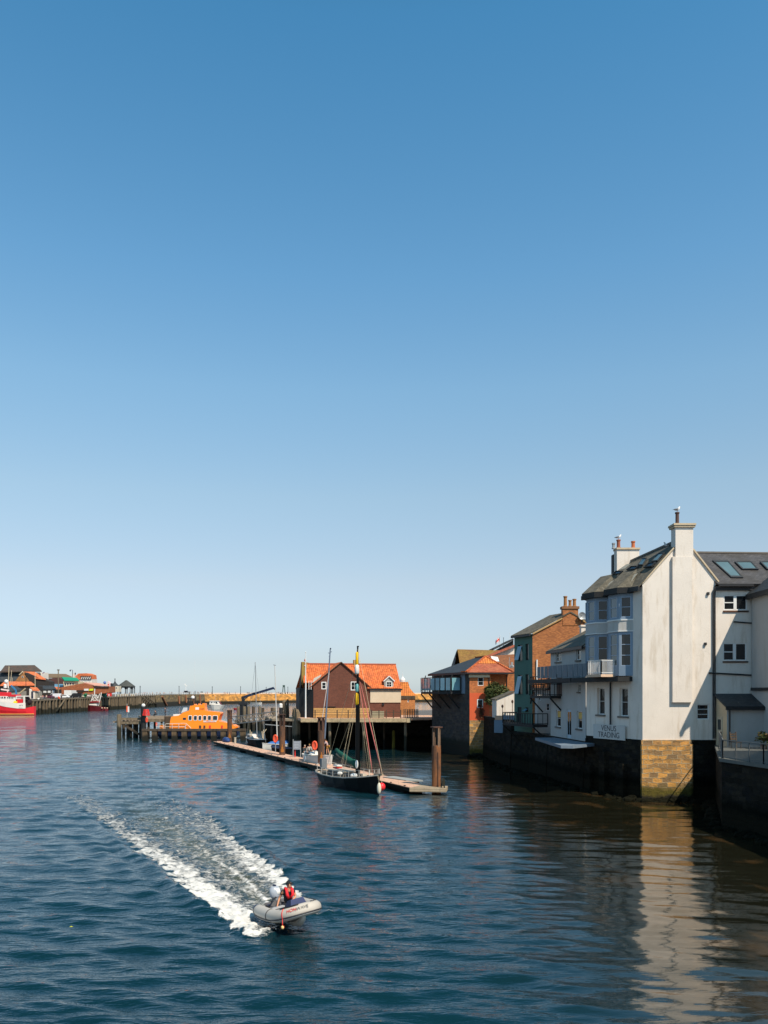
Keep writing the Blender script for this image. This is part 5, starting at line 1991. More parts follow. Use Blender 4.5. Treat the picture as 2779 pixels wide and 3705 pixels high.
mb.prism([(XW(1083, 118.85), 118.85, ZW(2490, 119)), (XW(1091, 118.85), 118.85, ZW(2490, 119)), (XW(1091.5, 118.85), 118.85, ZW(2396, 119)), (XW(1089, 118.85), 118.85, ZW(2396, 119))],
         [(XW(1083, 118.85), 122, ZW(2490, 119)), (XW(1091, 118.85), 122, ZW(2490, 119)), (XW(1091.5, 118.85), 122, ZW(2396, 119)), (XW(1089, 118.85), 122, ZW(2396, 119))])
mb.build('parapet_side', M['black_timber'], bt_)
# dormer
ud0, ud1 = FB.px(1391, 2500)[0], FB.px(1424, 2500)[0]
umid = (ud0 + ud1) / 2
zd0, zd1, zd2 = FB.px(1407, 2492)[1], FB.px(1407, 2464)[1], FB.px(1407, 2449)[1]
mb = MB()
for sx in (ud0, ud1):
    pass
mb.prism([FB.pt(ud0, zd0, 0.0), FB.pt(ud1, zd0, 0.0), FB.pt(ud1, zd0, -3.0), FB.pt(ud0, zd0, -3.0)], [FB.pt(ud0, zd1, 0.0), FB.pt(ud1, zd1, 0.0), FB.pt(ud1, zd1, -3.0), FB.pt(ud0, zd1, -3.0)])
mb.poly([FB.pt(ud0, zd1, 0), FB.pt(ud1, zd1, 0), FB.pt(umid, zd2, 0)])
dm = mb.build('dormer', mat('dormer_grey', (0.36, 0.36, 0.33), 0.7), bt_)
FB.window(dm, (umid - 0.42, umid + 0.42, zd0 + 0.22, zd0 + 1.05), 2, 2, inset=-0.02, fw=0.09)
mb = MB()
for s_ in (-1, 1):
    e = (ud0 - 0.15) if s_ < 0 else (ud1 + 0.15)
    roof_plane(mb, FB.pt(e, zd1 - 0.1, 0.15), FB.pt(e, zd1 - 0.1, -2.6), FB.pt(umid, zd2 + 0.05, -3.2), FB.pt(umid, zd2 + 0.05, 0.15), 0.08)
mb.build('dormer_roof', M['pantile'], dm)
mb = MB()
for e in (ud0 - 0.15, ud1 + 0.15):
    mb.bar(FB.pt(e, zd1 - 0.05, 0.17), FB.pt(umid, zd2 + 0.1, 0.17), 0.05, 0.13)
mb.build('bargeboard', M['white_paint'], dm)
# lead valley left of the gable
mb = MB()
q = [(1129, 2473), (1160, 2450), (1163, 2441), (1136, 2455)]
nB = (FB.pt(eR, zEv, 0.25) - FB.pt(eL, zEv, 0.25)).cross(FB.pt(uRL, zR, RO) - FB.pt(eL, zEv, 0.25)).normalized()
nB = nB if nB.z > 0 else -nB
a = [pplane(x, y, FB.pt(eL, zEv, 0.25) + nB * 0.14, nB) for x, y in q]
mb.prism([p + nB * 0.01 for p in a], [p + nB * 0.05 for p in a])
mb.build('flashing', mat('lead_pale', (0.36, 0.34, 0.30), 0.6), rf)
mb = MB()
mb.box(FB.pt(FB.px(1386, 2555)[0], FB.px(1386, 2549)[1], 0.08), (0.3, 0.16, 0.24))
mb.build('wall_lamp', M['black_iron'], bt_)
# dark shelf brackets on the gable (gantry)
sg_ = thing('wall_bracket', 'dark shelf bracket fixed low on the brown gable behind the mast', 'bracket', FB.pt(2.5, 7, 0.3))
mb = MB()
ua_, za_ = FB.px(1170, 2562)
ub_, zb2 = FB.px(1214, 2572)
FB.bar(mb, ua_, ub_, zb2, za_, 0.0, 0.6)
FB.bar(mb, ua_, ub_, za_ + 0.15, za_ + 0.22, 0.0, 0.6)
mb.build('shelf', M['black_timber'], sg_)

# the small pyramid-roofed house to its right
ph = thing('pyramid_roof_house', 'small orange brick hut with swept orange tile roof and white finial right of the boathouse', 'building', (5, 134, 4))
Yh = 134
mb = MB()
FH = Fac((XW(1440, Yh), Yh), (XW(1502, Yh), Yh))
hs2 = [FH.rect(1474, 2531, 1480, 2541)]
FH.wall(mb, 0, FH.L, 2.0, ZW(2521, Yh), hs2)
mb.poly([FH.pt(FH.L, 2), FH.pt(FH.L, ZW(2521, Yh)), FH.pt(FH.L, ZW(2521, Yh), -5), FH.pt(FH.L, 2, -5)])
mb.build('wall', mat('brick_orange2', (0.55, 0.22, 0.07), 0.85, 'brick', (0.38, 0.14, 0.05)), ph)
FH.window(ph, hs2[0], 1, 1)
mb = MB()
xc = XW(1458, Yh)
prof = [(ZW(2517, Yh), XW(1509, Yh) - xc), (ZW(2506, Yh), XW(1497, Yh) - xc), (ZW(2490, Yh), XW(1484, Yh) - xc), (ZW(2467, Yh), XW(1478, Yh) - xc)]
yc = Yh + 2.6
for (z0, w0), (z1, w1) in zip(prof, prof[1:]):
    c0 = [(xc - w0, yc - w0 * 1.15, z0), (xc + w0, yc - w0 * 1.15, z0), (xc + w0, yc + w0, z0), (xc - w0, yc + w0, z0)]
    c1 = [(xc - w1, yc - w1 * 1.15, z1), (xc + w1, yc - w1 * 1.15, z1), (xc + w1, yc + w1, z1), (xc - w1, yc + w1, z1)]
    for i in range(4):
        j = (i + 1) % 4
        mb.poly([c0[i], c0[j], c1[j], c1[i]])
mb.poly(c1)
mb.build('roof', M['pantile_yellow'], ph)
mb = MB()
mb.bx(XW(1440, Yh), XW(1503, Yh), Yh - 0.1, Yh + 5, ZW(2530, Yh), ZW(2518, Yh))
mb.build('eaves_band', M['timber_dark'], ph)
mb = MB()
mb.lathe([(0.42, 0), (0.45, 0.35), (0.30, 0.6), (0.12, 0.75), (0.1, 0.9), (0.04, 0.95), (0.03, 1.7)], (XW(1457, yc), yc, ZW(2467, yc)), 12)
mb.build('finial', M['white_paint'], ph)

# flagpole and masts in front of the boathouse
fp = thing('flagpole', 'white flagpole with a furled red and white flag left of the brown boathouse', 'flagpole', (XW(1106, 115), 115, DZ))
mb = MB()
mb.tube([(XW(1106, 115), 115, DZ), (XW(1106, 115), 115, ZW(2362, 115))], [0.11, 0.05], 10)
mb.ball((XW(1106, 115), 115, ZW(2360, 115)), 0.09)
mb.build('pole', M['white_paint'], fp)
mb = MB()
for i in range(8):
    z0 = ZW(2382 + i * 4, 115)
    z1 = ZW(2382 + (i + 1) * 4, 115)
    w = 0.10 + 0.07 * math.sin(i * 1.1)
    w2 = 0.10 + 0.07 * math.sin((i + 1) * 1.1)
    x = XW(1105, 115)
    mb.prism([(x - w, 114.9, z0), (x, 114.78, z0), (x, 114.95, z0)], [(x - w2, 114.9, z1), (x, 114.78, z1), (x, 114.95, z1)], 1 if i % 3 else 0)
mb.build('flag', [M['white_paint'], M['red_paint']], fp)

# ---------------------------------------------------------------- the pontoon
PA0, PA1 = Vector((-26.2, 128.0, 0)), Vector((2.1, 65.5, 0))
pd = (PA1 - PA0).normalized()
pn = Vector((-pd.y, pd.x, 0))    # away from the camera side
if pn.x < 0:
    pn = -pn
PZ = 0.55
pt_ = thing('pontoon', 'long floating timber walkway with pinkish planking running to the right-hand pile', 'pontoon', (-12, 96, 0.3))
mb = MB()
n = 9
for i in range(n):
    a, b = PA0.lerp(PA1, i / n + 0.0006), PA0.lerp(PA1, (i + 1) / n - 0.0006)
    mb.prism([V(a, PZ - 0.06), V(b, PZ - 0.06), V(b + pn * 2.05, PZ - 0.06), V(a + pn * 2.05, PZ - 0.06)], [V(a, PZ), V(b, PZ), V(b + pn * 2.05, PZ), V(a + pn * 2.05, PZ)])
mb.build('decking', M['deck_pink'], pt_)
mb = MB()
mb.prism([V(PA0 + pn * 0.05, PZ - 0.34), V(PA1 + pn * 0.05, PZ - 0.34), V(PA1 + pn * 2.0, PZ - 0.34), V(PA0 + pn * 2.0, PZ - 0.34)],
         [V(PA0 + pn * 0.05, PZ - 0.062), V(PA1 + pn * 0.05, PZ - 0.062), V(PA1 + pn * 2.0, PZ - 0.062), V(PA0 + pn * 2.0, PZ - 0.062)])
mb.build('side_beam', M['timber_dark'], pt_)
for i in range(8):
    a = PA0.lerp(PA1, (i + 0.15) / 8)
    b = PA0.lerp(PA1, (i + 0.8) / 8)
    mb = MB()
    mb.prism([V(a + pn * 0.15, -0.5), V(b + pn * 0.15, -0.5), V(b + pn * 1.9, -0.5), V(a + pn * 1.9, -0.5)], [V(a + pn * 0.15, 0.2), V(b + pn * 0.15, 0.2), V(b + pn * 1.9, 0.2), V(a + pn * 1.9, 0.2)])
    mb.build('float', M['black_timber'], pt_)
# end platform
mb = MB()
ep = [(2.0, 65.3), (4.85, 64.95), (5.1, 66.6), (3.9, 67.0), (2.9, 67.2)]
mb.ext(ep, PZ - 0.3, PZ + 0.01)
mb.build('end_platform', M['deck_grey'], pt_)
for p in ((4.5, 65.5), (4.72, 65.2), (4.7, 66.4)):
    mb = MB()
    mb.bx(p[0] - 0.05, p[0] + 0.05, p[1] - 0.05, p[1] + 0.05, PZ, PZ + 0.68)
    mb.build('stub_post', M['timber_grey'], pt_)
mb = MB()
for i in range(26):
    p = PA0.lerp(PA1, (i + 0.5) / 26) + pn * 0.12
    mb.box(V(p, PZ + 0.03), (0.09, 0.24, 0.06), math.atan2(pd.y, pd.x) + 1.57)
mb.build('cleats', M['black_iron'], pt_)
# steel guide piles
piles = [(1579, 66.3, 2631, 2697, 0.36, 'rusty steel guide pile with flat cap at the right end of the walkway', 0),
         (1162, 87.2, 2597, 2643, 0.34, 'rusty guide pile beside the black sailing boat, with an orange arrow patch', 1),
         (1021, 100.2, 2585, 2627, 0.36, 'rusty guide pile between the blue-covered dinghy and the notice board', 1),
         (831, 132, 2570, 2601, 0.38, 'dark guide pile farthest left, in front of the orange lifeboat bow', 1)]
for x, Y, yt, ym, r, lb, arrow in piles:
    X = XW(x, Y)
    t = thing('guide_pile', lb, 'pile', (X, Y, 0), 'steel guide piles of the walkway')
    zt, zm = ZW(yt, Y), ZW(ym, Y)
    mb = MB()
    mb.tube([(X, Y, -2), (X, Y, zm)], r, 18)
    tb = mb.build('tube', M['rust'] if not arrow else mat('rust_brown', (0.17, 0.075, 0.035), 0.85, 'rust', (0.065, 0.038, 0.028)), t, smooth=False)
    autosmooth(tb)
    for k in range(4):
        a = k * math.pi / 2 + 0.5
        mb = MB()
        mb.box((X + r * 0.78 * math.cos(a), Y + r * 0.78 * math.sin(a), (zt + zm) / 2 - 0.05), (0.16, 0.12, zt - zm + 0.1), a)
        mb.build('upright', M['rust_dark'] if arrow else mat('rust_pale', (0.22, 0.14, 0.09), 0.85, 'rust', (0.10, 0.06, 0.04)), t)
    mb = MB()
    mb.box((X, Y, zt), (r * 2.1, r * 2.1, 0.10), 0.3)
    mb.build('cap', M['rust_dark'], t)
    if arrow:
        mb = MB()
        for k in range(5):
            a = -math.pi / 2 + (k - 2) * 0.2 + 0.15
            mb.box((X + (r + 0.01) * math.cos(a), Y + (r + 0.01) * math.sin(a), 1.35 - abs(k - 2) * 0.13), (0.06, 0.02, 0.95 - abs(k - 2) * 0.3), a + math.pi / 2)
        mb.build('arrow_patch', mat('orange_patch', (0.42, 0.16, 0.03), 0.9), t)
    else:
        mb = MB()
        mb.box((X + 0.1, Y - r, 1.9), (0.05, 0.08, 2.8))
        mb.build('groove', M['rust_dark'], t)

# things on the walkway


def onp(u, w=1.0):
    """point on the walkway: u along it (0 = far left end), w across"""
    p = PA0.lerp(PA1, u) + pn * w
    return Vector((p.x, p.y, PZ))


def u_at(sx, w=1.0):
    best = min(range(1001), key=lambda i: abs((lambda p: CX + S * p.x / p.y)(PA0.lerp(PA1, i / 1000) + pn * w) - sx))
    return best / 1000


def life_ring(sx, w, lb, h=2.0):
    p = onp(u_at(sx, w), w)
    t = thing('lifebuoy_post', lb, 'lifebuoy', p, 'lifebuoys on posts')
    mb = MB()
    mb.tube([p, p + Vector((0, 0, h))], 0.05, 8)
    mb.build('post', M['grey_metal'], t)
    mb = MB()
    c = p + Vector((0, -0.12, h - 0.25))
    mb.tube([c + Vector((0.22 * math.cos(k * math.pi / 8), -0.04 * math.cos(k * math.pi / 8), 0.42 * math.sin(k * math.pi / 8))) for k in range(16)], 0.11, 8, closed=True)
    mb.build('ring', mat('ring_orange', (0.85, 0.10, 0.04), 0.6), t, smooth=True)
    mb = MB()
    mb.box(c, (0.42, 0.06, 0.7))
    mb.build('backboard', mat('ring_dull', (0.55, 0.09, 0.05), 0.7), t)
    return t


life_ring(997, 1.6, 'bright orange lifebuoy on a post left of the middle guide pile')
life_ring(1139, 1.5, 'orange lifebuoy on a post left of the pile by the black sailing boat')
p = onp(u_at(1074, 1.7), 1.7)
t = thing('notice_board', 'blue-grey notice board on two posts on the walkway', 'sign', p)
xa, xb = XW(1061, p.y), XW(1088, p.y)
mb = MB()
for x in (xa, xb):
    mb.bx(x - 0.04, x + 0.04, p.y - 0.04, p.y + 0.04, PZ, ZW(2675, p.y) if x == xa else ZW(2680, p.y))
mb.build('post', M['grey_metal'], t)
mb = MB()
mb.bx(xa + 0.04, xb - 0.04, p.y - 0.06, p.y - 0.01, ZW(2712, p.y), ZW(2681, p.y))
mb.build('board', mat('board_bluegrey', (0.24, 0.27, 0.32), 0.7), t)
mb = MB()
for i in range(4):
    z = ZW(2687 + i * 6, p.y)
    mb.bx(xa + 0.14, xb - 0.14 - 0.08 * (i % 2), p.y - 0.072, p.y - 0.062, z - 0.03, z + 0.03)
mb.build('text_lines', mat('board_text', (0.40, 0.43, 0.47), 0.7), t)
mb = MB()
mb.bx(XW(1066, p.y), XW(1069, p.y), p.y + 0.1, p.y + 0.2, PZ, ZW(2712, p.y))
mb.build('red_tube', M['red_paint'], t)
# blue tarpaulin bundle and a bollard near the far end
p = onp(u_at(818, 1.4), 1.4)
t = thing('covered_bundle', 'blue tarpaulin bundle lying on the far end of the walkway', 'bundle', p)
mb = MB()
mb.tube([p + pd * s_ + Vector((0, 0, 0.22 + 0.1 * (1 - (s_ / 1.5) ** 2))) for s_ in (-1.6, -1.3, -0.5, 0.4, 1.2, 1.5)], [0.08, 0.3, 0.42, 0.44, 0.34, 0.1], 12)
mb.build('cover', M['navy_paint'] if False else mat('bundle_blue', (0.02, 0.06, 0.20), 0.7), t, smooth=True)
mb = MB()
mb.tube([p + pd * 0.7 + Vector((0, 0, 0.25)) + Vector((0.0, 0.43 * math.cos(k * 0.7854), 0.46 * math.sin(k * 0.7854))) for k in range(8)], 0.03, 6, closed=True)
mb.build('strap', M['rope'], t)
p = onp(u_at(851, 1.7), 1.7)
t = thing('bollard', 'short pale bollard on the walkway right of the blue bundle', 'bollard', p)
mb = MB()
mb.lathe([(0.16, 0), (0.16, 0.75), (0.19, 0.78), (0.19, 0.9)], p, 12)
mb.build('post', mat('pale_post', (0.45, 0.40, 0.32), 0.8), t)
# shadow-casting handrail on the near end of the walkway
p0, p1 = onp(0.935, 1.95), onp(0.985, 1.95)
# small grey raft behind the walkway
t = thing('grey_raft', 'small grey flat raft with an open end moored behind the walkway', 'raft', (2, 72, 0))
a, b, c, d = G(1425, 2812, 0.7), G(1531, 2826, 0.7), G(1524, 2842, 0.5), G(1432, 2824, 0.5)
a, b = W(1425, 2813, 74), W(1531, 2823, 70.5)
ax = (b - a)
ax.z = 0
ax.normalize()
nn = Vector((-ax.y, ax.x, 0))
L_ = (V(b, 0) - V(a, 0)).length
base = V(a, 0)
mb = MB()
q = lambda u, w, z: base + ax * u + nn * w + Vector((0, 0, z))
mb.prism([q(0, -1.2, 0.50), q(L_ * 0.82, -1.2, 0.50), q(L_, 0, 0.50), q(0, 0, 0.50)], [q(0, -1.2, 0.62), q(L_ * 0.82, -1.2, 0.62), q(L_, 0, 0.62), q(0, 0, 0.62)])
mb.build('deck', mat('raft_grey', (0.30, 0.32, 0.31), 0.7), t)
mb = MB()
for u0_, u1_ in ((0.1, L_ * 0.4), (L_ * 0.55, L_ * 0.62), (L_ * 0.85, L_ * 0.9)):
    mb.prism([q(u0_, -1.0, -0.3), q(u1_, -1.0, -0.3), q(u1_, -0.1, -0.3), q(u0_, -0.1, -0.3)], [q(u0_, -1.0, 0.49), q(u1_, -1.0, 0.49), q(u1_, -0.1, 0.49), q(u0_, -0.1, 0.49)])
mb.build('float', M['black_timber'], t)

# ---------------------------------------------------------------- lifeboat berth: jetty, dolphins
JY = 139.0


def post(t, x, Y, yt, r=0.28, m=None, square=False, name='pile', zb=-2):
    mb = MB()
    X = XW(x, Y)
    if square:
        mb.bx(X - r, X + r, Y - r, Y + r, zb, ZW(yt, Y))
    else:
        mb.tube([(X, Y, zb), (X, Y, ZW(yt, Y))], [r * 1.05, r * 0.92], 10)
    return mb.build(name, m or M['timber_dark'], t)


jt = thing('berth_fender', 'row of square dark fender piles with a top beam in front of the lifeboat', 'fender', (-35, JY, 0))
for i, x in enumerate((526, 560, 596, 632, 668, 703, 738, 774, 809, 846, 880)):
    post(jt, x, JY, 2645, 0.42, mat('fender_front', (0.13, 0.085, 0.045), 0.9, 'wood', (0.06, 0.045, 0.03), low=(1.0, (0.012, 0.012, 0.008))), True)
mb = MB()
mb.bx(XW(516, JY), XW(890, JY), JY - 0.5, JY + 0.5, ZW(2645, JY), ZW(2637, JY))
mb.bx(XW(520, JY), XW(885, JY), JY + 0.43, JY + 0.55, 0.35, 0.55)
mb.build('beam', M['timber_dark'], jt)
# outer jetty to the left
Yj = 150.0
oj = thing('timber_jetty', 'old dark timber jetty on many piles at the far left of the lifeboat berth', 'jetty', (-45, Yj, 0))
XJ0, XJ1 = XW(432, Yj), XW(610, Yj)
mb = MB()
mb.ext([(XJ0, 146.5), (XW(530, 146.5), 146.5), (XW(530, 150), 150.4), (XW(530, 158), 158), (XJ0, 158)], 2.75, 3.0)
mb.ext([(XW(532, 150.5), 150.5), (XW(612, 151), 150.5), (XW(640, 172), 172), (XW(500, 172), 172)], 3.05, 3.3)
mb.build('decking', mat('jetty_deck', (0.26, 0.18, 0.11), 0.9, 'plank', (0.18, 0.13, 0.08)), oj)
mb = MB()
mb.bx(XW(437, 146.3), XW(518, 146.3), 146.2, 146.5, ZW(2605, 146.4), ZW(2597, 146.4))
mb.bx(XW(437, 145.9), XW(525, 145.9), 145.7, 146.0, ZW(2620, 145.8), ZW(2611, 145.8))
mb.bx(XW(535, 150.3), XW(602, 150.3), 150.1, 150.45, ZW(2612, 150.2), ZW(2602, 150.2))
mb.build('waling', M['timber_grey'], oj)
mb = MB()
mb.bar((XW(436, 146), 146, ZW(2615, 146)), (XW(500, 146), 146, ZW(2655, 146)), 0.35)
mb.bar((XW(500, 146), 146, ZW(2655, 146)), (XW(520, 146), 146.2, ZW(2665, 146)), 0.35)
mb.build('brace', M['timber_dark'], oj)
post(oj, 431, 145.5, 2584, 0.42, M['timber_grey'])
for x in (448, 462, 474, 486, 496, 508, 519):
    post(oj, x, 147 + (x % 7) * 0.2, 2606, 0.24)
for x in (446, 470, 493, 515, 538, 560, 585, 606):
    post(oj, x, 152, 2606, 0.22)
mb = MB()
mb.bx(XW(505, 148), XW(535, 148), 147.6, 149.2, -2, 1.9)
mb.build('crib', M['timber_dark'], oj)
post(oj, 607, 149.5, 2592, 0.5, M['timber_dark'], True)
# light tower pile with red basket
t = thing('harbour_marker', 'black pile with white dome light and red basket on the berth corner', 'beacon', (XW(521, 145), 145, 0))
X = XW(519, 145)
mb = MB()
mb.tube([(X, 145, -2), (X, 145, ZW(2559, 145))], 0.45, 14)
autosmooth(mb.build('pile', M['black_timber'], t))
mb = MB()
mb.ball((X, 145, ZW(2552.5, 145)), 0.33, 14, 10)
mb.build('lamp', M['white_paint'], t, smooth=True)
mb = MB()
Xb = XW(529, 144.4)
z0, z1 = ZW(2588, 144.4), ZW(2568, 144.4)
for k in range(12):
    a = k * math.pi / 6
    mb.bar((Xb + 0.62 * math.cos(a), 144.4 + 0.62 * math.sin(a), z0), (Xb + 0.42 * math.cos(a), 144.4 + 0.42 * math.sin(a), z1), 0.17, 0.05)
for z, r_ in ((z0, 0.62), (z1, 0.42)):
    mb.tube([(Xb + r_ * math.cos(k * math.pi / 6), 144.4 + r_ * math.sin(k * math.pi / 6), z) for k in range(12)], 0.07, 6, closed=True)
mb.build('basket', M['red_paint'], t)


def panel_sign(x, Y, yb, y0, y1, lb):
    X = XW(x, Y)
    t = thing('lifebuoy_post', lb, 'lifebuoy', (X, Y, ZW(yb, Y)), 'lifebuoys on posts')
    mb = MB()
    mb.tube([(X, Y, ZW(yb, Y)), (X, Y, ZW(y0 - 8, Y))], 0.06, 8)
    mb.build('post', M['grey_metal'], t)
    return t, X


t, X = panel_sign(460, 148, 2598, 2554, 2576, 'orange and white panel on a thin post at the outer end of the jetty')
mb = MB()
mb.bx(X - 0.08, X + 0.16, 147.8, 147.92, ZW(2576, 148), ZW(2554, 148))
mb.build('orange_panel', mat('panel_orange', (0.85, 0.12, 0.04), 0.6), t)
mb = MB()
mb.bx(X + 0.163, X + 0.42, 147.8, 147.92, ZW(2577, 148), ZW(2556, 148))
mb.build('white_panel', M['white_paint'], t)
t, X = panel_sign(531, 139, 2639, 2598, 2614, 'orange lifebuoy on a thin post at the left corner of the lifeboat fender')
mb = MB()
mb.tube([(X + 0.05, 138.85, ZW(2605, 139)) + 0 * Vector() if False else Vector((X + 0.05 + 0.13 * math.cos(k * math.pi / 8), 138.85, ZW(2605, 139) + 0.36 * math.sin(k * math.pi / 8))) for k in range(16)], 0.1, 8, closed=True)
mb.build('ring', mat('ring_orange', (0.85, 0.10, 0.04), 0.6), t, smooth=True)

# walkways and pontoon beyond the lifeboat, gangway, crane
gw_ = thing('gangway', 'pale metal lattice gangway sloping up from the berth to the quay', 'gangway', (-17, 128, 2))
ga, gb_ = W(836, 2620, 133), W(1000, 2602, 121)
gtop_a, gtop_b = W(836, 2594, 133), W(1008, 2572, 121)
off_ = Vector((0.5, 1.4, 0))
for side, oo in (('near', Vector((0, 0, 0))), ('far', off_)):
    mb = MB()
    mb.bar(ga + oo, gb_ + oo, 0.12, 0.16)
    mb.bar(gtop_a + oo, gtop_b + oo, 0.09, 0.09)
    md_a, md_b = ga.lerp(gtop_a, 0.5), gb_.lerp(gtop_b, 0.5)
    mb.bar(md_a + oo, md_b + oo, 0.05, 0.05)
    nb = 8
    for i in range(nb + 1):
        p, q_ = ga.lerp(gb_, i / nb), gtop_a.lerp(gtop_b, i / nb)
        mb.bar(p + oo, q_ + oo, 0.06)
        if i < nb:
            p2, q2 = ga.lerp(gb_, (i + 1) / nb), gtop_a.lerp(gtop_b, (i + 1) / nb)
            if i % 2:
                mb.bar(p + oo, q2 + oo, 0.07)
            else:
                mb.bar(q_ + oo, p2 + oo, 0.07)
    mb.build('lattice_side', mat('galvanised', (0.46, 0.38, 0.31), 0.6, metal=0.1), gw_)
mb = MB()
mb.prism([ga, gb_, gb_ + off_, ga + off_], [p + Vector((0, 0, 0.06)) for p in (ga, gb_, gb_ + off_, ga + off_)])
mb.build('treads', M['deck_grey'], gw_)

lp = thing('landing_stage', 'dark timber landing stage on piles where the gangway meets the quay', 'landing stage', (-16, 122, 0))
mb = MB()
mb.ext([(XW(985, 119), 119), (XW(1092, 117), 117), (XW(1092, 131), 131), (XW(960, 131), 131)], 4.0, 4.3)
mb.build('decking', M['deck_grey'], lp)
for x, Y, yt in ((1008, 120, 2590), (1040, 122, 2600), (1060, 126, 2600), (985, 124, 2600), (1012, 130, 2600), (1050, 119, 2600), (1075, 120, 2605)):
    post(lp, x, Y, yt, 0.25)
mb = MB()
mb.bar((XW(960, 118), 118, ZW(2621, 118)), (XW(1085, 118), 118, ZW(2631, 118)), 0.1)
mb.bar((XW(1085, 118), 118, ZW(2631, 118)), (XW(1085, 118), 118, 0), 0.08)
mb.bar((XW(1060, 118), 118, 0), (XW(1060, 118), 118, ZW(2629, 118)), 0.06)
mb.build('frame', M['grey_metal'], lp)
mb = MB()
mb.ext([(XW(960, 132), 131.2), (XW(1092, 128), 128), (XW(1092, 135), 135), (XW(960, 138), 138)], -2, 3.9)
mb.build('back_wall', M['stone_quay'], lp)
for x, Y, yt, r, lb in ((1030, 123, 2532, 0.30, 'tall ragged grey dolphin pile right of the white dome light'), (1037, 124, 2548, 0.18, 'slim dark dolphin pile leaning by the boathouse corner'),
                        (1042, 123.5, 2528, 0.14, 'thin pointed dolphin pile tallest beside the boathouse'), (1064, 118, 2560, 0.30, 'broad weathered dolphin pile close to the boathouse deck'),
                        (1071, 117.5, 2561, 0.28, 'split weathered dolphin pile touching the boathouse deck'), (1080, 118, 2566, 0.22, 'short weathered dolphin pile beside the white flagpole')):
    t = thing('dolphin_pile', lb, 'pile', (XW(x, Y), Y, 0), 'weathered mooring piles by the boathouse')
    mb = MB()
    X = XW(x, Y)
    mb.tube([(X, Y, -2), (X + 0.05, Y, 5), (X + 0.1 * (x % 3 - 1), Y, ZW(yt, Y) - 0.3), (X + 0.12 * (x % 3 - 1), Y, ZW(yt, Y))], [r, r, r * 0.85, r * 0.35], 9)
    mb.build('timber', M['timber_grey'] if r > 0.2 else M['timber_dark'], t)
    mb = MB()
    for k in range(3):
        mb.bar((X - r * 0.8 + k * r * 0.7, Y - r, ZW(yt, Y) - 1.2 - 0.4 * k), (X - r * 0.7 + k * r * 0.7, Y - r * 0.9, ZW(yt, Y) - 0.1 - 0.2 * k), 0.07)
    mb.build('splinter', M['timber_grey'], t)
t = thing('dome_light', 'white dome light on a dark post above the gangway head', 'beacon', (XW(1017, 121), 121, 4.3))
mb = MB()
mb.tube([(XW(1017, 121), 121, 4.3), (XW(1017, 121), 121, ZW(2560, 121))], 0.28, 12)
mb.build('post', M['black_timber'], t)
mb = MB()
mb.tube([(XW(1016, 121), 121, ZW(2560, 121)), (XW(1016, 121), 121, ZW(2550, 121))], 0.26, 12)
mb.ball((XW(1016, 121), 121, ZW(2551, 121)), 0.27, 12, 8)
mb.build('lamp', M['white_paint'], t)

# inner floating pontoon between gangway and piles + crane jetty beyond the lifeboat
ip = thing('crane_jetty', 'dark timber jetty beyond the lifeboat carrying the black crane', 'jetty', (-30, 175, 0))
mb = MB()
mb.ext([(XW(850, 178), 178), (XW(955, 178), 178), (XW(965, 186), 186), (XW(850, 186), 186)], 1.6, 1.9)
mb.ext([(XW(858, 178.5), 178.5), (XW(945, 178.5), 178.5), (XW(945, 184), 184), (XW(858, 184), 184)], -1, 1.6)
mb.build('decking', M['timber_dark'], ip)
for x in (862, 884, 900, 917, 940, 951, 985, 992):
    post(ip, x, 177.5, 2561 if x > 945 else 2556, 0.35, M['timber_grey'] if x % 2 == 0 else M['timber_dark'])
cr = thing('crane', 'black crane with long angled jib on the jetty beyond the lifeboat', 'crane', (XW(880, 180), 180, 1.9))
mb = MB()
X = XW(881, 180)
mb.tube([(X, 180, 1.9), (X, 180, ZW(2548, 180))], 0.8, 12)
mb.box((X, 180, ZW(2546, 180)), (1.9, 1.6, 0.5))
mb.build('pedestal', M['black_iron'], cr)
mb = MB()
mb.bar((XW(881, 180), 180, ZW(2548, 180)), (XW(879, 180), 180, ZW(2519, 180)), 0.62, 0.6)
mb.build('mast', M['black_iron'], cr)
mb = MB()
mb.bar((XW(884, 180), 180, ZW(2522, 180)), (XW(922, 180), 180, ZW(2509, 180)), 0.6, 0.5)
mb.bar((XW(918, 180), 180, ZW(2511, 180)), (XW(991, 180), 180, ZW(2489, 180)), 0.6, 0.48)
mb.bar((XW(990, 180), 180, ZW(2489, 180)), (XW(994, 180), 180, ZW(2495, 180)), 0.25)
mb.build('jib', M['navy_paint'], cr)
mb = MB()
mb.bar((XW(884, 179.6), 179.6, ZW(2532, 180)), (XW(899, 179.6), 179.6, ZW(2519, 180)), 0.18)
mb.build('ram', M['black_iron'], cr)
# ================================================================ left quay, pier and the town front
def zq(Y):
    return float(np.interp(Y, [240, 313, 350, 416, 536, 600], [4.9, 5.2, 5.7, 6.2, 7.0, 7.1]))


QX = -132.0
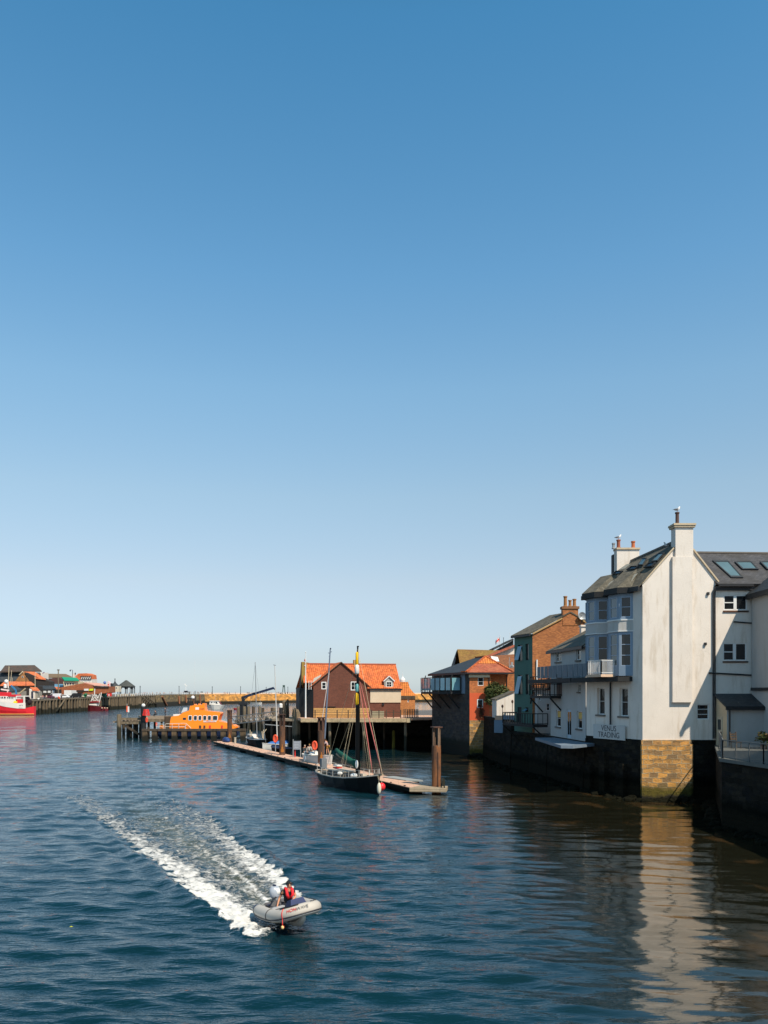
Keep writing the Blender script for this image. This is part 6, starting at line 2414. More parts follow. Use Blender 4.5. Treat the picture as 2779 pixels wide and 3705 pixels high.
# sloping ground behind the quay wall
mb = MB()
ysq = [312, 350, 416, 480, 536, 600]
for a, b in zip(ysq, ysq[1:]):
    mb.prism([(QX - 0.4, a, -3), (QX - 0.4, b, -3), (-600, b, -3), (-600, a, -3)], [(QX - 0.4, a, zq(a)), (QX - 0.4, b, zq(b)), (-600, b, zq(b)), (-600, a, zq(a))])
struct(mb.build('ground', mat('tarmac', (0.14, 0.12, 0.10), 0.9)))
qw = thing('quay_wall', 'long dark quay wall faced with upright timber piles on the left bank', 'quay wall', (QX, 350, 0))
mb = MB()
ys2 = [312, 350, 416, 480]
for a, b in zip(ys2, ys2[1:]):
    mb.prism([(QX, a, -3), (QX, b, -3), (QX - 0.4, b, -3), (QX - 0.4, a, -3)], [(QX, a, zq(a) + 0.05), (QX, b, zq(b) + 0.05), (QX - 0.4, b, zq(b) + 0.05), (QX - 0.4, a, zq(a) + 0.05)])
mb.build('wall', M['stone_quay'], qw)
mb = MB()
mb_ = MB()
mb_.prism([(QX, 311.6, -3), (-230, 311.6, -3), (-230, 312, -3), (QX, 312, -3)], [(QX, 311.6, 5.25), (-230, 311.6, 5.25), (-230, 312, 5.25), (QX, 312, 5.25)])
mb_.build('return_wall', M['timber_dark'], qw)
for a, b in zip(ys2, ys2[1:]):
    mb.bar((QX + 0.35, a, zq(a) - 0.15), (QX + 0.35, b, zq(b) - 0.15), 0.5, 0.45)
mb.build('top_beam', M['timber_grey'], qw)
rr = random.Random(4)
tq = mat('timber_quay', (0.16, 0.12, 0.075), 0.9, 'wood', (0.07, 0.055, 0.04), low=(1.6, (0.015, 0.016, 0.01)))
Y = 312.5
while Y < 480:
    mb = MB()
    mb.bx(QX + 0.05, QX + 0.75, Y - 0.28, Y + 0.28, -2, zq(Y) - 0.25 + rr.uniform(-0.1, 0.1))
    mb.build('pile', tq if rr.random() < 0.65 else M['timber_grey'], qw)
    Y += 3.1 + rr.uniform(-0.6, 0.8)
mb = MB()
for (y0, z0, y1, z1) in ((333, 0.6, 342, 5.2), (470, 1.5, 452, 6.0), (480, 1.5, 460, 6.0)):
    mb.bar((QX + 1.0, y0, z0), (QX + 1.0, y1, z1), 0.35)
mb.build('raking_prop', M['timber_grey'], qw)
# stone wall towards the pier and the pier itself
sw = thing('quay_wall', 'mottled stone quay wall between the timber piles and the pier', 'quay wall', (QX, 530, 0))
mb = MB()
wp = [(QX + 0.2, 480), (QX + 0.5, 536), (-126.7, 588)]
m_rub = mat('rubble', (0.20, 0.13, 0.055), 0.95, 'stone', (0.07, 0.055, 0.035), scale=3.0, var=0.5, low=(2.6, (0.03, 0.028, 0.016)))
for (a, b) in zip(wp, wp[1:]):
    mb.prism([(a[0] + 1.2, a[1], -3), (b[0] + 1.2, b[1], -3), (b[0] - 6, b[1] + 5, -3), (a[0] - 6, a[1] + 5, -3)], [(a[0], a[1], zq(a[1])), (b[0], b[1], zq(b[1])), (b[0] - 6, b[1] + 5, zq(b[1])), (a[0] - 6, a[1] + 5, zq(a[1]))])
mb.build('wall', m_rub, sw)
for y0, y1, z0, z1 in ((500, 492, 0.5, 5.8), (530, 531, 1.0, 6.0), (545, 546, 1.5, 6.5), (560, 561, 0.8, 6.6), (575, 575.5, 0.8, 6.7)):
    mb = MB()
    Xp = np.interp(y0, [480, 536, 588], [QX + 0.2, QX + 0.5, -126.7])
    mb.bar((Xp + 1.4, y0, z0), (Xp + 0.8, y1, z1), 0.8)
    mb.build('fender_pile', mat('rusty_timber', (0.22, 0.09, 0.045), 0.9), sw)
pr = thing('stone_pier', 'long golden stone pier closing the harbour mouth in the distance', 'pier', (-86, 670, 0))
pp = [(-126.7, 588), (-108, 628), (-86.6, 670), (-49, 709), (0, 742), (60, 765)]
mb = MB()
ap_ = MB()
for (a, b) in zip(pp, pp[1:]):
    mb.prism([(a[0] + 1, a[1] - 1.2, -3), (b[0] + 1, b[1] - 1.2, -3), (b[0] - 6, b[1] + 10, -3), (a[0] - 6, a[1] + 10, -3)], [(a[0], a[1], 7.1), (b[0], b[1], 7.1), (b[0] - 6, b[1] + 10, 7.1), (a[0] - 6, a[1] + 10, 7.1)])
    ap_.prism([(a[0] - 5, a[1] + 8.5, 7.1), (b[0] - 5, b[1] + 8.5, 7.1), (b[0] - 6, b[1] + 10, 7.1), (a[0] - 6, a[1] + 10, 7.1)], [(a[0] - 5, a[1] + 8.5, 8.05), (b[0] - 5, b[1] + 8.5, 8.05), (b[0] - 6, b[1] + 10, 8.05), (a[0] - 6, a[1] + 10, 8.05)])
mb.build('wall', M['stone_pier'], pr)
ap_.build('parapet', mat('pale_parapet', (0.66, 0.56, 0.48), 0.9), pr)


def pier_pt(sx, back=2.0):
    k = (sx - CX) / S
    for a, b in zip(pp, pp[1:]):
        den = (b[0] - a[0]) - k * (b[1] - a[1])
        t = (k * a[1] - a[0]) / den
        if 0 <= t <= 1.0001:
            return Vector((a[0] + t * (b[0] - a[0]) - back * 0.3, a[1] + t * (b[1] - a[1]) + back, 7.1))
    if sx < 640:
        Y = QX / k
        return Vector((QX - back, Y + 0.0, zq(Y)))
    return W(sx, 2511, 600)


def lamp(sx, ytop, lb, Y=None):
    p = pier_pt(sx, 4.0)
    t = thing('lamp_post', lb, 'lamp post', p, 'dark lamp posts along the pier')
    mb = MB()
    zt = ZW(ytop, p.y)
    mb.tube([p, p + Vector((0, 0, 1.0)), Vector((p.x, p.y, zt))], [0.35, 0.22, 0.16], 8)
    mb.build('post', mat('lamp_dark', (0.02, 0.03, 0.04), 0.6), t)
    mb = MB()
    mb.tube([Vector((p.x, p.y, zt)), Vector((p.x, p.y, zt + 0.8))], [0.28, 0.2], 8)
    mb.build('lantern', mat('lamp_dark', (0.02, 0.03, 0.04), 0.6), t)


for x, yt, lb in ((498, 2489, 'lamp post just right of the bandstand roof'), (533, 2487, 'second lamp post right of the bandstand'), (648, 2486, 'lamp post on the pier above the stern of the orange lifeboat'),
                  (770, 2487, 'lamp post on the pier above the white cabin boat'), (873, 2487, 'lamp post on the pier left of the black crane jib'),
                  (966, 2489, 'lamp post on the pier behind the end of the crane jib'), (1045, 2488, 'lamp post on the pier nearest the brown boathouse')):
    lamp(x, yt, lb)
for x, lb in ((684, 'low dark telescope stand on the pier above the lifeboat'), (730, 'square dark bin on the pier between two lamp posts')):
    p = pier_pt(x, 3)
    t = thing('dark_bin', lb, 'bin', p)
    mb = MB()
    mb.bx(p.x - 0.7, p.x + 0.7, p.y - 0.5, p.y + 0.5, 7.1, 8.7)
    mb.bx(p.x - 0.8, p.x + 0.8, p.y - 0.6, p.y + 0.6, 8.7, 8.9)
    mb.build('body', M['black_iron'], t)
t = thing('signal_mast', 'white signal mast with small vanes standing on the pier end', 'mast', pier_pt(672, 3))
p = pier_pt(672, 3)
mb = MB()
mb.tube([p, Vector((p.x, p.y, ZW(2476, p.y)))], [0.3, 0.15], 8)
mb.box((p.x + 0.5, p.y, ZW(2481, p.y)), (1.2, 0.2, 0.6))
mb.box((p.x - 0.5, p.y, ZW(2476, p.y)), (0.8, 0.2, 0.9))
mb.build('mast', M['white_paint'], t)
mb = MB()
mb.box((p.x + 0.2, p.y - 0.2, 8.8), (2.6, 0.6, 1.5))
mb.build('base', M['black_iron'], t)
p = pier_pt(1031, 5)
t = thing('lattice_tower', 'dark green two-legged tower on the pier near the boathouse', 'tower', p)
mb = MB()
for s_ in (-1, 1):
    mb.bar((p.x + s_ * 1.0, p.y, 7.1), (p.x + s_ * 0.6, p.y, ZW(2486, p.y)), 0.6)
mb.bx(p.x - 0.9, p.x + 0.9, p.y - 0.4, p.y + 0.4, ZW(2486, p.y), ZW(2479, p.y))
mb.build('frame', mat('tower_green', (0.03, 0.07, 0.06), 0.7), t)
# white railing by the bandstand
t = thing('white_railing', 'white railing along the quay edge in front of the bandstand', 'railing', (QX, 430, 6.2))
mb = MB()
Y = 412.0
while Y < 590:
    x = QX - 0.8 if Y < 536 else np.interp(Y, [536, 588], [QX + 0.4 - 0.8, -127.6])
    z = zq(Y)
    mb.bx(x - 0.12, x + 0.12, Y - 0.12, Y + 0.12, z, z + 1.25)
    Y += 4.0
for zz in (1.2, 0.65):
    mb.bar((QX - 0.8, 412, zq(412) + zz), (QX - 0.8, 480, zq(480) + zz), 0.14)
    mb.bar((QX - 0.8, 480, zq(480) + zz), (QX - 0.4, 536, zq(536) + zz), 0.14)
    mb.bar((QX - 0.4, 536, zq(536) + zz), (-127.6, 588, zq(588) + zz), 0.14)
mb.build('rails', M['white_paint'], t)


def slab(t, Y, name, m, pts, d=6.0, th=None, label=None, dy=0.0, parent=None):
    """a wall or roof measured as a polygon at depth Y (+ optional set-back per point), given real thickness d"""
    P = []
    for p in pts:
        yy = Y + dy + (p[2] if len(p) > 2 else 0.0)
        P.append(W(p[0], p[1], yy))
    mb = MB()
    off = Vector((0, d, 0)) if th is None else Vector((0, 0.05, th))
    mb.prism(P, [p + off for p in P])
    return mb.build(name, m, parent or t, label)


def wins(t, Y, rects, m=None, dy=-0.05, name='window', fr=None):
    for (x0, y0, x1, y1) in rects:
        mb = MB()
        a, b = W(x0, y1, Y), W(x1, y0, Y)
        mb.bx(a.x, b.x, Y + dy - 0.06, Y + 0.2, a.z, b.z)
        w = mb.build(name, fr or M['white_paint'], t)
        g = MB()
        wx, wz = (b.x - a.x) * 0.14, (b.z - a.z) * 0.14
        g.bx(a.x + wx, b.x - wx, Y + dy - 0.10, Y + dy - 0.055, a.z + wz, b.z - wz)
        g.build('pane', m or M['glass_dark'], w)


slate_far = mat('slate_far', (0.075, 0.06, 0.05), 0.8, 'slate', (0.11, 0.055, 0.035), scale=2.5)
slate_blue = mat('slate_blue_far', (0.035, 0.045, 0.055), 0.7, 'slate', (0.05, 0.05, 0.05), scale=2.5)
pan_far = mat('pantile_far', (0.66, 0.17, 0.06), 0.8, 'slate', (0.45, 0.12, 0.05), scale=2.5)
br_far = mat('brick_far', (0.38, 0.17, 0.06), 0.85, 'brick', (0.24, 0.10, 0.04), scale=2.5)
red_far = mat('red_wall_far', (0.36, 0.11, 0.045), 0.85, 'brick', (0.24, 0.08, 0.035), scale=2.5)
dark_far = mat('dark_wall_far', (0.035, 0.028, 0.025), 0.9)
cream_far = mat('cream_far', (0.66, 0.55, 0.36), 0.8)

t = thing('large_slate_house', 'largest house at the far left with a tall dark hipped slate roof', 'building', W(70, 2520, 405))
slab(t, 405, 'wall', slate_blue, [(-40, 2520), (120, 2520), (120, 2440), (100, 2433), (-40, 2433)], 14)
slab(t, 400, 'roof', slate_far, [(-40, 2434), (2, 2432), (18, 2411, 8), (125, 2410, 8), (151, 2431), (88, 2431)], th=0.5)
slab(t, 400, 'lower_roof', slate_blue, [(-40, 2468), (60, 2468), (85, 2432, 3), (-40, 2432, 3)], th=0.5)
slab(t, 402, 'white_wall', M['white_render'], [(100, 2465), (152, 2465), (151, 2433), (100, 2433)], 8)
wins(t, 402, [(143, 2436, 149, 2443)])
t = thing('brick_gable_house', 'brown brick gable with orange tiled roof slope at the far left', 'building', W(80, 2500, 372))
slab(t, 372, 'gable_wall', br_far, [(52, 2469), (53, 2468), (80, 2431), (108, 2468), (108, 2510), (52, 2510)], 10)
slab(t, 372.3, 'side_wall', dark_far, [(106, 2515), (178, 2515), (178, 2466), (163, 2460), (88, 2433), (108, 2468)], 6)
slab(t, 371.8, 'roof', pan_far, [(128, 2456), (166, 2460), (126, 2434, 5), (87, 2433, 5)], th=0.4)
slab(t, 371.5, 'verge', M['tan'], [(68, 2441), (70, 2443), (83, 2431), (81, 2428)], 0.6)
wins(t, 372, [(79, 2446, 85, 2452)])
t = thing('long_tile_shed', 'long low shed with bright orange tiled roof behind the red fishing boat', 'building', W(60, 2520, 345))
slab(t, 345, 'wall', dark_far, [(4, 2530), (128, 2530), (126, 2482), (4, 2482)], 8)
slab(t, 344.5, 'roof', pan_far, [(0, 2482), (127, 2481), (112, 2470, 4), (16, 2469, 4)], th=0.4)
t = thing('blue_roof_shed', 'small shed with blue-grey slate roof right behind the red fishing boat mast', 'building', W(60, 2520, 330))
slab(t, 330, 'wall', mat('grey_far', (0.30, 0.27, 0.22), 0.85), [(34, 2530), (72, 2530), (72, 2500), (34, 2500)], 6)
slab(t, 329.6, 'roof', slate_blue, [(30, 2504), (78, 2498), (62, 2487, 4), (38, 2486, 4)], th=0.4)
t = thing('white_hut', 'small white hut with orange tiled roof at the quay edge', 'building', W(120, 2530, 323))
slab(t, 323, 'wall', M['white_render'], [(106, 2529), (127, 2529), (127, 2500), (106, 2492)], 5)
slab(t, 322.6, 'roof', pan_far, [(117, 2499), (143, 2501), (134, 2491, 3), (108, 2489, 3)], th=0.4)
slab(t, 322.9, 'door', M['navy_paint'], [(113, 2527), (120, 2527), (119, 2502), (113, 2502)], 0.08)
slab(t, 323.2, 'side_wall', mat('grey_far', (0.30, 0.27, 0.22), 0.85), [(127, 2529), (137, 2529), (137, 2502), (127, 2502)], 4)
t = thing('grey_shed', 'long low grey shed with slate roof and pale openings beside the white hut', 'building', W(165, 2520, 356))
slab(t, 356, 'wall', dark_far, [(135, 2525), (200, 2525), (200, 2494), (135, 2494)], 7)
slab(t, 355.6, 'roof', slate_blue, [(133, 2496), (205, 2496), (192, 2484, 4), (142, 2484, 4)], th=0.4)
wins(t, 356, [(157, 2499, 168, 2507), (173, 2498, 183, 2507), (188, 2498, 197, 2507)], m=M['white_paint'])
t = thing('brown_roof_block', 'broad building with long low brown roof behind the green awning', 'building', W(200, 2510, 440))
slab(t, 440, 'wall', mat('maroon_far', (0.10, 0.045, 0.04), 0.9), [(155, 2510), (262, 2510), (262, 2452), (155, 2452)], 8)
slab(t, 439.6, 'roof', mat('brown_roof_far', (0.17, 0.12, 0.075), 0.9), [(152, 2452), (265, 2453), (238, 2441, 5), (155, 2440, 5)], th=0.4)
slab(t, 439.7, 'white_band', M['white_paint'], [(158, 2454.5), (196, 2454.5), (196, 2452), (158, 2452)], 0.2)
t = thing('mansard_building', 'dark red-brown building with blue patterned frontage left of the green awning', 'building', W(205, 2510, 400))
slab(t, 400, 'wall', mat('maroon_far', (0.10, 0.045, 0.04), 0.9), [(178, 2510), (232, 2510), (232, 2460), (213, 2453), (190, 2453), (178, 2460)], 8)
slab(t, 399.6, 'blue_front', mat('blue_mural', (0.18, 0.42, 0.62), 0.8, var=0.6, scale=0.6), [(185, 2486), (228, 2486), (228, 2475), (185, 2475)], 0.4)
slab(t, 399.5, 'pillar', cream_far, [(179, 2484), (184, 2484), (183, 2465), (179, 2465)], 0.5)
slab(t, 399.5, 'pillar', cream_far, [(229, 2482), (233, 2482), (233, 2466), (229, 2466)], 0.5)
t = thing('green_awning_building', 'cream building under a bright green awning on the left bank', 'building', W(255, 2510, 395))
slab(t, 395, 'wall', cream_far, [(231, 2510), (282, 2510), (282, 2466), (231, 2466)], 8)
slab(t, 394, 'awning', mat('green_awning', (0.01, 0.26, 0.15), 0.7), [(232, 2464), (286, 2465), (278, 2456, 3), (223, 2453, 3)], th=0.5)
wins(t, 395, [(234, 2471, 240, 2481), (243, 2470, 249, 2480), (252, 2469, 258, 2479), (262, 2469, 268, 2479)])
t = thing('red_white_cafe', 'orange and white flat-topped building with a row of white arches', 'building', W(302, 2500, 425))
slab(t, 425, 'wall', M['white_render'], [(287, 2480), (332, 2480), (332, 2458), (287, 2458)], 8)
slab(t, 424.6, 'upper_wall', pan_far, [(273, 2457), (331, 2457), (329, 2442), (312, 2436), (283, 2437), (273, 2446)], 8)
slab(t, 424.4, 'arcade', dark_far, [(293, 2456), (330, 2458), (330, 2447), (291, 2446)], 0.3)
for i in range(5):
    slab(t, 424.2, 'arch', M['white_paint'], [(293 + i * 7.4, 2457), (296 + i * 7.4, 2457), (298.5 + i * 7.4, 2449), (296 + i * 7.4, 2449)], 0.2)
wins(t, 425, [(292, 2463, 303, 2471), (308, 2463, 318, 2471), (321, 2463, 329, 2471)], m=mat('pale_blind', (0.6, 0.55, 0.5)))
slab(t, 424.5, 'side_wall', red_far, [(272, 2475), (287, 2475), (287, 2458), (272, 2458)], 4)
t = thing('fish_market', 'wide low reddish-brown brick hall with shallow gable and pink roof', 'building', W(300, 2510, 385))
slab(t, 385, 'wall', red_far, [(205, 2512), (340, 2512), (340, 2482), (301, 2472), (215, 2488), (205, 2490)], 10)
slab(t, 384.8, 'side_wall', red_far, [(340, 2512), (397, 2506), (397, 2484), (340, 2482)], 8)
slab(t, 384.4, 'roof', mat('pink_roof', (0.62, 0.33, 0.25), 0.8), [(340, 2481), (396, 2482.5), (360, 2474, 6), (302, 2471, 6)], th=0.3)
slab(t, 384.3, 'window_band', dark_far, [(341, 2488), (394, 2488), (394, 2483), (341, 2483)], 0.4)
slab(t, 384.5, 'door', dark_far, [(277, 2504), (303, 2502), (303, 2497), (277, 2497)], 0.4)
slab(t, 384.5, 'white_sign', M['white_paint'], [(304, 2499), (320, 2499), (320, 2492), (304, 2492)], 0.3)
slab(t, 384.5, 'yellow_stripes', mat('yellow_stripe', (0.65, 0.75, 0.02), 0.6), [(321, 2499), (336, 2499), (339, 2492), (325, 2492)], 0.3)
slab(t, 384.2, 'orange_porch', pan_far, [(190, 2497), (216, 2496), (214, 2488, 2), (194, 2487, 2)], th=0.3)
# small fairground things
Y = 428
t = thing('blue_dome', 'small blue and white dome between the brick hall and the red kiosk', 'dome', W(379, 2490, Y))
mb = MB()
c = W(379, 2470, Y)
mb.ball(c, (0.72, 0.72, 0.8), 12, 8)
mb.tube([c - Vector((0, 0, 3)), c], 0.3, 8)
mb.build('dome', mat('dome_blue', (0.12, 0.20, 0.50), 0.5, var=0.5, scale=0.5), t, smooth=True)
t = thing('helter_skelter', 'pink and white tower with red marks standing beside the blue dome', 'tower', W(393, 2500, Y))
slab(t, Y, 'tower', mat('pinkish_white', (0.75, 0.55, 0.55), 0.6), [(386, 2505), (401, 2505), (401, 2474), (396, 2470), (391, 2464), (387, 2472)], 2.2)
slab(t, Y - 0.1, 'red_mark', M['red_paint'], [(390, 2486), (396, 2486), (394, 2475), (390, 2475)], 0.12)
slab(t, Y - 0.1, 'side_panel', M['black_iron'], [(400, 2490), (402.5, 2490), (402.5, 2472), (400, 2472)], 2.3)
t = thing('red_kiosk', 'bright red kiosk box on the quay left of the bandstand', 'kiosk', W(394, 2520, 412))
slab(t, 412, 'body', M['red_paint'], [(388, 2519), (400.5, 2519), (400.5, 2500), (388, 2500)], 2)
slab(t, 411.8, 'window', dark_far, [(390, 2504), (399, 2504), (399, 2501), (390, 2501)], 0.25)
slab(t, 411.8, 'door', mat('pale_pink', (0.7, 0.5, 0.5), 0.6), [(392, 2519), (396, 2519), (396, 2511), (392, 2511)], 0.25)
t = thing('turret_kiosk', 'little cream kiosk with a dark pointed roof touching the bandstand', 'kiosk', W(415, 2510, 440))
slab(t, 440, 'wall', mat('kiosk_cream', (0.62, 0.54, 0.42), 0.8), [(403, 2503), (430, 2503), (430, 2482), (403, 2482)], 4)
mb = MB()
c = W(416, 2482, 442)
mb.lathe([(2.5, 0), (1.4, 0.9), (0.6, 1.7), (0.25, 2.5), (0.18, 3.3), (0.35, 3.6), (0.02, 4.2)], c, 8)
mb.build('roof', slate_blue, t)
wins(t, 440, [(407, 2486, 412, 2491), (419, 2486, 424, 2491)])
Y = 452
bX, bz = XW(457, Y), zq(Y)
t = thing('bandstand', 'open bandstand with dark pyramid roof and arches on the quay', 'bandstand', (bX, Y, bz))
mb = MB()
r0 = XW(490, Y) - bX
zt, ze = ZW(2461, Y), ZW(2484, Y)
n = 8
ring = [(bX + r0 * math.cos(math.pi / 8 + k * math.pi / 4), Y + r0 * math.sin(math.pi / 8 + k * math.pi / 4), ze) for k in range(n)]
r1 = [(bX + r0 * 0.08 * math.cos(math.pi / 8 + k * math.pi / 4), Y + r0 * 0.08 * math.sin(math.pi / 8 + k * math.pi / 4), zt) for k in range(n)]
mb.prism(ring, r1)
mb.build('roof', mat('bandstand_slate', (0.07, 0.075, 0.07), 0.8, 'slate', scale=2.0), t)
for k in range(n):
    a = math.pi / 8 + k * math.pi / 4
    mb = MB()
    c = Vector((bX + r0 * 0.88 * math.cos(a), Y + r0 * 0.88 * math.sin(a), bz))
    mb.tube([c, Vector((c.x, c.y, ze))], 0.22, 8)
    a2 = a + math.pi / 4
    c2 = Vector((bX + r0 * 0.88 * math.cos(a2), Y + r0 * 0.88 * math.sin(a2), bz))
    for u, v in ((0, 0.15), (1, 0.85)):
        mb.bar(c.lerp(c2, u) + Vector((0, 0, ze - bz - 1.5)), c.lerp(c2, v if v else 0) + Vector((0, 0, ze - bz - 0.5)), 0.2, 0.5)
    mb.bar(c + Vector((0, 0, ze - bz - 0.3)), c2 + Vector((0, 0, ze - bz - 0.3)), 0.25, 0.7)
    mb.build('column', M['black_iron'], t)
mb = MB()
mb.prism([(bX + r0 * 0.95 * math.cos(math.pi / 8 + k * math.pi / 4), Y + r0 * 0.95 * math.sin(math.pi / 8 + k * math.pi / 4), bz) for k in range(n)],
         [(bX + r0 * 0.95 * math.cos(math.pi / 8 + k * math.pi / 4), Y + r0 * 0.95 * math.sin(math.pi / 8 + k * math.pi / 4), bz + 0.9) for k in range(n)])
mb.build('base', M['stone_pale'], t)

# poles and lamps on the left bank
for x, Y, y0, yb, r, m_, lb in ((211, 350, 2424, 2512, 0.28, M['timber_grey'], 'tall weathered timber mast standing on the left quay by the parked cars'),
                                (127, 330, 2433, 2500, 0.14, M['rope'], 'pale pole rising beside the white hut'),
                                (94, 340, 2440, 2500, 0.14, M['black_iron'], 'dark pole in front of the brick gable')):
    t = thing('pole', lb, 'pole', W(x, yb, Y))
    mb = MB()
    mb.tube([W(x, yb, Y), W(x, y0, Y)], [r, r * 0.8], 8)
    mb.build('shaft', m_, t)
    if r > 0.2:
        mb = MB()
        mb.box(W(x, y0, Y), (0.9, 0.4, 0.4))
        mb.build('cap', M['timber_dark'], t)
t = thing('street_lamp', 'dark blue arched street lamp above the green awning', 'street lamp', W(262, 2470, 420))
mb = MB()
mb.tube([W(262.5, 2470, 420), W(262.5, 2424, 420), W(254, 2424, 420)], 0.14, 6)
mb.build('post', M['navy_paint'], t)
mb = MB()
c = W(254, 2426.5, 420)
mb.ball(c, (0.35, 0.35, 0.45), 8, 6)
mb.build('lantern', M['navy_paint'], t)
t = thing('white_chimney', 'white chimney stack with dark pot beside the orange and white building', 'chimney', W(265, 2460, 430))
slab(t, 430, 'stack', M['white_render'], [(260, 2452), (269, 2452), (268, 2437), (261, 2437)], 2)
slab(t, 431, 'pot', M['black_iron'], [(270, 2440), (273, 2440), (273, 2434), (270, 2434)], 0.6)
t = thing('purple_flag', 'purple flag on a slanting pole above the orange tiled roof', 'flag', W(153, 2437, 395))
mb = MB()
mb.bar(W(152, 2437, 395), W(158, 2431, 395), 0.08)
mb.build('pole', M['white_paint'], t)
mb = MB()
for i in range(3):
    a, b = W(154 + 2.3 * i, 2434.5 - 1.2 * i, 395), W(156.3 + 2.3 * i, 2433.3 - 1.2 * i, 395)
    mb.prism([a, b, b + Vector((0, 0.05 * (-1) ** i, -0.4)), a + Vector((0, 0.05 * (-1) ** i, -0.4))], [a + Vector((0, 0.04, 0)), b + Vector((0, 0.04, 0)), b + Vector((0, 0.09, -0.4)), a + Vector((0, 0.09, -0.4))])
mb.build('cloth', mat('purple', (0.18, 0.05, 0.16), 0.8), t)


# vehicles
def car(loc, rz, label, col, kind='car', cat='car'):
    t = thing('parked_' + kind, label, cat, loc, 'vehicles parked on the left quay', local=True, rz=rz)
    paint = mat('car_paint_' + '%02d%02d%02d' % tuple(int(99 * c) for c in col), col, 0.3, var=0.05, spec=0.6)
    if kind == 'car':
        prof = [(-2.1, 0.3), (-2.15, 0.75), (-1.95, 0.95), (-1.35, 1.02), (-0.75, 1.45), (0.75, 1.5), (1.55, 1.05), (2.1, 0.95), (2.15, 0.35)]
        h = 1.5
    else:
        prof = [(-2.5, 0.3), (-2.55, 0.95), (-1.9, 1.15), (-1.45, 1.9), (-1.1, 2.05), (2.45, 2.05), (2.5, 0.35)]
        h = 2.05
    mb = MB()
    mb.prism([(x, -0.88, z) for x, z in prof], [(x, 0.88, z) for x, z in prof])
    b = mb.build('body', paint, t)
    b.modifiers.new('bv', 'BEVEL').width = 0.08
    mb = MB()
    if kind == 'car':
        wp_ = [(-1.2, 1.03), (-0.7, 1.38), (0.68, 1.43), (1.35, 1.06)]
    else:
        wp_ = [(-1.75, 1.2), (-1.38, 1.82), (-0.6, 1.85), (-0.6, 1.2)]
    mb.prism([(x, -0.895, z) for x, z in wp_], [(x, 0.895, z) for x, z in wp_])
    mb.build('windows', M['glass_dark'], t)
    for x in (-1.4, 1.35):
        for y in (-0.8, 0.8):
            mb = MB()
            mb.tube([(x, y - 0.1, 0.32), (x, y + 0.1, 0.32)], 0.33, 12)
            w = mb.build('wheel', M['black_iron'], t)
            mb = MB()
            mb.tube([(x, y - 0.11, 0.32), (x, y + 0.11, 0.32)], 0.18, 8)
            mb.build('rim', M['grey_metal'], w)
    return t


def carpos(sx, Y):
    return Vector((XW(sx, Y), Y, zq(Y) + 0.01))


car(carpos(233, 352), R(8), 'white saloon car parked on the left quay edge beside the timber mast', (0.8, 0.8, 0.8))
car(carpos(199, 347), R(-6), 'white van parked behind the red figure on the left quay', (0.75, 0.76, 0.78), 'van', 'van')
car(carpos(141, 329), R(-12), 'dark blue-black car parked beside the white hut', (0.02, 0.025, 0.04))
car(carpos(276, 366), R(4), 'black van parked in front of the brick hall', (0.012, 0.012, 0.014), 'van', 'van')
car(carpos(178, 345), R(10), 'dark maroon car parked under the grey shed', (0.10, 0.02, 0.04))
t = thing('box_lorry', 'white box lorry body standing behind the parked cars', 'lorry', carpos(248, 372), 'vehicles parked on the left quay', local=True)
mb = MB()
mb.bx(-1.6, 1.6, -1, 5, 1.0, 3.3)
mb.build('box', M['white_paint'], t)
mb = MB()
mb.bx(-1.5, 1.5, 5.05, 6.6, 0.4, 2.5)
mb.build('cab', M['white_paint'], t)
for x in (-1.3, 1.3):
    for y in (0, 5.6):
        mb = MB()
        mb.tube([(x - 0.15, y, 0.45), (x + 0.15, y, 0.45)], 0.45, 12)
        mb.build('wheel', M['black_iron'], t)
# heaps of nets and boxes on the quay
for x, Y, w, h, d, col, lb in ((306, 372, 2.6, 2.2, 2, (0.02, 0.16, 0.07), 'green net heap in front of the brick hall'), (376, 392, 3.6, 2.6, 2, (0.06, 0.30, 0.25), 'turquoise net heap behind the small dark red trawler'),
                               (355, 390, 1.8, 2.9, 1.6, (0.45, 0.33, 0.22), 'tan crate stack behind the small trawler gantry'), (295, 366, 2.2, 1.2, 1.4, (0.6, 0.5, 0.4), 'pale box heap beside the green nets'),
                               (318, 373, 3.6, 1.3, 1.5, (0.62, 0.52, 0.46), 'long pale box heap right of the green nets'), (427, 425, 0.9, 0.8, 0.8, (0.7, 0.65, 0.05), 'small yellow box at the quay edge by the bandstand'),
                               (212, 336, 1.0, 1.2, 0.8, (0.75, 0.10, 0.04), 'bright orange-red box on the quay edge by the timber mast'), (138, 318, 0.9, 0.9, 0.8, (0.7, 0.66, 0.6), 'small white box on the quay edge by the dark car')):
    p = carpos(x, Y)
    t = thing('gear_heap', lb, 'fishing gear', p)
    mb = MB()
    rr2 = random.Random(x)
    for k in range(4):
        ww = w * (0.55 + 0.2 * rr2.random())
        mb.ball(p + Vector((rr2.uniform(-.28, .28) * w, rr2.uniform(-.2, .2) * d, h * (0.22 + 0.14 * k))), (ww / 2, d / 2, h * 0.26), 8, 6)
    mb.build('heap', mat('heap_%d' % x, col, 0.9, var=0.5, scale=0.6), t)
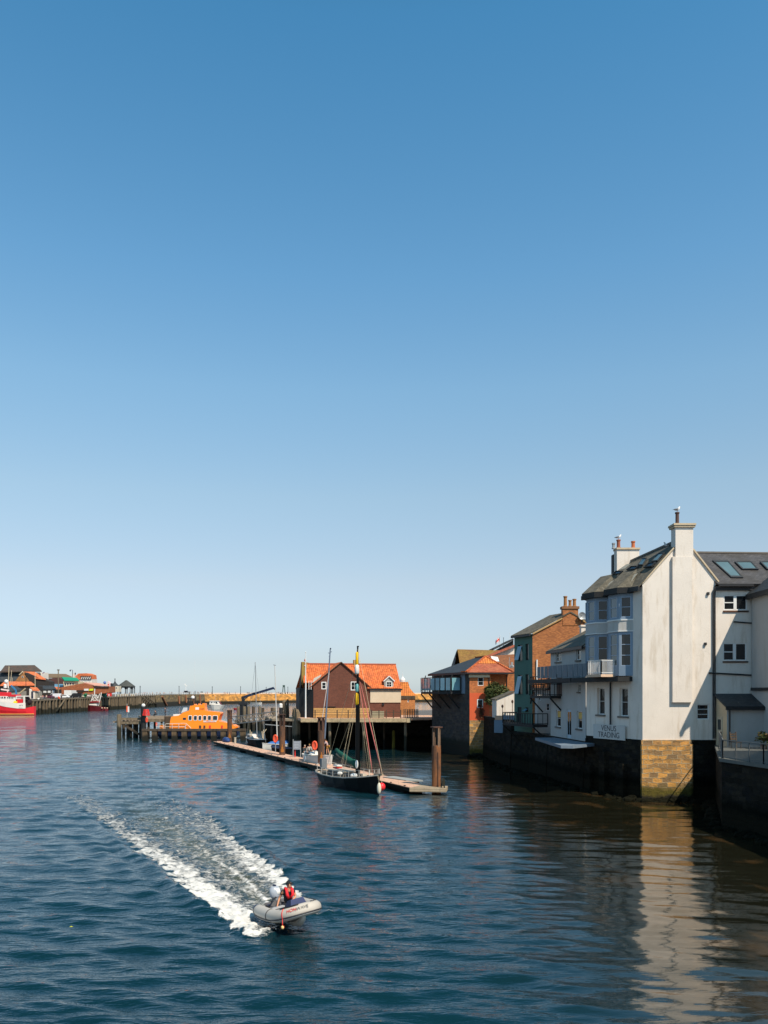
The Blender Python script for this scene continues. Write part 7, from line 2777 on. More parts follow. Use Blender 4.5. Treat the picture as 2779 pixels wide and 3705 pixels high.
# ================================================================ boats
def hull(sts, nseg=7):
    """stations (x, half beam, keel z, sheer z, fullness) bow last; returns MB of the shell"""
    mb = MB()
    rows = []
    for x, b, k, s_, f in sts:
        r = []
        for i in range(nseg + 1):
            t = i / nseg
            y = b * (t ** f)
            z = k + (s_ - k) * (t ** 1.6)
            r.append((x, y, z))
        rows.append([(p[0], -p[1], p[2]) for p in r[::-1]] + r[1:])
    o = 0
    n = len(rows[0])
    for a, b in zip(rows, rows[1:]):
        for i in range(n - 1):
            mb.poly([a[i], b[i], b[i + 1], a[i + 1]])
    mb.poly(rows[0])
    mb.poly(rows[-1][::-1])
    return mb, rows


def deckmesh(rows, dz=-0.12, inset=0.94):
    mb = MB()
    for a, b in zip(rows, rows[1:]):
        p = [(a[0][0], a[0][1] * inset, a[0][2] + dz), (b[0][0], b[0][1] * inset, b[0][2] + dz), (b[-1][0], b[-1][1] * inset, b[-1][2] + dz), (a[-1][0], a[-1][1] * inset, a[-1][2] + dz)]
        mb.poly(p)
    return mb


def sheer(rows, w, h, dz=0.0, out=1.0):
    mb = MB()
    for s_ in (0, -1):
        pts = [Vector((r[s_][0], r[s_][1] * out, r[s_][2] + dz)) for r in rows]
        for a, b in zip(pts, pts[1:]):
            mb.bar(a, b, w, h)
    mb.bar(Vector(rows[0][0]) + Vector((0, 0, dz)), Vector(rows[0][-1]) + Vector((0, 0, dz)), w, h)
    return mb


def heading(dx, dy):
    return math.atan2(dy, dx)


# ---------------------------------------------------------------- the inflatable dinghy
hd = R(-64)
org = Vector((XW(1018, 29.5), 29.5, 0.10))
dg = thing('inflatable_dinghy', 'grey inflatable dinghy with outboard motor speeding towards the right', 'dinghy', org, local=True, rz=hd)
dg.rotation_euler = (R(8), R(-7), hd)
dg.scale = (1.0, 1.0, 1.0)
cen_ = [(-0.62, 0.70, 0.44), (-0.42, 0.70, 0.40), (-0.05, 0.70, 0.34), (0.6, 0.70, 0.32), (1.2, 0.70, 0.33), (1.6, 0.68, 0.35), (1.95, 0.60, 0.39), (2.22, 0.46, 0.44), (2.40, 0.26, 0.48), (2.46, 0.0, 0.50)]
rad_ = [0.06, 0.15, 0.215, 0.22, 0.22, 0.22, 0.22, 0.22, 0.215, 0.215]
path = [Vector(p) for p in cen_] + [Vector((p[0], -p[1], p[2])) for p in cen_[-2::-1]]
rads = rad_ + rad_[-2::-1]


def dense(path, rads, k=4):
    P, Q = [], []
    n = len(path)
    for i in range(n - 1):
        p0, p1, p2, p3 = path[max(i - 1, 0)], path[i], path[i + 1], path[min(i + 2, n - 1)]
        for j in range(k):
            t = j / k
            P.append(0.5 * ((2 * p1) + (p2 - p0) * t + (2 * p0 - 5 * p1 + 4 * p2 - p3) * t * t + (3 * p1 - p0 - 3 * p2 + p3) * t ** 3))
            Q.append(rads[i] + (rads[i + 1] - rads[i]) * t)
    P.append(path[-1])
    Q.append(rads[-1])
    return P, Q


DP, DR = dense(path, rads)
M['hypalon'] = mat('hypalon', (0.50, 0.455, 0.395), 0.45, var=0.10)
mb = MB()
mb.tube(DP, DR, 20)
mb.build('tube', M['hypalon'], dg, smooth=True)
NP = len(DP)


def out_dir(i):
    t = (DP[min(i + 1, NP - 1)] - DP[max(i - 1, 0)]).normalized()
    o = Vector((t.y, -t.x, 0)).normalized()
    c = Vector((0.9, 0, 0))
    if o.dot(DP[i] - c) < 0:
        o = -o
    return o


def ring_pt(i, ang, k=1.0):
    o = out_dir(i)
    return DP[i] + (o * math.cos(ang) + Vector((0, 0, 1)) * math.sin(ang)) * DR[i] * k


mb = MB()
mb.tube([ring_pt(i, R(-22), 1.02) for i in range(2, NP - 2)], 0.028, 8)
mb.build('rubbing_strake', mat('strake_black', (0.03, 0.03, 0.035), 0.5), dg, smooth=True)
mb = MB()
mb.tube([ring_pt(i, R(-30), 1.03) for i in range(2, NP - 2)], 0.020, 8)
mb.build('strake_stripe', mat('strake_white', (0.62, 0.6, 0.56), 0.5), dg, smooth=True)
# navy end patches
for rng_ in (range(1, 7), range(NP - 7, NP - 1)):
    mb = MB()
    mb.tube([DP[i] for i in rng_], [DR[i] * 1.02 for i in rng_], 20, caps=False)
    mb.build('end_patch', mat('patch_navy', (0.03, 0.045, 0.09), 0.5), dg, smooth=True)
# hull bottom: keel and dark underside
mb = MB()
rows = []
for x, b, k in ((-0.05, 0.58, 0.02), (0.8, 0.58, 0.0), (1.5, 0.56, 0.02), (1.95, 0.44, 0.12), (2.3, 0.22, 0.30), (2.42, 0.05, 0.42)):
    rows.append([(x, -b, 0.16 + 0.1 * (x / 2.4) ** 2 + (0.1 if x > 2 else 0)), (x, -b * 0.5, k + 0.06), (x, 0, k - 0.08), (x, b * 0.5, k + 0.06), (x, b, 0.16 + 0.1 * (x / 2.4) ** 2 + (0.1 if x > 2 else 0))])
for a, b in zip(rows, rows[1:]):
    for i in range(4):
        mb.poly([a[i], a[i + 1], b[i + 1], b[i]])
mb.poly(rows[0])
mb.build('bottom', mat('bottom_grey', (0.20, 0.19, 0.18), 0.6), dg)
mb = MB()
mb.tube([(0.0, 0, -0.04), (1.4, 0, -0.05), (1.9, 0, 0.02), (2.25, 0, 0.18), (2.45, 0, 0.34)], [0.10, 0.13, 0.13, 0.11, 0.06], 12)
mb.build('keel', M['hypalon'], dg, smooth=True)
mb = MB()
mb.prism([(0.0, -0.5, 0.17), (1.75, -0.5, 0.2), (2.1, -0.25, 0.25), (2.1, 0.25, 0.25), (1.75, 0.5, 0.2), (0, 0.5, 0.17)], [(0.0, -0.5, 0.20), (1.75, -0.5, 0.23), (2.1, -0.25, 0.28), (2.1, 0.25, 0.28), (1.75, 0.5, 0.23), (0, 0.5, 0.20)])
mb.build('floor', mat('floor_grey', (0.34, 0.33, 0.32), 0.7), dg)
mb = MB()
mb.bx(-0.07, 0.0, -0.5, 0.5, 0.05, 0.58)
mb.build('transom', mat('transom', (0.12, 0.12, 0.13), 0.5), dg)
mb = MB()
mb.bx(0.72, 0.95, -0.55, 0.55, 0.46, 0.50)
mb.build('thwart', mat('thwart_grey', (0.45, 0.45, 0.46), 0.5), dg)
# outboard
ob_ = thing('outboard_motor', 'silver and white outboard motor clamped to the dinghy transom', 'outboard motor', org, local=True)
ob_.rotation_euler = dg.rotation_euler
ob_.scale = dg.scale
mb = MB()
mb.tube([(-0.24, 0, 0.62), (-0.25, 0, 0.68), (-0.26, 0, 0.84), (-0.27, 0, 0.98), (-0.27, 0, 1.05)], [0.10, 0.145, 0.155, 0.13, 0.06], 16, sq=1.35)
cw = mb.build('cowl', mat('cowl_silver', (0.36, 0.40, 0.46), 0.35), ob_, smooth=True)
mb = MB()
mb.tube([(-0.21, 0.06, 0.72), (-0.215, 0.06, 0.84), (-0.225, 0.06, 0.95)], [0.10, 0.118, 0.098], 12, sq=1.1)
mb.build('white_panel', M['white_paint'], cw, smooth=True)
mb = MB()
mb.tube([(-0.2, 0.02, 1.052), (-0.34, 0.02, 1.052)], 0.05, 8)
mb.build('handle', M['navy_paint'], cw)
mb = MB()
mb.box((-0.25, 0, 0.3), (0.16, 0.14, 0.66))
mb.box((-0.10, 0, 0.55), (0.2, 0.2, 0.18))
mb.box((-0.28, 0, -0.15), (0.2, 0.06, 0.4))
mb.build('leg', mat('leg_grey', (0.20, 0.22, 0.25), 0.5), ob_)
mb = MB()
mb.tube([(-0.12, -0.05, 0.66), (0.15, -0.22, 0.68), (0.42, -0.40, 0.66)], [0.035, 0.025, 0.028], 8)
mb.build('tiller', M['black_iron'], ob_)
# oars along the starboard tube, bow bag, handle, straps, rope and float
for k, (p, q) in enumerate((((0.0, -0.42, 0.5), (1.35, -0.40, 0.42)), ((0.0, 0.46, 0.5), (1.3, 0.45, 0.45)))):
    t = thing('oar', ('dark oar lying along the near side inside the dinghy', 'dark oar lying along the far side inside the dinghy')[k], 'oar', org, local=True)
    t.rotation_euler = dg.rotation_euler
    mb = MB()
    mb.tube([p, q], 0.022, 8)
    mb.build('shaft', M['black_iron'], t)
    mb = MB()
    mb.box((p[0] + 0.02, p[1], p[2] + 0.01), (0.42, 0.13, 0.025))
    mb.build('blade', M['navy_paint'], t)
mb = MB()
mb.prism([(1.5, -0.36, 0.38), (1.5, 0.46, 0.38), (2.12, 0.30, 0.55), (2.12, -0.30, 0.55)], [(1.68, -0.24, 0.76), (1.68, 0.34, 0.76), (2.05, 0.22, 0.84), (2.05, -0.22, 0.84)])
mb.build('bow_bag', mat('bag_navy', (0.02, 0.035, 0.11), 0.6), dg)
mb = MB()
mb.tube([ring_pt(i, R(72), 1.12 if i % 6 else 1.0) for i in range(NP // 2 + 2, NP // 2 + 12)], 0.022, 8)
mb.tube([ring_pt(i, R(75), 1.12 if i % 5 else 1.0) for i in range(12, NP // 2 - 3)], 0.013, 6)
mb.build('grab_line', M['black_iron'], dg, smooth=True)
iS = NP - 17
mb = MB()
mb.tube([ring_pt(iS, R(a), 1.02) for a in range(-75, 120, 15)], 0.017, 6)
mb.build('strap', M['black_iron'], dg)
iB = NP // 2 + 9
rp = thing('red_rope', 'red rope with a small orange and yellow float hanging over the dinghy tube', 'rope', org, local=True)
rp.rotation_euler = dg.rotation_euler
mb = MB()
pts = [ring_pt(iB, R(a), 1.03) for a in range(110, -30, -14)]
e = pts[-1]
pts += [e + Vector((0.06, -0.04, -0.12)), e + Vector((0.1, -0.07, -0.22))]
mb.tube(pts, 0.014, 6)
mb.build('line', M['red_paint'], rp, smooth=True)
mb = MB()
mb.ball(e + Vector((0.12, -0.08, -0.25)), (0.07, 0.06, 0.05), 10, 8)
mb.build('knot', M['red_paint'], rp, smooth=True)
mb = MB()
mb.ball(e + Vector((0.20, -0.11, -0.24)), (0.05, 0.05, 0.06), 10, 8)
mb.build('float', mat('float_yellow', (0.75, 0.5, 0.2), 0.6), rp, smooth=True)
# lettering on the starboard bow
it = NP // 2 + 9
for body, mm, i0 in (('HON', M['red_paint'], it - 4), ('WAVE', M['letter_dark'], it - 8)):
    o = out_dir(i0)
    c = DP[i0] + (o * math.cos(R(32)) + Vector((0, 0, 1)) * math.sin(R(32))) * (DR[i0] * 1.015)
    tdir = (DP[i0 - 1] - DP[i0 + 1]).normalized()
    up = (Vector((0, 0, 1)) * math.cos(R(32)) - o * math.sin(R(32)))
    text(body, 0.15, mm, dg, c + o * 0.01, tdir, up, ext=0.003, shear=0.2, name='lettering')

# ---------------------------------------------------------------- black sailing boat
BB, BS = Vector((-0.42, 65.6, 0)), Vector((-5.0, 75.3, 0))
ax_ = (BB - BS).normalized()
LB = (BB - BS).length
sb = thing('sailing_boat', 'black-hulled sailing boat with tall black and yellow mast moored at the walkway', 'sailing boat', BS, local=True, rz=math.atan2(ax_.y, ax_.x))
st = [(-0.75, 0.75, 0.55, 1.02, 0.5), (-0.3, 1.15, 0.20, 0.98, 0.5), (0.6, 1.42, -0.3, 0.93, 0.45), (2.5, 1.55, -0.7, 0.88, 0.42), (4.8, 1.55, -0.8, 0.90, 0.42), (6.8, 1.38, -0.8, 1.0, 0.46), (8.6, 0.98, -0.7, 1.18, 0.55), (9.9, 0.48, -0.6, 1.36, 0.7), (10.6, 0.16, -0.4, 1.48, 0.9), (LB + 0.1, 0.04, -0.2, 1.52, 1.0)]
mb, rows = hull(st)
hb = mb.build('hull', M['black_hull'], sb)
autosmooth(hb, 50)
deckmesh(rows).build('deck', mat('deck_cream', (0.50, 0.42, 0.33), 0.7), sb)
sheer(rows, 0.10, 0.09, 0.02).build('rubbing_strake', mat('strake_cream', (0.55, 0.48, 0.40), 0.6), sb)
mb = MB()
mb.prism([(1.6, -0.8, 0.8), (5.2, -0.75, 0.85), (5.2, 0.75, 0.85), (1.6, 0.8, 0.8)], [(1.7, -0.7, 1.22), (5.1, -0.62, 1.27), (5.1, 0.62, 1.27), (1.7, 0.7, 1.22)])
cb_ = mb.build('cabin', mat('cabin_grey', (0.10, 0.095, 0.09), 0.6), sb)
mb = MB()
mb.prism([(1.6, -0.75, 1.225), (5.2, -0.66, 1.275), (5.2, 0.66, 1.275), (1.6, 0.75, 1.225)], [(1.6, -0.72, 1.30), (5.2, -0.62, 1.35), (5.2, 0.62, 1.35), (1.6, 0.72, 1.30)])
mb.build('cabin_top', mat('deck_cream', (0.50, 0.42, 0.33), 0.7), cb_)
for x in (2.2, 2.9, 3.6, 4.3):
    mb = MB()
    for s_ in (-1, 1):
        mb.tube([(x, s_ * 0.66, 1.03), (x, s_ * 0.80, 1.0)], 0.11, 10)
    mb.build('porthole', M['black_iron'], cb_)
mb = MB()
mb.prism([(0.2, -0.9, 0.9), (1.5, -0.95, 0.88), (1.5, 0.95, 0.88), (0.2, 0.9, 0.9)], [(0.2, -0.8, 1.16), (1.5, -0.85, 1.14), (1.5, 0.85, 1.14), (0.2, 0.8, 1.16)])
mb.build('cockpit_coaming', mat('coaming', (0.38, 0.27, 0.18), 0.7), sb)
# stanchions and rails
mb = MB()
for s_ in (-1, 1):
    prev = None
    for x in (-0.5, 0.5, 1.8, 3.2, 4.6, 6.0, 7.4, 8.8, 9.9):
        b = np.interp(x, [q[0] for q in st], [q[1] for q in st]) * 0.93
        z = np.interp(x, [q[0] for q in st], [q[3] for q in st])
        p = Vector((x, s_ * b, z))
        mb.tube([p, p + Vector((0, 0, 0.58))], 0.022, 6)
        if prev is not None:
            mb.bar(prev + Vector((0, 0, 0.57)), p + Vector((0, 0, 0.57)), 0.02)
            mb.bar(prev + Vector((0, 0, 0.3)), p + Vector((0, 0, 0.3)), 0.016)
        prev = p
mb.tube([(-0.5, -1.0, 1.55), (-0.85, -0.6, 1.6), (-0.9, 0, 1.6), (-0.85, 0.6, 1.6), (-0.5, 1.0, 1.55)], 0.025, 6)
mb.build('guard_rail', mat('rail_white', (0.6, 0.57, 0.52), 0.5), sb)
# bow roller / bowsprit and anchor
mb = MB()
mb.bar((9.9, 0, 1.52), (LB + 0.75, 0.0, 1.62), 0.14)
mb.build('bowsprit', mat('coaming', (0.38, 0.27, 0.18), 0.7), sb)
# spars
MX = 6.6
zT = 11.9
mb = MB()
mb.tube([(MX, 0, 0.7), (MX, 0, 8.0)], [0.20, 0.17], 12)
mb.tube([(MX, 0, 8.0), (MX - 0.02, 0, zT)], [0.13, 0.06], 10)
mb.box((MX + 0.02, 0, zT - 0.05), (0.3, 0.06, 0.12))
mst = mb.build('mast', M['black_hull'], sb, smooth=False)
cvY = mat('sail_yellow', (0.85, 0.48, 0.01), 0.7, var=0.1)
for z0, z1, mm, nm, r in ((10.3, 11.4, cvY, 'yellow_cover', 0.13), (9.55, 10.35, M['white_paint'], 'white_cover', 0.20), (8.05, 8.75, mat('teal_cover', (0.15, 0.42, 0.42), 0.7), 'teal_cover', 0.14), (7.0, 8.0, cvY, 'yellow_cover', 0.15)):
    mb = MB()
    ofs = 0.09
    mb.tube([(MX + 0.05, -ofs, z0), (MX + 0.05, -ofs, z0 + 0.1), (MX + 0.05, -ofs, (z0 + z1) / 2), (MX + 0.05, -ofs, z1 - 0.08), (MX + 0.05, -ofs, z1)], [r * 0.6, r, r * 0.95, r * 0.9, r * 0.5], 10)
    mb.build(nm, mm, mst, smooth=True)
mb = MB()
mb.tube([(MX - 0.2, 0.1, 1.75), (1.3, 0.25, 2.55)], 0.09, 8)
bm = mb.build('boom', mat('coaming', (0.38, 0.27, 0.18), 0.7), sb)
mb = MB()
n_ = 9
pts, rs_ = [], []
for i in range(n_):
    u = i / (n_ - 1)
    pts.append(Vector((MX - 0.35, 0.1, 1.92)).lerp(Vector((1.2, 0.25, 2.85)), u) + Vector((0, 0.05 * math.sin(u * 9), 0.06 * math.sin(u * 14))))
    rs_.append(0.30 - 0.12 * u + 0.03 * math.sin(u * 19))
mb.tube(pts, rs_, 10)
mb.build('sail_cover', mat('green_cover', (0.005, 0.085, 0.055), 0.8, var=0.4), bm, smooth=True)
# rigging
rg_ = MB()
for s_ in (-1, 1):
    for k, (x, z) in enumerate(((MX - 0.9, 7.9), (MX - 0.45, 9.4), (MX + 0.05, 7.9))):
        b = np.interp(x, [q[0] for q in st], [q[1] for q in st]) * 0.97
        rg_.bar((MX, 0, z), (x, s_ * b, 0.95), 0.012)
rg_.bar((MX, 0, 11.0), (-0.8, 0.2, 1.4), 0.02)
rg_.bar((MX, 0, 7.5), (1.6, 0.25, 2.6), 0.018)
rg_.bar((MX, 0, 7.5), (3.4, 0.2, 2.2), 0.018)
rg_.bar((MX, 0, 11.7), (LB + 0.7, 0, 1.6), 0.02)
rg_.build('rigging', M['rope'], sb)
for p, q, nm in (((MX + 0.35, 0.0, 8.6), (9.6, 0, 1.5), 'furled_staysail'), ((MX + 0.5, 0.0, 8.9), (LB + 0.6, 0, 1.7), 'furled_jib')):
    mb = MB()
    p, q = Vector(p), Vector(q)
    mb.tube([p.lerp(q, u) for u in (0, 0.15, 0.5, 0.85, 1)], [0.012, 0.03, 0.045, 0.038, 0.012], 8)
    mb.build(nm, mat('furled_red', (0.50, 0.14, 0.12), 0.8, var=0.5, scale=0.6), sb, smooth=True)
for c, d, m_, nm in (((4.9, -0.9, 1.2), (0.5, 0.4, 0.25), M['white_paint'], 'deck_bag'), ((6.7, -0.4, 1.15), (0.6, 0.5, 0.35), M['white_paint'], 'deck_bag'), ((7.6, 0.1, 1.2), (0.45, 0.35, 0.3), mat('deck_cream', (0.50, 0.42, 0.33)), 'hatch'),
                     ((MX + 0.35, -0.25, 2.1), (0.25, 0.22, 0.6), M['white_paint'], 'winch_cover'), ((0.9, 0.5, 1.5), (0.8, 0.6, 0.08), M['white_paint'], 'cockpit_table'), ((0.9, 0.5, 1.3), (0.8, 0.6, 0.1), M['red_paint'], 'cockpit_cushion'),
                     ((-0.55, -0.3, 1.6), (0.5, 0.5, 0.9), mat('grey_dodger', (0.16, 0.18, 0.2), 0.7), 'stern_box')):
    mb = MB()
    mb.ball(c, (d[0] / 2 * 1.2, d[1] / 2 * 1.2, d[2] / 2 * 1.2), 10, 6) if 'bag' in nm or 'cover' in nm else mb.box(c, d)
    mb.build(nm, m_, sb)


def bworld(x, y, z):
    a = math.atan2(ax_.y, ax_.x)
    return BS + Vector((x * math.cos(a) - y * math.sin(a), x * math.sin(a) + y * math.cos(a), z))


for (x, y, z, r, m_, lb, nm) in ((10.35, -0.72, 0.55, (0.17, 0.17, 0.45), mat('fender_white', (0.70, 0.64, 0.5), 0.5), 'long white and yellow fender hanging at the bow of the black sailing boat', 'fender'),
                                 (10.7, -0.45, 0.62, (0.30, 0.30, 0.32), mat('fender_red', (0.80, 0.03, 0.04), 0.4), 'round red fender hanging at the bow of the black sailing boat', 'fender')):
    # shown at the starboard bow, which faces the camera side of the stem
    c = bworld(x, -y * -1.0, z)
    c = Vector((XW(1372 if r[0] < 0.2 else 1381, 65.3), 65.2 if r[0] < 0.2 else 65.6, ZW(2852 if r[0] < 0.2 else 2848, 65.3)))
    t = thing(nm, lb, 'fender', c)
    mb = MB()
    mb.ball(c, r, 14, 10)
    mb.build('body', m_, t, smooth=True)
    mb = MB()
    mb.tube([c + Vector((0, 0, r[2] * 0.9)), c + Vector((-0.1, 0.2, 1.0 - 0.0))], 0.02, 6)
    mb.build('lanyard', M['rope'], t)

# ---------------------------------------------------------------- other moored sailing boats and motorboats


def small_boat(name, label, cat, a, b, beam, zs, hullm, deckm, free=0.9, cabin=None, blunt=0.55, cover=None):
    a, b = Vector(a), Vector(b)
    d = b - a
    L = d.length
    t = thing(name, label, cat, a, local=True, rz=math.atan2(d.y, d.x))
    h = zs
    st = [(0, beam * blunt, 0.0, h, 0.5), (L * 0.2, beam * 0.9, -0.25, h * 0.97, 0.45), (L * 0.5, beam, -0.3, h * 0.97, 0.42), (L * 0.75, beam * 0.8, -0.3, h * 1.06, 0.5), (L * 0.92, beam * 0.36, -0.2, h * 1.18, 0.7), (L, 0.03, 0.1, h * 1.25, 1.0)]
    mb, rows = hull(st)
    autosmooth(mb.build('hull', hullm, t), 50)
    deckmesh(rows, -0.05, 0.97).build('deck', deckm, t)
    sheer(rows, 0.06, 0.07, 0.0, 1.01).build('gunwale', deckm, t)
    if cabin:
        x0, x1, w, z = cabin
        mb = MB()
        mb.prism([(x0, -w, h - 0.05), (x1, -w * 0.7, h), (x1, w * 0.7, h), (x0, w, h - 0.05)], [(x0 + 0.1, -w * 0.85, z), (x1 - (x1 - x0) * 0.3, -w * 0.6, z - 0.05), (x1 - (x1 - x0) * 0.3, w * 0.6, z - 0.05), (x0 + 0.1, w * 0.85, z)])
        c = mb.build('cabin', deckm, t)
        mb = MB()
        zz = h + (z - h) * 0.5
        mb.bx(x0 + (x1 - x0) * 0.15, x0 + (x1 - x0) * 0.6, -w * 0.95, w * 0.95, zz - 0.08, zz + 0.08)
        mb.build('window', M['glass_dark'], c)
    if cover:
        mb = MB()
        mb.prism([(L * 0.08, -beam * 0.8, h), (L * 0.8, -beam * 0.6, h), (L * 0.8, beam * 0.6, h), (L * 0.08, beam * 0.8, h)], [(L * 0.12, -0.1, h + 0.45), (L * 0.7, -0.05, h + 0.35), (L * 0.7, 0.05, h + 0.35), (L * 0.12, 0.1, h + 0.45)])
        mb.build('cover', cover, t)
    return t


def mast_part(t, a, b, r, m):
    """a mast given in world points, as a part of a local thing"""
    rot = Matrix.Rotation(-t.rotation_euler.z, 3, 'Z')
    a, b = rot @ (Vector(a) - t.location), rot @ (Vector(b) - t.location)
    mb = MB()
    mb.tube([a, b], [r, r * 0.6], 8)
    return mb.build('mast', m, t)


wd = M['white_hull']
t = small_boat('sailing_yacht', 'small white sailing yacht with dark lower hull left of the middle guide pile', 'sailing boat', G(893, 2692) + Vector((0, 3, 0)), G(962, 2704) + Vector((0, -0.5, 0)), 1.15, 0.95, M['black_hull'], wd, cabin=(1.2, 4.0, 0.75, 1.5))
Ym = 113
mast_part(t, W(930, 2668, Ym), W(923.5, 2396, Ym), 0.07, M['grey_metal'])
mb = MB()
rot = Matrix.Rotation(-t.rotation_euler.z, 3, 'Z')
loc_ = lambda p: rot @ (Vector(p) - t.location)
for x0, y0, x1, y1 in ((905, 2665, 905, 2641), (909, 2665, 911, 2648), (950, 2670, 948, 2646), (953, 2674, 954, 2640), (954, 2652, 964, 2638)):
    mb.bar(loc_(W(x0, y0, Ym)), loc_(W(x1, y1, Ym)), 0.08)
mb.build('stanchion', M['rope'], t)
mb = MB()
mb.bar(loc_(W(923.5, 2400, Ym)), loc_(W(890, 2690, Ym + 3)), 0.02)
mb.bar(loc_(W(923.5, 2400, Ym)), loc_(W(962, 2688, Ym - 2)), 0.02)
mb.build('rigging', M['grey_metal'], t)
t = small_boat('motor_dinghy', 'white dinghy under a blue cover moored behind the walkway', 'dinghy', G(1035, 2716) + Vector((0, 4.5, 0)), G(942, 2716) + Vector((0, 2.0, 0)), 1.0, 0.75, wd, wd, cover=M['blue_cover'])
t = small_boat('sailing_yacht', 'dark hulled yacht with pale mast half hidden behind the middle guide pile', 'sailing boat', (XW(1040, 106), 106.5, 0), (XW(985, 110), 111, 0), 1.0, 0.9, M['black_hull'], M['navy_paint'])
mast_part(t, W(1003, 2668, 108), W(994, 2408, 108), 0.085, mat('mast_pale', (0.55, 0.53, 0.50), 0.5))
rot = Matrix.Rotation(-t.rotation_euler.z, 3, 'Z')
mb = MB()
mb.bar(rot @ (W(989, 2406, 108) - t.location), rot @ (W(998, 2407, 108) - t.location), 0.06)
mb.build('masthead_vane', M['navy_paint'], t)
# white motor boat behind pile by the black sailing boat
mbt = small_boat('motor_boat', 'white motorboat moored behind the walkway with people aboard', 'motorboat', (XW(1108, 91.5), 93.0, 0), (XW(1199, 86.5), 86.3, 0), 1.15, 1.25, wd, wd, cabin=(0.9, 3.0, 0.8, 1.6))
mb = MB()
rot = Matrix.Rotation(-mbt.rotation_euler.z, 3, 'Z')
mb.tube([rot @ (W(1192, 2735, 87) - mbt.location), rot @ (W(1196, 2716, 87) - mbt.location)], 0.06, 6)
mb.build('samson_post', M['rope'], mbt)
mast_part(mbt, W(1171, 2728, 87.5), W(1195, 2350, 87.5), 0.11, mat('mast_blue_grey', (0.13, 0.17, 0.24), 0.5))
mb = MB()
mb.bar(rot @ (W(1166, 2600, 87.4) - mbt.location), rot @ (W(1191, 2430, 87.4) - mbt.location), 0.06)
mb.build('furled_sail', mat('pale_sail', (0.6, 0.5, 0.45), 0.7), mbt)
mb = MB()
for x, y in ((1189, 2362), (1197, 2358), (1192, 2374)):
    mb.bar(rot @ (W(1194, y + 2, 87.5) - mbt.location), rot @ (W(x + (4 if x > 1192 else -2), y, 87.5) - mbt.location), 0.05)
mb.ball(rot @ (W(1196, 2347, 87.5) - mbt.location), 0.09, 8, 6)
mb.build('masthead_gear', M['navy_paint'], mbt)
for x, lb in ((1128, 'left white fender hanging on the motorboat side'), (1103, 'farthest left white fender on the motorboat stern')):
    c = W(x, 2746, 89.5)
    t = thing('fender', lb, 'fender', c)
    mb = MB()
    mb.ball(c, (0.12, 0.12, 0.32), 10, 8)
    mb.build('body', M['white_paint'], t, smooth=True)
    mb = MB()
    mb.tube([c + Vector((0, 0, 0.3)), c + Vector((0, 0.1, 0.6))], 0.015, 5)
    mb.build('lanyard', M['rope'], t)

# ---------------------------------------------------------------- orange lifeboat
YB = 146.0
lb_ = thing('lifeboat', 'bright orange lifeboat with a row of white-framed windows lying in the timber berth', 'lifeboat', (XW(700, YB), YB + 1.8, 0))


def pxp(pts, Y, inset=0.0, zb=None):
    out = []
    for x, y in pts:
        p = W(x, y, Y)
        if zb is not None:
            p = p + Vector((0, inset * (p.z - zb), 0))
        out.append(p)
    return out


def sided(pts, Y0, Y1, inset, zb):
    near = pxp(pts, Y0, inset, zb)
    far = [Vector((p.x, 2 * ((Y0 + Y1) / 2) - p.y, p.z)) for p in near]
    mb = MB()
    mb.prism(near, far)
    return mb


z_deck = ZW(2640, YB)
mb = MB()
L0, L1 = XW(562, YB), XW(857, YB)
rows = []
for u, b, k, s_ in ((0, 1.9, 0.2, 1.5), (0.1, 2.1, -0.3, 1.45), (0.4, 2.3, -0.6, 1.42), (0.7, 2.1, -0.6, 1.55), (0.88, 1.25, -0.4, 1.75), (0.97, 0.45, 0.2, 1.9), (1.0, 0.08, 0.6, 1.95)):
    x = L0 + (L1 - L0) * u
    rows.append([(x, YB + 2 - b, s_), (x, YB + 2 - b * 0.9, (k + s_) / 2), (x, YB + 2 - b * 0.5, k + 0.1), (x, YB + 2, k), (x, YB + 2 + b * 0.5, k + 0.1), (x, YB + 2 + b * 0.9, (k + s_) / 2), (x, YB + 2 + b, s_)])
for a, b in zip(rows, rows[1:]):
    for i in range(6):
        mb.poly([a[i], b[i], b[i + 1], a[i + 1]])
    mb.poly([a[6], b[6], b[0], a[0]])
mb.poly(rows[0])
hl = mb.build('hull', M['navy_paint'], lb_)
mb = MB()
for a, b in zip(rows, rows[1:]):
    mb.bar(Vector(a[0]) + Vector((0, -0.03, -0.04)), Vector(b[0]) + Vector((0, -0.03, -0.04)), 0.10, 0.14)
mb.build('white_stripe', M['white_paint'], hl)
low_ = [(612.5, 2640.5), (613, 2622), (615, 2607), (617, 2595), (625, 2592), (645, 2589), (661, 2578), (683, 2570.5), (743.5, 2572.5), (793, 2577), (797.5, 2582), (792, 2593), (788, 2606), (793, 2611), (805, 2612.5), (819, 2615.5), (838, 2621), (852, 2629), (853, 2635), (838, 2638), (819, 2636), (740, 2641), (660, 2642)]
dkm = M['orange_boat']
dh_ = sided(low_, YB + 0.3, YB + 3.7, 0.13, z_deck).build('deckhouse', dkm, lb_)
up_ = [(684, 2571), (687, 2554), (700, 2552.5), (702, 2547), (705, 2551), (716, 2551.5), (717, 2546), (721, 2550), (731, 2550.5), (732, 2544.5), (740.5, 2544.5), (740.5, 2558), (743.5, 2573)]
uh = sided(up_, YB + 1.0, YB + 3.0, 0.1, ZW(2572, YB)).build('flying_bridge', dkm, lb_)


def on_side(Y0, inset, zb, x, y, out=0.0):
    p = W(x, y, Y0)
    return p + Vector((0, inset * (p.z - zb) - out, 0))


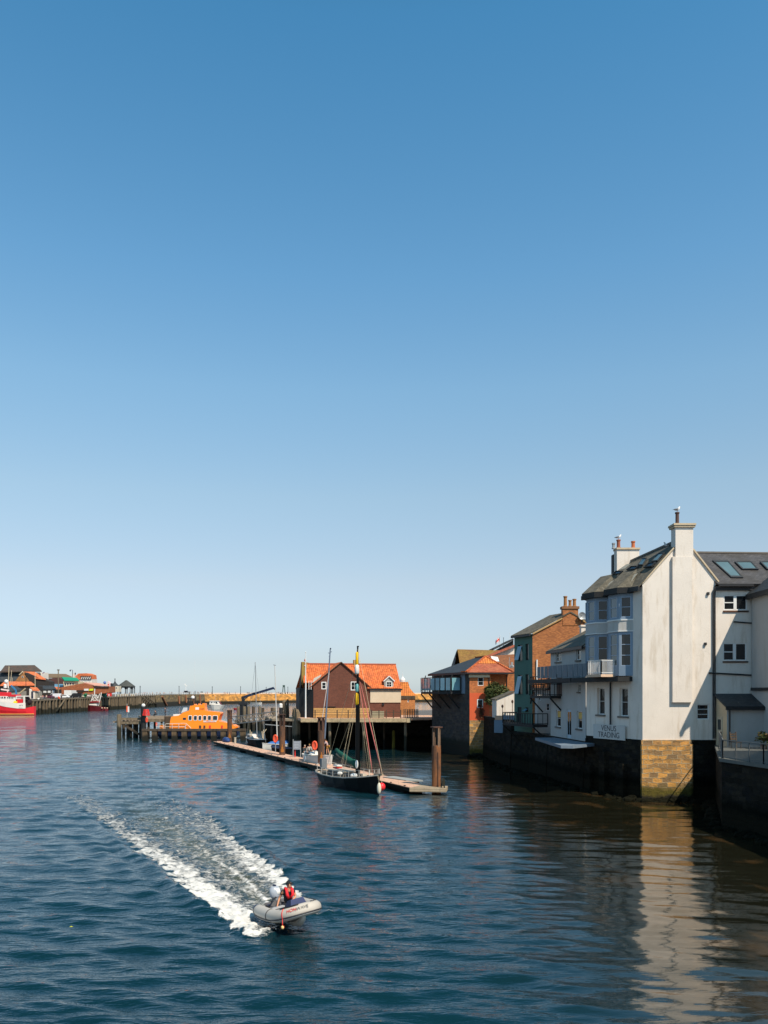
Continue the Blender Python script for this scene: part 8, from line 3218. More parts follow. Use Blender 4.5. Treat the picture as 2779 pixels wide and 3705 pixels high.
def side_panel(parent, name, m, pts, Y0=YB + 0.3, inset=0.13, zb=z_deck, o0=0.01, o1=0.05):
    a = [on_side(Y0, inset, zb, x, y, o1) for x, y in pts]
    b = [on_side(Y0, inset, zb, x, y, o0) for x, y in pts]
    mb = MB()
    mb.prism(a, b)
    return mb.build(name, m, parent)


def rrect(x0, y0, x1, y1, r):
    out = []
    for cx, cy, a0 in ((x1 - r, y0 + r, -90), (x1 - r, y1 - r, 0), (x0 + r, y1 - r, 90), (x0 + r, y0 + r, 180)):
        for k in range(4):
            a = R(a0 + k * 30)
            out.append((cx + r * math.cos(a), cy + r * math.sin(a)))
    return out


for x0, x1 in ((680, 694), (699, 713), (716, 729), (733, 747), (750, 764), (768, 787)):
    w = side_panel(lb_, 'window', M['white_paint'], rrect(x0, 2588.5, x1, 2607, 3.5), o1=0.05)
    side_panel(w, 'pane', M['glass_dark'], rrect(x0 + 1.8, 2590.3, x1 - 1.8, 2605, 2.6), o0=0.052, o1=0.07)
side_panel(lb_, 'small_window', M['glass_dark'], [(661, 2597), (672, 2597), (672, 2604), (661, 2604)])
ws = side_panel(lb_, 'name_board', M['white_paint'], [(736, 2609), (782, 2608), (782, 2612.5), (736, 2613.5)])
for x0, x1, c in ((720, 728, M['rust_dark']), (736, 743, M['rust_dark']), (756, 763, M['red_paint']), (800, 806, M['red_paint'])):
    side_panel(lb_, 'vent', c, [(x0, 2625), (x1, 2625), (x1, 2635), (x0, 2635)])
side_panel(lb_, 'white_patch', M['white_paint'], [(707, 2559), (720, 2559), (720, 2568), (707, 2568)], YB + 1.0, 0.1, ZW(2572, YB))
pn_ = side_panel(lb_, 'number_plate', M['orange_boat'], [(722, 2562), (736, 2562), (736, 2568), (722, 2568)], YB + 1.0, 0.1, ZW(2572, YB))
text('14-005', 0.34, M['letter_dark'], lb_, on_side(YB + 1.0, 0.1, ZW(2572, YB), 729, 2565, 0.06), (1, 0, 0))
text('LIFEBOATS', 0.30, M['red_paint'], lb_, on_side(YB + 0.3, 0.13, z_deck, 759, 2611, 0.06), (1, 0, 0), sx=1.3)
mb = MB()
for y in (2617, 2629):
    pass
A = lambda x, y: W(x, y, YB + 0.15)
for ps in (((566, 2640), (566, 2620), (588, 2620), (592, 2624), (592, 2640)), ((597, 2640), (597, 2624), (600, 2619), (670, 2617), (672, 2640)), ((566, 2630), (592, 2630)), ((597, 2629), (671, 2629)), ((623, 2618), (623, 2641)), ((647, 2618), (647, 2641)), ((672, 2617), (690, 2633), (687, 2650)), ((675, 2622), (669, 2634), (678, 2648))):
    mb.tube([A(x, y) for x, y in ps], 0.05, 6)
mb.build('guard_rail', mat('rail_silver', (0.62, 0.56, 0.50), 0.4), lb_)
mb = MB()
mb.bx(XW(574, YB), XW(586, YB), YB + 0.6, YB + 1.6, ZW(2640, YB), ZW(2626, YB))
mb.build('deck_locker', M['orange_boat'], lb_)
mb = MB()
mb.bx(XW(561, YB), XW(565, YB), YB + 0.4, YB + 0.8, ZW(2628, YB), ZW(2615, YB))
mb.build('life_ring', mat('ring_orange', (0.85, 0.10, 0.04), 0.6), lb_)
mb = MB()
mb.prism(pxp([(655, 2580), (664, 2560), (678, 2560), (678, 2571), (660, 2578)], YB + 1.2), pxp([(655, 2580), (664, 2560), (678, 2560), (678, 2571), (660, 2578)], YB + 2.6))
mb.build('windscreen', mat('screen_white', (0.55, 0.62, 0.66), 0.4), lb_)
mb = MB()
mb.bx(XW(622, YB), XW(645, YB), YB + 0.9, YB + 3.0, ZW(2591, YB), ZW(2585, YB))
mb.build('life_raft', M['white_paint'], lb_)
mb = MB()
mb.tube([W(706, 2552, YB + 2), W(706, 2520, YB + 2)], 0.10, 8)
mb.tube([W(706, 2530, YB + 2), W(706, 2500, YB + 2)], 0.05, 6)
for x0, x1, y0, y1 in ((681, 684, 2550, 2527), (690, 691, 2552, 2528), (698, 700, 2550, 2530)):
    mb.bar(W(x0, y0, YB + 1.8), W(x1, y1, YB + 1.8), 0.18 if x0 < 695 else 0.12)
mb.bar(W(676, 2527, YB + 1.8), W(701, 2528, YB + 1.8), 0.14)
mb.build('antenna', M['black_iron'], lb_)
mb = MB()
mb.tube([W(705, 2520, YB + 2.1), W(705, 2390, YB + 2.1)], 0.02, 5)
mb.build('whip_aerial', M['white_paint'], lb_)
mb = MB()
mb.ball(W(698, 2524, YB + 2), (0.35, 0.35, 0.35), 10, 8)
mb.ball(W(796, 2583, YB + 1.5), (0.25, 0.3, 0.25), 10, 8)
mb.build('radome', M['white_paint'], lb_)
mb = MB()
for ps in (((797, 2612), (806, 2606), (830, 2616), (846, 2626)), ((806, 2606), (806, 2613)), ((820, 2611), (820, 2617)), ((832, 2617), (832, 2622))):
    mb.tube([W(x, y, YB + 0.7) for x, y in ps], 0.045, 6)
mb.build('bow_rail', mat('rail_silver', (0.62, 0.56, 0.50), 0.4), lb_)
mb = MB()
mb.bx(XW(846, YB), XW(857, YB), YB + 1.0, YB + 2.8, ZW(2634, YB), ZW(2629, YB))
mb.build('bow_fender', M['orange_boat'], lb_)

# ---------------------------------------------------------------- red and white fishing boat, small trawler, cabin cruiser
YF = 303.0
ft = thing('fishing_boat', 'large red and white fishing boat cut off by the left edge of the view', 'fishing boat', (XW(60, YF), YF + 3, 0))


def ship(t, Y, w, parts):
    for nm, m_, pts, y0, y1 in parts:
        mb = MB()
        mb.prism(pxp(pts, Y + y0), [p + Vector((0, y1 - y0, 0)) for p in pxp(pts, Y + y0)])
        mb.build(nm, m_, t)


# the hull as a shell with rounded ends
mb = MB()
xs_ = [(-70, 0.2), (-55, 1.6), (-30, 2.8), (20, 3.3), (60, 3.2), (90, 2.7), (106, 1.8), (113, 0.9)]
rows = []
for x, b in xs_:
    top = float(np.interp(x, [-70, 0, 45, 88, 113], [2536, 2552, 2561, 2563, 2556]))
    X = XW(x, YF)
    zt = ZW(top, YF)
    rows.append([(X, YF + 3.3 - b, zt), (X, YF + 3.3 - b * 0.96, zt * 0.5), (X, YF + 3.3 - b * 0.8, -0.3), (X, YF + 3.3 + b * 0.8, -0.3), (X, YF + 3.3 + b * 0.96, zt * 0.5), (X, YF + 3.3 + b, zt)])
for a, b in zip(rows, rows[1:]):
    for i in range(5):
        mb.poly([a[i], b[i], b[i + 1], a[i + 1]])
    mb.poly([a[5], b[5], b[0], a[0]])
mb.poly(rows[-1][::-1])
mb.poly(rows[0])
mb.build('hull', mat('hull_red', (0.72, 0.02, 0.03), 0.45, var=0.1), ft)
mb = MB()
for a, b in zip(rows, rows[1:]):
    mb.bar((a[2][0], a[2][1] - 0.2, 0.28), (b[2][0], b[2][1] - 0.2, 0.28), 0.25, 0.22)
mb.build('yellow_line', mat('line_yellow', (0.75, 0.45, 0.12), 0.6), ft)
mb = MB()
for (a, b, ya, yb) in zip(rows[1:6], rows[2:7], (0, 0, 0, 0, 0), (0, 0, 0, 0, 0)):
    hz = lambda X: ZW(float(np.interp(X * S / YF + CX, [-70, 0, 50, 90], [2524, 2538, 2545, 2543])), YF)
    a0, b0 = Vector(a[0]), Vector(b[0])
    if b0.x > XW(89, YF):
        u = (XW(89, YF) - a0.x) / (b0.x - a0.x)
        b0 = a0.lerp(b0, max(0.02, u))
    mb.prism([a0 + Vector((0, -0.06, -0.15)), b0 + Vector((0, -0.06, -0.15)), b0 + Vector((0, 0.3, -0.15)), a0 + Vector((0, 0.3, -0.15))], [Vector((a0.x, a0.y - 0.06, hz(a0.x))), Vector((b0.x, b0.y - 0.06, hz(b0.x))), Vector((b0.x, b0.y + 0.3, hz(b0.x))), Vector((a0.x, a0.y + 0.3, hz(a0.x)))])
    if b0.x >= XW(88.9, YF):
        break
bw = mb.build('bulwark', M['white_hull'], ft)
text('WY', 0.9, M['letter_dark'], ft, W(76, 2553, YF - 0.35) + Vector((0, 0, 0)), (1, 0, 0))
wr_ = mat('ship_red', (0.70, 0.02, 0.03), 0.5)
ship(ft, YF, 6, [
    ('wheelhouse', M['white_hull'], [(-40, 2545), (57, 2545), (58, 2519), (-40, 2519)], 1.2, 5.4),
    ('wheelhouse_roof', wr_, [(28, 2520), (59, 2521), (56, 2513), (30, 2513)], 1.0, 5.6),
    ('upper_bridge', wr_, [(-40, 2519), (26, 2519), (24, 2505), (-40, 2503)], 1.4, 5.2),
    ('winch', wr_, [(58, 2545), (86, 2546), (84, 2530), (58, 2530)], 1.5, 4.5),
    ('yellow_bundle', mat('bundle_yellow', (0.85, 0.70, 0.02), 0.7), [(47, 2542), (52, 2536), (59, 2538), (60, 2543), (54, 2545)], 0.7, 1.6),
    ('shelter_edge', M['white_hull'], [(59, 2521), (106, 2520), (106, 2517), (60, 2517.5)], 0.9, 1.4)])
wins(ft, YF + 1.2, [(26, 2520.5, 30, 2527), (32, 2520.5, 37, 2527.5), (39, 2521, 43, 2528), (45, 2521, 49, 2528), (5, 2519.5, 12, 2527), (14, 2519.5, 22, 2527), (-4, 2519.5, 3, 2527)])
mb = MB()
mb.bar(W(88, 2546, YF + 1), W(88, 2518, YF + 1), 0.5)
mb.bar(W(60, 2530, YF + 1), W(60, 2518, YF + 1), 0.35)
mb.bar(W(25, 2515, YF + 3), W(31, 2490, YF + 3), 0.35)
mb.bar(W(31, 2500, YF + 3), W(29, 2470, YF + 3), 0.35)
mb.bar(W(4, 2494, YF + 3), W(32, 2498, YF + 3), 0.5)
mb.build('gantry', M['white_hull'], ft)
mb = MB()
mb.ball(W(23, 2466, YF + 3), (0.75, 0.75, 0.8), 12, 8)
mb.tube([W(19, 2489, YF + 3), W(19, 2478, YF + 3)], 0.55, 12)
mb.ball(W(19, 2477.5, YF + 3), (0.55, 0.55, 0.3), 12, 6)
mb.build('radome', M['white_paint'], ft)
mb = MB()
for x0, x1, y0, y1, r in ((30, 32.5, 2480, 2411, 0.14), (38.5, 42, 2470, 2426, 0.10), (44, 44, 2470, 2452, 0.08)):
    mb.tube([W(x0, y0, YF + 4), W(x1, y1, YF + 4)], r, 6)
mb.build('mast', M['rope'], ft)
mb = MB()
mb.ball(W(99, 2530, YF + 2.5), (1.0, 1.2, 1.0), 12, 8)
mb.box(W(98, 2543, YF + 2.5), (1.4, 1.4, 1.9))
mb.ball(W(107, 2540, YF + 2.5), (0.8, 1.0, 1.1), 10, 8)
mb.build('net_drum', mat('net_black', (0.02, 0.012, 0.015), 0.9), ft)
t = thing('quay_crane', 'blue cranked loading crane arm behind the red fishing boat', 'crane', W(60, 2518, 318))
mb = MB()
mb.bar(W(60, 2519, 317), W(57, 2496, 317), 0.5)
mb.bar(W(57, 2497, 317), W(40, 2480, 317), 0.5)
mb.build('arm', mat('crane_blue', (0.04, 0.20, 0.40), 0.5), t)
t = thing('timber_boom', 'pale timber boom slanting up from the red fishing boat deck', 'boom', W(68, 2512, 318))
mb = MB()
mb.bar(W(67, 2512, 318), W(92, 2491, 318), 0.42)
mb.build('spar', mat('spar_pale', (0.45, 0.34, 0.20), 0.8), t)

YT = 372.0
tw = thing('small_trawler', 'small dark red trawler with white lattice gantry lying against the timber quay', 'fishing boat', (XW(355, YT), YT, 0))
mb = MB()
rows = []
for x, b in ((320, 0.9), (330, 1.8), (350, 2.1), (375, 1.8), (388, 0.8), (392, 0.2)):
    zt = ZW(float(np.interp(x, [320, 350, 392], [2551, 2556, 2561])), YT)
    X = XW(x, YT)
    rows.append([(X, YT - b, zt), (X, YT - b * 0.8, -0.3), (X, YT + b * 0.8, -0.3), (X, YT + b, zt)])
for a, b in zip(rows, rows[1:]):
    for i in range(3):
        mb.poly([a[i], b[i], b[i + 1], a[i + 1]])
    mb.poly([a[3], b[3], b[0], a[0]])
mb.poly(rows[0])
mb.build('hull', mat('trawler_red', (0.13, 0.012, 0.018), 0.5), tw)
ship(tw, YT, 3, [('cabin', M['white_hull'], [(322, 2551), (350, 2553), (348, 2546), (324, 2547)], -1.0, 1.2), ('cabin_roof', mat('roof_red', (0.35, 0.03, 0.04)), [(325, 2542), (357, 2541), (355, 2537), (327, 2538)], -1.2, 1.4),
                 ('cabin_window', M['glass_dark'], [(324, 2547), (347, 2546.5), (348, 2542), (325, 2542)], -0.9, 1.1)])
mb = MB()
for a, b in (((328, 2541), (338, 2515)), ((338, 2515), (350, 2515)), ((350, 2515), (358, 2550)), ((334, 2533), (348, 2516)), ((334, 2533), (351, 2534)), ((342, 2519), (351, 2534)), ((351, 2534), (361, 2510)), ((356, 2553), (365, 2519)), ((365, 2519), (367, 2506)), ((345, 2546), (352, 2553)), ((342, 2514), (343, 2492))):
    mb.bar(W(a[0], a[1], YT), W(b[0], b[1], YT), 0.32)
mb.build('gantry', M['white_hull'], tw)
mb = MB()
for x in (369, 379, 388):
    mb.ball(W(x, 2562, YT - 1.9), (0.35, 0.3, 0.3), 8, 6)
mb.build('fender', mat('fender_pale', (0.6, 0.45, 0.3), 0.6), tw)

YC = 24120.0 / (2566 - 2507)
cc_ = thing('cabin_cruiser', 'white cabin cruiser moving in the channel beyond the orange lifeboat', 'motorboat', (XW(785, YC), YC, 0))
mb = MB()
rows = []
for x, b in ((763, 2.1), (775, 2.6), (790, 2.5), (802, 1.6), (811, 0.2)):
    zt = ZW(float(np.interp(x, [763, 785, 811], [2550, 2551, 2553])), YC)
    X = XW(x, YC)
    Xb = XW(float(np.interp(x, [763, 811], [767, 800])), YC)
    rows.append([(X, YC + 2 - b, zt), (Xb, YC + 2 - b * 0.8, -0.2), (Xb, YC + 2 + b * 0.8, -0.2), (X, YC + 2 + b, zt)])
for a, b in zip(rows, rows[1:]):
    for i in range(3):
        mb.poly([a[i], b[i], b[i + 1], a[i + 1]])
    mb.poly([a[3], b[3], b[0], a[0]])
mb.poly(rows[0])
mb.build('hull', M['white_hull'], cc_)
ship(cc_, YC, 4, [('cabin', M['white_hull'], [(757, 2549), (783, 2550), (799, 2551), (789, 2537), (760, 2536)], 0.4, 3.6), ('cabin_roof', M['white_hull'], [(758, 2537), (791, 2537), (791, 2535.5), (758, 2535)], 0.2, 3.8),
                  ('windscreen', M['glass_dark'], [(781, 2546), (788, 2546), (784, 2539), (779, 2539)], 0.33, 0.38), ('canopy', mat('canopy_maroon', (0.14, 0.03, 0.04)), [(790, 2547), (800, 2549), (792, 2538)], 0.6, 3.2)])
wins(cc_, YC + 0.35, [(763, 2538, 770, 2543), (773, 2538, 778, 2543)])
mb = MB()
mb.bar(W(779, 2535, YC + 2), W(779, 2514, YC + 2), 0.10)
mb.bar(W(767, 2548, YC + 0.2), W(768, 2563, YC + 0.2), 0.08)
mb.build('aerial', M['grey_metal'], cc_)
# low craft far out
for x0, x1, y, m_, lb in ((905, 948, 2544.5, M['white_hull'], 'low white launch crossing beyond the crane jib'), (846, 868, 2566, M['red_paint'], 'low red dinghy lying by the crane jetty')):
    Yx = 24120.0 / (y + 1.5 - 2507)
    t = small_boat('launch', lb, 'motorboat', (XW(x0, Yx), Yx, 0), (XW(x1, Yx), Yx - 0.5, 0), 1.1 if x0 > 900 else 0.8, 0.7, m_, m_)
lf = thing('floating_leaf', 'small yellow-green leaf floating alone on the water at the lower left', 'leaf', G(258, 3359))
mb = MB()
c = G(258, 3359) + Vector((0, 0, 0.05))
mb.poly([c + Vector((-0.07, 0, 0)), c + Vector((-0.02, 0.05, 0.02)), c + Vector((0.07, 0.01, 0.0)), c + Vector((0.01, -0.05, 0.01))])
mb.build('blade', mat('leaf_yellow', (0.45, 0.42, 0.02), 0.7), lf)
# ================================================================ people
def skin_mesh(P, E, rad, sub=1):
    me = bpy.data.meshes.new('s')
    me.from_pydata([tuple(p) for p in P], E, [])
    o = bpy.data.objects.new('s', me)
    COL.objects.link(o)
    m = o.modifiers.new('k', 'SKIN')
    m.branch_smoothing = 0.4
    if sub:
        s_ = o.modifiers.new('u', 'SUBSURF')
        s_.levels = sub
        s_.render_levels = sub
    for i, r in enumerate(rad):
        v = me.skin_vertices[0].data[i]
        v.radius = (r, r) if isinstance(r, float) else r
        v.use_root = (i == 0)
    bpy.context.view_layer.update()
    ev = o.evaluated_get(bpy.context.evaluated_depsgraph_get())
    m2 = ev.to_mesh()
    vs = [v.co.copy() for v in m2.vertices]
    fs = [list(p.vertices) for p in m2.polygons]
    ev.to_mesh_clear()
    bpy.data.objects.remove(o)
    bpy.data.meshes.remove(me)
    return vs, fs


def person(label, loc, J, rz=0.0, shirt=(0.5, 0.5, 0.5), legs=(0.05, 0.06, 0.1), hair=(0.05, 0.03, 0.02), shorts=False, cap=None, vest=None, sub=1, group=None, sleeve=0.6, fingers=True, hold=None, sc=1.0):
    """J: joints in metres, local frame facing +x"""
    t = thing('person', label, 'person', loc, group, local=True, rz=rz)
    t.scale = (sc, sc, sc)
    V3 = Vector
    g = {k: V3(v) for k, v in J.items()}
    fwd = (g.get('face', V3((1, 0, 0)))).normalized()
    names = ['pelvis', 'waist', 'chest', 'neck', 'head0', 'hipL', 'kneeL', 'ankL', 'toeL', 'hipR', 'kneeR', 'ankR', 'toeR', 'shL', 'elL', 'wrL', 'palmL', 'shR', 'elR', 'wrR', 'palmR']
    g['head0'] = g['head'] - V3((0, 0, 0.06))
    for s_ in 'LR':
        d = (g['wr' + s_] - g['el' + s_]).normalized()
        g['palm' + s_] = g['wr' + s_] + d * 0.07
    P = [g[n] for n in names]
    ix = {n: i for i, n in enumerate(names)}
    E = [('pelvis', 'waist'), ('waist', 'chest'), ('chest', 'neck'), ('neck', 'head0')]
    for s_ in 'LR':
        E += [('pelvis', 'hip' + s_), ('hip' + s_, 'knee' + s_), ('knee' + s_, 'ank' + s_), ('ank' + s_, 'toe' + s_), ('chest', 'sh' + s_), ('sh' + s_, 'el' + s_), ('el' + s_, 'wr' + s_), ('wr' + s_, 'palm' + s_)]
    rd = dict(pelvis=(0.15, 0.11), waist=(0.13, 0.10), chest=(0.155, 0.11), neck=0.058, head0=0.07)
    for s_ in 'LR':
        rd.update({'hip' + s_: 0.088, 'knee' + s_: 0.058, 'ank' + s_: 0.038, 'toe' + s_: 0.034, 'sh' + s_: 0.062, 'el' + s_: 0.042, 'wr' + s_: 0.028, 'palm' + s_: (0.036, 0.022)})
    vs, fs = skin_mesh(P, [(ix[a], ix[b]) for a, b in E], [rd[n] for n in names], sub)
    mb = MB()
    mb.add(vs, fs)
    # head with face
    h = g['head']
    side = V3((-fwd.y, fwd.x, 0)).normalized()
    o = len(mb.v)
    mb.ball(h, (0.095, 0.078, 0.12), 14, 10)
    a = math.atan2(fwd.y, fwd.x)
    rot = Matrix.Rotation(a, 3, 'Z')
    for i in range(o, len(mb.v)):
        mb.v[i] = h + rot @ (mb.v[i] - h)
    mb.ball(h + fwd * 0.035 + V3((0, 0, -0.055)), (0.055, 0.055, 0.06), 10, 6)
    mb.tube([h + fwd * 0.088 + V3((0, 0, 0.02)), h + fwd * 0.112 + V3((0, 0, -0.022)), h + fwd * 0.09 + V3((0, 0, -0.032))], [0.008, 0.017, 0.008], 6)
    for s_ in (-1, 1):
        mb.ball(h + side * s_ * 0.078 + V3((0, 0, -0.005)), (0.018, 0.012, 0.03), 6, 5)
    if fingers:
        for s_ in 'LR':
            w, pm = g['wr' + s_], g['palm' + s_]
            d = (pm - w).normalized()
            n = V3((0, 0, 1)) if abs(d.z) < 0.9 else V3((1, 0, 0))
            lat = d.cross(n).normalized()
            nn = lat.cross(d).normalized()
            for k, (o_, L_) in enumerate(((-0.028, 0.066), (-0.010, 0.076), (0.010, 0.072), (0.027, 0.056))):
                b0 = pm + lat * o_ - d * 0.01
                mb.tube([b0, b0 + d * L_ * 0.5 - nn * 0.006, b0 + d * L_ * 0.85 - nn * (0.03 + 0.004 * k)], [0.0095, 0.0085, 0.0065], 6)
            q = w + lat * (-0.03) + d * 0.02
            mb.tube([q, q - lat * 0.03 + d * 0.03, q - lat * 0.035 + d * 0.06], [0.011, 0.0095, 0.007], 6)
    mb.build('body', M['skin'], t, smooth=True)
    mb = MB()
    for s_ in (-1, 1):
        mb.ball(h + fwd * 0.086 + side * s_ * 0.03 + V3((0, 0, 0.012)), 0.010, 6, 5)
    mb.tube([h + fwd * 0.089 + side * -0.02 + V3((0, 0, -0.058)), h + fwd * 0.093 + V3((0, 0, -0.06)), h + fwd * 0.089 + side * 0.02 + V3((0, 0, -0.058))], 0.006, 5)
    mb.build('face_detail', mat('face_dark', (0.12, 0.04, 0.03), 0.6), t)
    # hair or cap
    mb = MB()
    o = len(mb.v)
    mb.ball(h - fwd * 0.012 + V3((0, 0, 0.022)), (0.103, 0.088, 0.118), 14, 10)
    for i in range(o, len(mb.v)):
        p = mb.v[i] - h
        if p.dot(fwd) > 0.045 and p.z < 0.055:
            mb.v[i] = h + p * 0.72
    if cap:
        mb.prism([h + fwd * 0.07 + side * 0.06 + V3((0, 0, 0.055)), h + fwd * 0.165 + side * 0.045 + V3((0, 0, 0.035)), h + fwd * 0.165 - side * 0.045 + V3((0, 0, 0.035)), h + fwd * 0.07 - side * 0.06 + V3((0, 0, 0.055))],
                 [h + fwd * 0.07 + side * 0.06 + V3((0, 0, 0.068)), h + fwd * 0.165 + side * 0.045 + V3((0, 0, 0.046)), h + fwd * 0.165 - side * 0.045 + V3((0, 0, 0.046)), h + fwd * 0.07 - side * 0.06 + V3((0, 0, 0.068))])
    cn = cap or hair
    mb.build('cap' if cap else 'hair', mat('hair_%02d%02d%02d' % tuple(int(99 * c) for c in cn), cn, 0.8), t, smooth=True)
    # shirt
    sn = ['pelvis', 'waist', 'chest', 'neck2', 'shL', 'slL', 'shR', 'slR']
    g['neck2'] = g['chest'].lerp(g['neck'], 0.55)
    for s_ in 'LR':
        if sleeve <= 1:
            g['sl' + s_] = g['sh' + s_].lerp(g['el' + s_], sleeve)
        else:
            g['sl' + s_] = g['el' + s_].lerp(g['wr' + s_], 0.8)
    ee = [('pelvis', 'waist'), ('waist', 'chest'), ('chest', 'neck2'), ('chest', 'shL'), ('shL', 'slL'), ('chest', 'shR'), ('shR', 'slR')]
    rs = dict(pelvis=(0.168, 0.128), waist=(0.155, 0.122), chest=(0.178, 0.13), neck2=0.075, shL=0.08, shR=0.08, slL=0.064, slR=0.064)
    if sleeve > 1:
        for s_ in 'LR':
            sn.append('el' + s_)
            rs['el' + s_] = 0.058
            ee.remove(('sh' + s_, 'sl' + s_))
            ee += [('sh' + s_, 'el' + s_), ('el' + s_, 'sl' + s_)]
            rs['sl' + s_] = 0.045
    jx = {n: i for i, n in enumerate(sn)}
    vs, fs = skin_mesh([g[n] for n in sn], [(jx[a], jx[b]) for a, b in ee], [rs[n] for n in sn], sub)
    mb = MB()
    mb.add(vs, fs)
    mb.build('shirt', mat('cloth_%02d%02d%02d' % tuple(int(99 * c) for c in shirt), shirt, 0.85), t, smooth=True)
    if vest:
        mb = MB()
        for s_ in 'LR':
            a_ = g['chest'].lerp(g['sh' + s_], 0.55)
            top = a_ + V3((0, 0, 0.13))
            f_ = V3((1, 0, 0))
            mb.tube([top - f_ * 0.13 - V3((0, 0, 0.08)), top - f_ * 0.03, top + f_ * 0.10 - V3((0, 0, 0.04)), a_ + f_ * 0.175 - V3((0, 0, 0.06)), g['waist'].lerp(a_, 0.3) + f_ * 0.16], [0.03, 0.045, 0.05, 0.055, 0.045], 8, sq=1.1)
        mb.tube([g['chest'] - V3((0.13, -0.08, -0.10)), g['chest'] - V3((0.15, 0, -0.12)), g['chest'] - V3((0.13, 0.08, -0.10))], 0.05, 8)
        mb.build('life_vest', mat('vest_red', vest, 0.7), t, smooth=True)
    ln = ['pelvis'] + [n + s_ for s_ in 'LR' for n in ('hip', 'knee', 'ank')]
    if shorts:
        for s_ in 'LR':
            g['cut' + s_] = g['hip' + s_].lerp(g['knee' + s_], 0.7)
        ln = ['pelvis', 'hipL', 'cutL', 'hipR', 'cutR']
        le = [('pelvis', 'hipL'), ('hipL', 'cutL'), ('pelvis', 'hipR'), ('hipR', 'cutR')]
    else:
        le = []
        for s_ in 'LR':
            le += [('pelvis', 'hip' + s_), ('hip' + s_, 'knee' + s_), ('knee' + s_, 'ank' + s_)]
    rl2 = dict(pelvis=(0.165, 0.125), hipL=0.104, hipR=0.104, kneeL=0.074, kneeR=0.074, ankL=0.056, ankR=0.056, cutL=0.095, cutR=0.095)
    kx = {n: i for i, n in enumerate(ln)}
    vs, fs = skin_mesh([g[n] for n in ln], [(kx[a], kx[b]) for a, b in le], [rl2[n] for n in ln], sub)
    mb = MB()
    mb.add(vs, fs)
    mb.build('shorts' if shorts else 'trousers', mat('cloth_%02d%02d%02d' % tuple(int(99 * c) for c in legs), legs, 0.85), t, smooth=True)
    for s_ in 'LR':
        mb = MB()
        mb.tube([g['ank' + s_] - V3((0.03, 0, 0.03)), g['ank' + s_].lerp(g['toe' + s_], 0.5) - V3((0, 0, 0.015)), g['toe' + s_] + V3((0.04, 0, 0))], [0.045, 0.05, 0.035], 8)
        mb.build('shoe', mat('shoe', (0.06, 0.05, 0.05), 0.7), t, smooth=True)
    return t


def standing(stride=0.0, bend=0.0, armf=0.0, arml=0.0):
    s = stride
    J = dict(pelvis=(0, 0, 0.96), waist=(0.02 + bend * 0.15, 0, 1.12), chest=(0.02 + bend * 0.45, 0, 1.36 - bend * 0.12), neck=(0.01 + bend * 0.6, 0, 1.52 - bend * 0.2), head=(0.03 + bend * 0.7, 0, 1.66 - bend * 0.28),
             hipL=(0, 0.09, 0.90), kneeL=(0.04 + s * 0.18, 0.10, 0.50), ankL=(-0.02 + s * 0.26, 0.10, 0.09), toeL=(0.13 + s * 0.26, 0.12, 0.04),
             hipR=(0, -0.09, 0.90), kneeR=(0.04 - s * 0.10, -0.10, 0.50), ankR=(-0.02 - s * 0.30, -0.10, 0.10 + abs(s) * 0.04), toeR=(0.12 - s * 0.30, -0.12, 0.04),
             shL=(0.0 + bend * 0.45, 0.19, 1.43 - bend * 0.14), elL=(0.0 + bend * 0.4 - s * 0.12 + armf * 0.2, 0.25, 1.16 + armf * 0.08), wrL=(0.06 + bend * 0.6 - s * 0.2 + armf * 0.42, 0.24 - armf * 0.1, 0.92 + armf * 0.35),
             shR=(0.0 + bend * 0.45, -0.19, 1.43 - bend * 0.14), elR=(0.0 + bend * 0.4 + s * 0.12 + arml * 0.2, -0.25, 1.16 + arml * 0.08), wrR=(0.06 + bend * 0.6 + s * 0.2 + arml * 0.42, -0.24 + arml * 0.1, 0.92 + arml * 0.35))
    return J


def sitting(lean=0.0, face=(1, 0, 0)):
    return dict(pelvis=(0, 0, 0.12), waist=(0.02 + lean * 0.3, 0, 0.30), chest=(0.04 + lean, 0, 0.52), neck=(0.05 + lean * 1.2, 0, 0.68), head=(0.09 + lean * 1.3, 0, 0.83), face=face,
                hipL=(0.05, 0.10, 0.10), kneeL=(0.45, 0.16, 0.10), ankL=(0.42, 0.17, -0.30), toeL=(0.58, 0.19, -0.34),
                hipR=(0.05, -0.10, 0.10), kneeR=(0.45, -0.14, 0.12), ankR=(0.38, -0.14, -0.28), toeR=(0.54, -0.15, -0.33),
                shL=(0.03 + lean, 0.19, 0.60), elL=(0.12 + lean, 0.27, 0.34), wrL=(0.36, 0.20, 0.22),
                shR=(0.03 + lean, -0.19, 0.60), elR=(0.02 + lean, -0.30, 0.33), wrR=(0.20, -0.34, 0.14))


# the helmsman
JJ = sitting(0.03, face=(0.80, 0.6, 0))
JJ['elR'] = (-0.06, -0.28, 0.36)
JJ['wrR'] = (0.02, -0.38, 0.13)
JJ['elL'] = (0.10, 0.25, 0.38)
JJ['wrL'] = (0.25, 0.08, 0.30)
ll = Matrix.Rotation(hd, 3, 'Z') @ Vector((0.62, 0.02, 0)) + org + Vector((0, 0, 0.44))
driver = person('person in black cap and red life vest steering the inflatable dinghy', ll, JJ, rz=hd, shirt=(0.012, 0.013, 0.015), legs=(0.02, 0.022, 0.03), cap=(0.008, 0.008, 0.01), vest=(0.80, 0.02, 0.03), sub=2, sleeve=0.55)

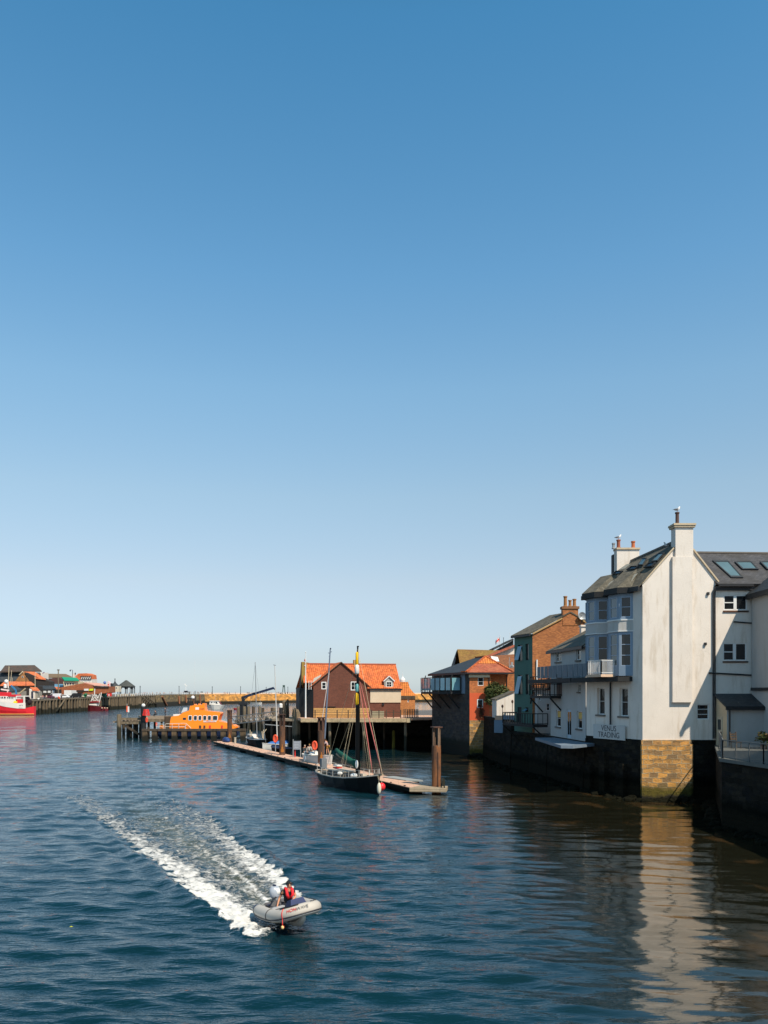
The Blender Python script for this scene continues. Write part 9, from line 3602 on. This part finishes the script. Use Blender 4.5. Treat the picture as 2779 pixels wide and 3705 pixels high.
person('person in a pale pink shirt and bare legs leaning over on the white motorboat', W(1186, 2731, 87.3), standing(0.35, 0.35, 0.5, 0.4), rz=R(165), shirt=(0.50, 0.36, 0.36), legs=(0.45, 0.22, 0.05), shorts=True, hair=(0.02, 0.015, 0.01), sleeve=1.6, sc=1.0)
person('person in dark clothes with pale cap standing just right of the notice board', W(1101, 2752, 93.0), standing(0.0, 0.1, 0.3, 0.2), rz=R(-40), shirt=(0.03, 0.035, 0.04), legs=(0.02, 0.02, 0.025), hair=(0.35, 0.30, 0.24), sleeve=1.6)
person('person in grey clothes sitting low in the motorboat left of the lifebuoy', W(1118, 2722, 91.5), sitting(0.05), rz=R(-60), shirt=(0.45, 0.42, 0.38), legs=(0.05, 0.05, 0.06), hair=(0.25, 0.15, 0.05), sleeve=1.6)
person('dark-clothed person with a white bag standing on the jetty beyond the fender', Vector((XW(598, 168), 168, 3.3)), standing(0.1, 0.0, 0.2), rz=R(200), shirt=(0.02, 0.02, 0.03), legs=(0.015, 0.015, 0.02), sleeve=1.6)
person('person in black crouched on the jetty behind the harbour marker', Vector((XW(565, 167), 167, 3.62)), sitting(0.1), rz=R(180), shirt=(0.02, 0.02, 0.03), legs=(0.015, 0.015, 0.02), sleeve=1.6)

# walkers on the far pier and quay: one of each dress, then copies
protos = []
sets = [('pale', (0.62, 0.58, 0.54), (0.20, 0.18, 0.16)), ('red', (0.60, 0.05, 0.05), (0.04, 0.04, 0.06)), ('dark', (0.03, 0.03, 0.045), (0.02, 0.02, 0.03)), ('pink', (0.62, 0.30, 0.30), (0.30, 0.28, 0.28)), ('blue', (0.06, 0.12, 0.30), (0.05, 0.05, 0.06))]
layout = [(612, 'pale'), (620, 'pale'), (629, 'red'), (636, 'dark'), (655, 'pale'), (663, 'dark'), (676, 'dark'), (690, 'pale'), (701, 'dark'), (714, 'dark'), (719, 'dark'), (746, 'pink'), (751, 'pink'), (767, 'dark'), (812, 'red'), (818, 'pale'), (825, 'blue'), (831, 'blue'),
          (852, 'pink'), (895, 'dark'), (900, 'dark'), (905, 'blue'), (912, 'pale'), (919, 'pale'), (926, 'pale'), (934, 'dark'), (942, 'pale'), (951, 'pale'), (957, 'dark'), (964, 'pale'), (971, 'pale'), (978, 'blue'), (986, 'pale'), (1003, 'dark'), (1009, 'dark'),
          (1014, 'pale'), (1019, 'dark'), (1025, 'pale'), (1036, 'pale'), (1041, 'dark'), (1050, 'pale'), (1055, 'dark'), (1060, 'red'), (1065, 'pink'), (1070, 'pale'), (1075, 'blue'),
          (465, 'pale'), (478, 'dark'), (505, 'pale'), (512, 'dark'), (519, 'pale'), (527, 'red'), (534, 'red'), (541, 'pale'), (549, 'dark'), (556, 'dark'), (563, 'pale'), (571, 'pale'), (579, 'dark'), (587, 'pale'), (596, 'pale'), (604, 'pink')]
wear = {'pale': 'pale clothes', 'red': 'a red top', 'dark': 'dark clothes', 'pink': 'a pink top', 'blue': 'blue'}


def where(sx):
    for lim, w in ((490, 'beside the bandstand'), (545, 'on the quay just right of the bandstand'), (600, 'on the quay behind the black harbour marker'), (640, 'on the quay left of the lifeboat aerials'), (695, 'on the pier behind the lifeboat aerials'),
                   (735, 'on the pier above the lifeboat wheelhouse'), (800, 'on the pier above the white cabin cruiser'), (870, 'on the pier left of the black crane'), (915, 'on the pier left of the tallest thin mast'),
                   (945, 'on the pier behind the crane jib'), (990, 'on the pier under the end of the crane jib'), (1028, 'on the pier left of the green tower'), (1053, 'on the pier just right of the green tower'), (1100, 'on the pier beside the boathouse corner')):
        if sx < lim:
            return w


base = {}
rw = random.Random(12)
for sx, kind in layout:
    p = pier_pt(sx + rw.uniform(-1, 1), rw.uniform(0.8, 3.5))
    a = rw.uniform(0, 6.28)
    if kind not in base:
        c = [s_ for s_ in sets if s_[0] == kind][0]
        base[kind] = person('person in %s standing %s' % (wear[kind], where(sx)), p, standing(0.5), rz=a, shirt=c[1], legs=c[2], sub=0, group='walkers in %s %s' % (wear[kind], where(sx)), sleeve=1.6 if kind == 'dark' else 0.7)
    else:
        dup(base[kind], p, a, 'person in %s standing %s' % (wear[kind], where(sx)), 'walkers in %s %s' % (wear[kind], where(sx)), sc=(1, 1, rw.uniform(0.9, 1.08)))
# a few people on the left quay
for sx, Y, kind, lb in ((155, 326, 'pink', 'person in pink standing among the parked cars'), (168, 330, 'pale', 'person in pale clothes by the maroon car'), (189, 333, 'blue', 'person in blue by the white van'), (222, 342, 'dark', 'dark-clothed person by the timber mast'),
                        (148, 322, 'pale', 'person in pale clothes right of the small white box'), (325, 374, 'dark', 'dark-clothed person above the small trawler cabin'), (335, 378, 'pale', 'person in pale clothes above the small trawler gantry')):
    dup(base[kind], carpos(sx, Y), rw.uniform(0, 6), label=lb, group='people on the left quay')
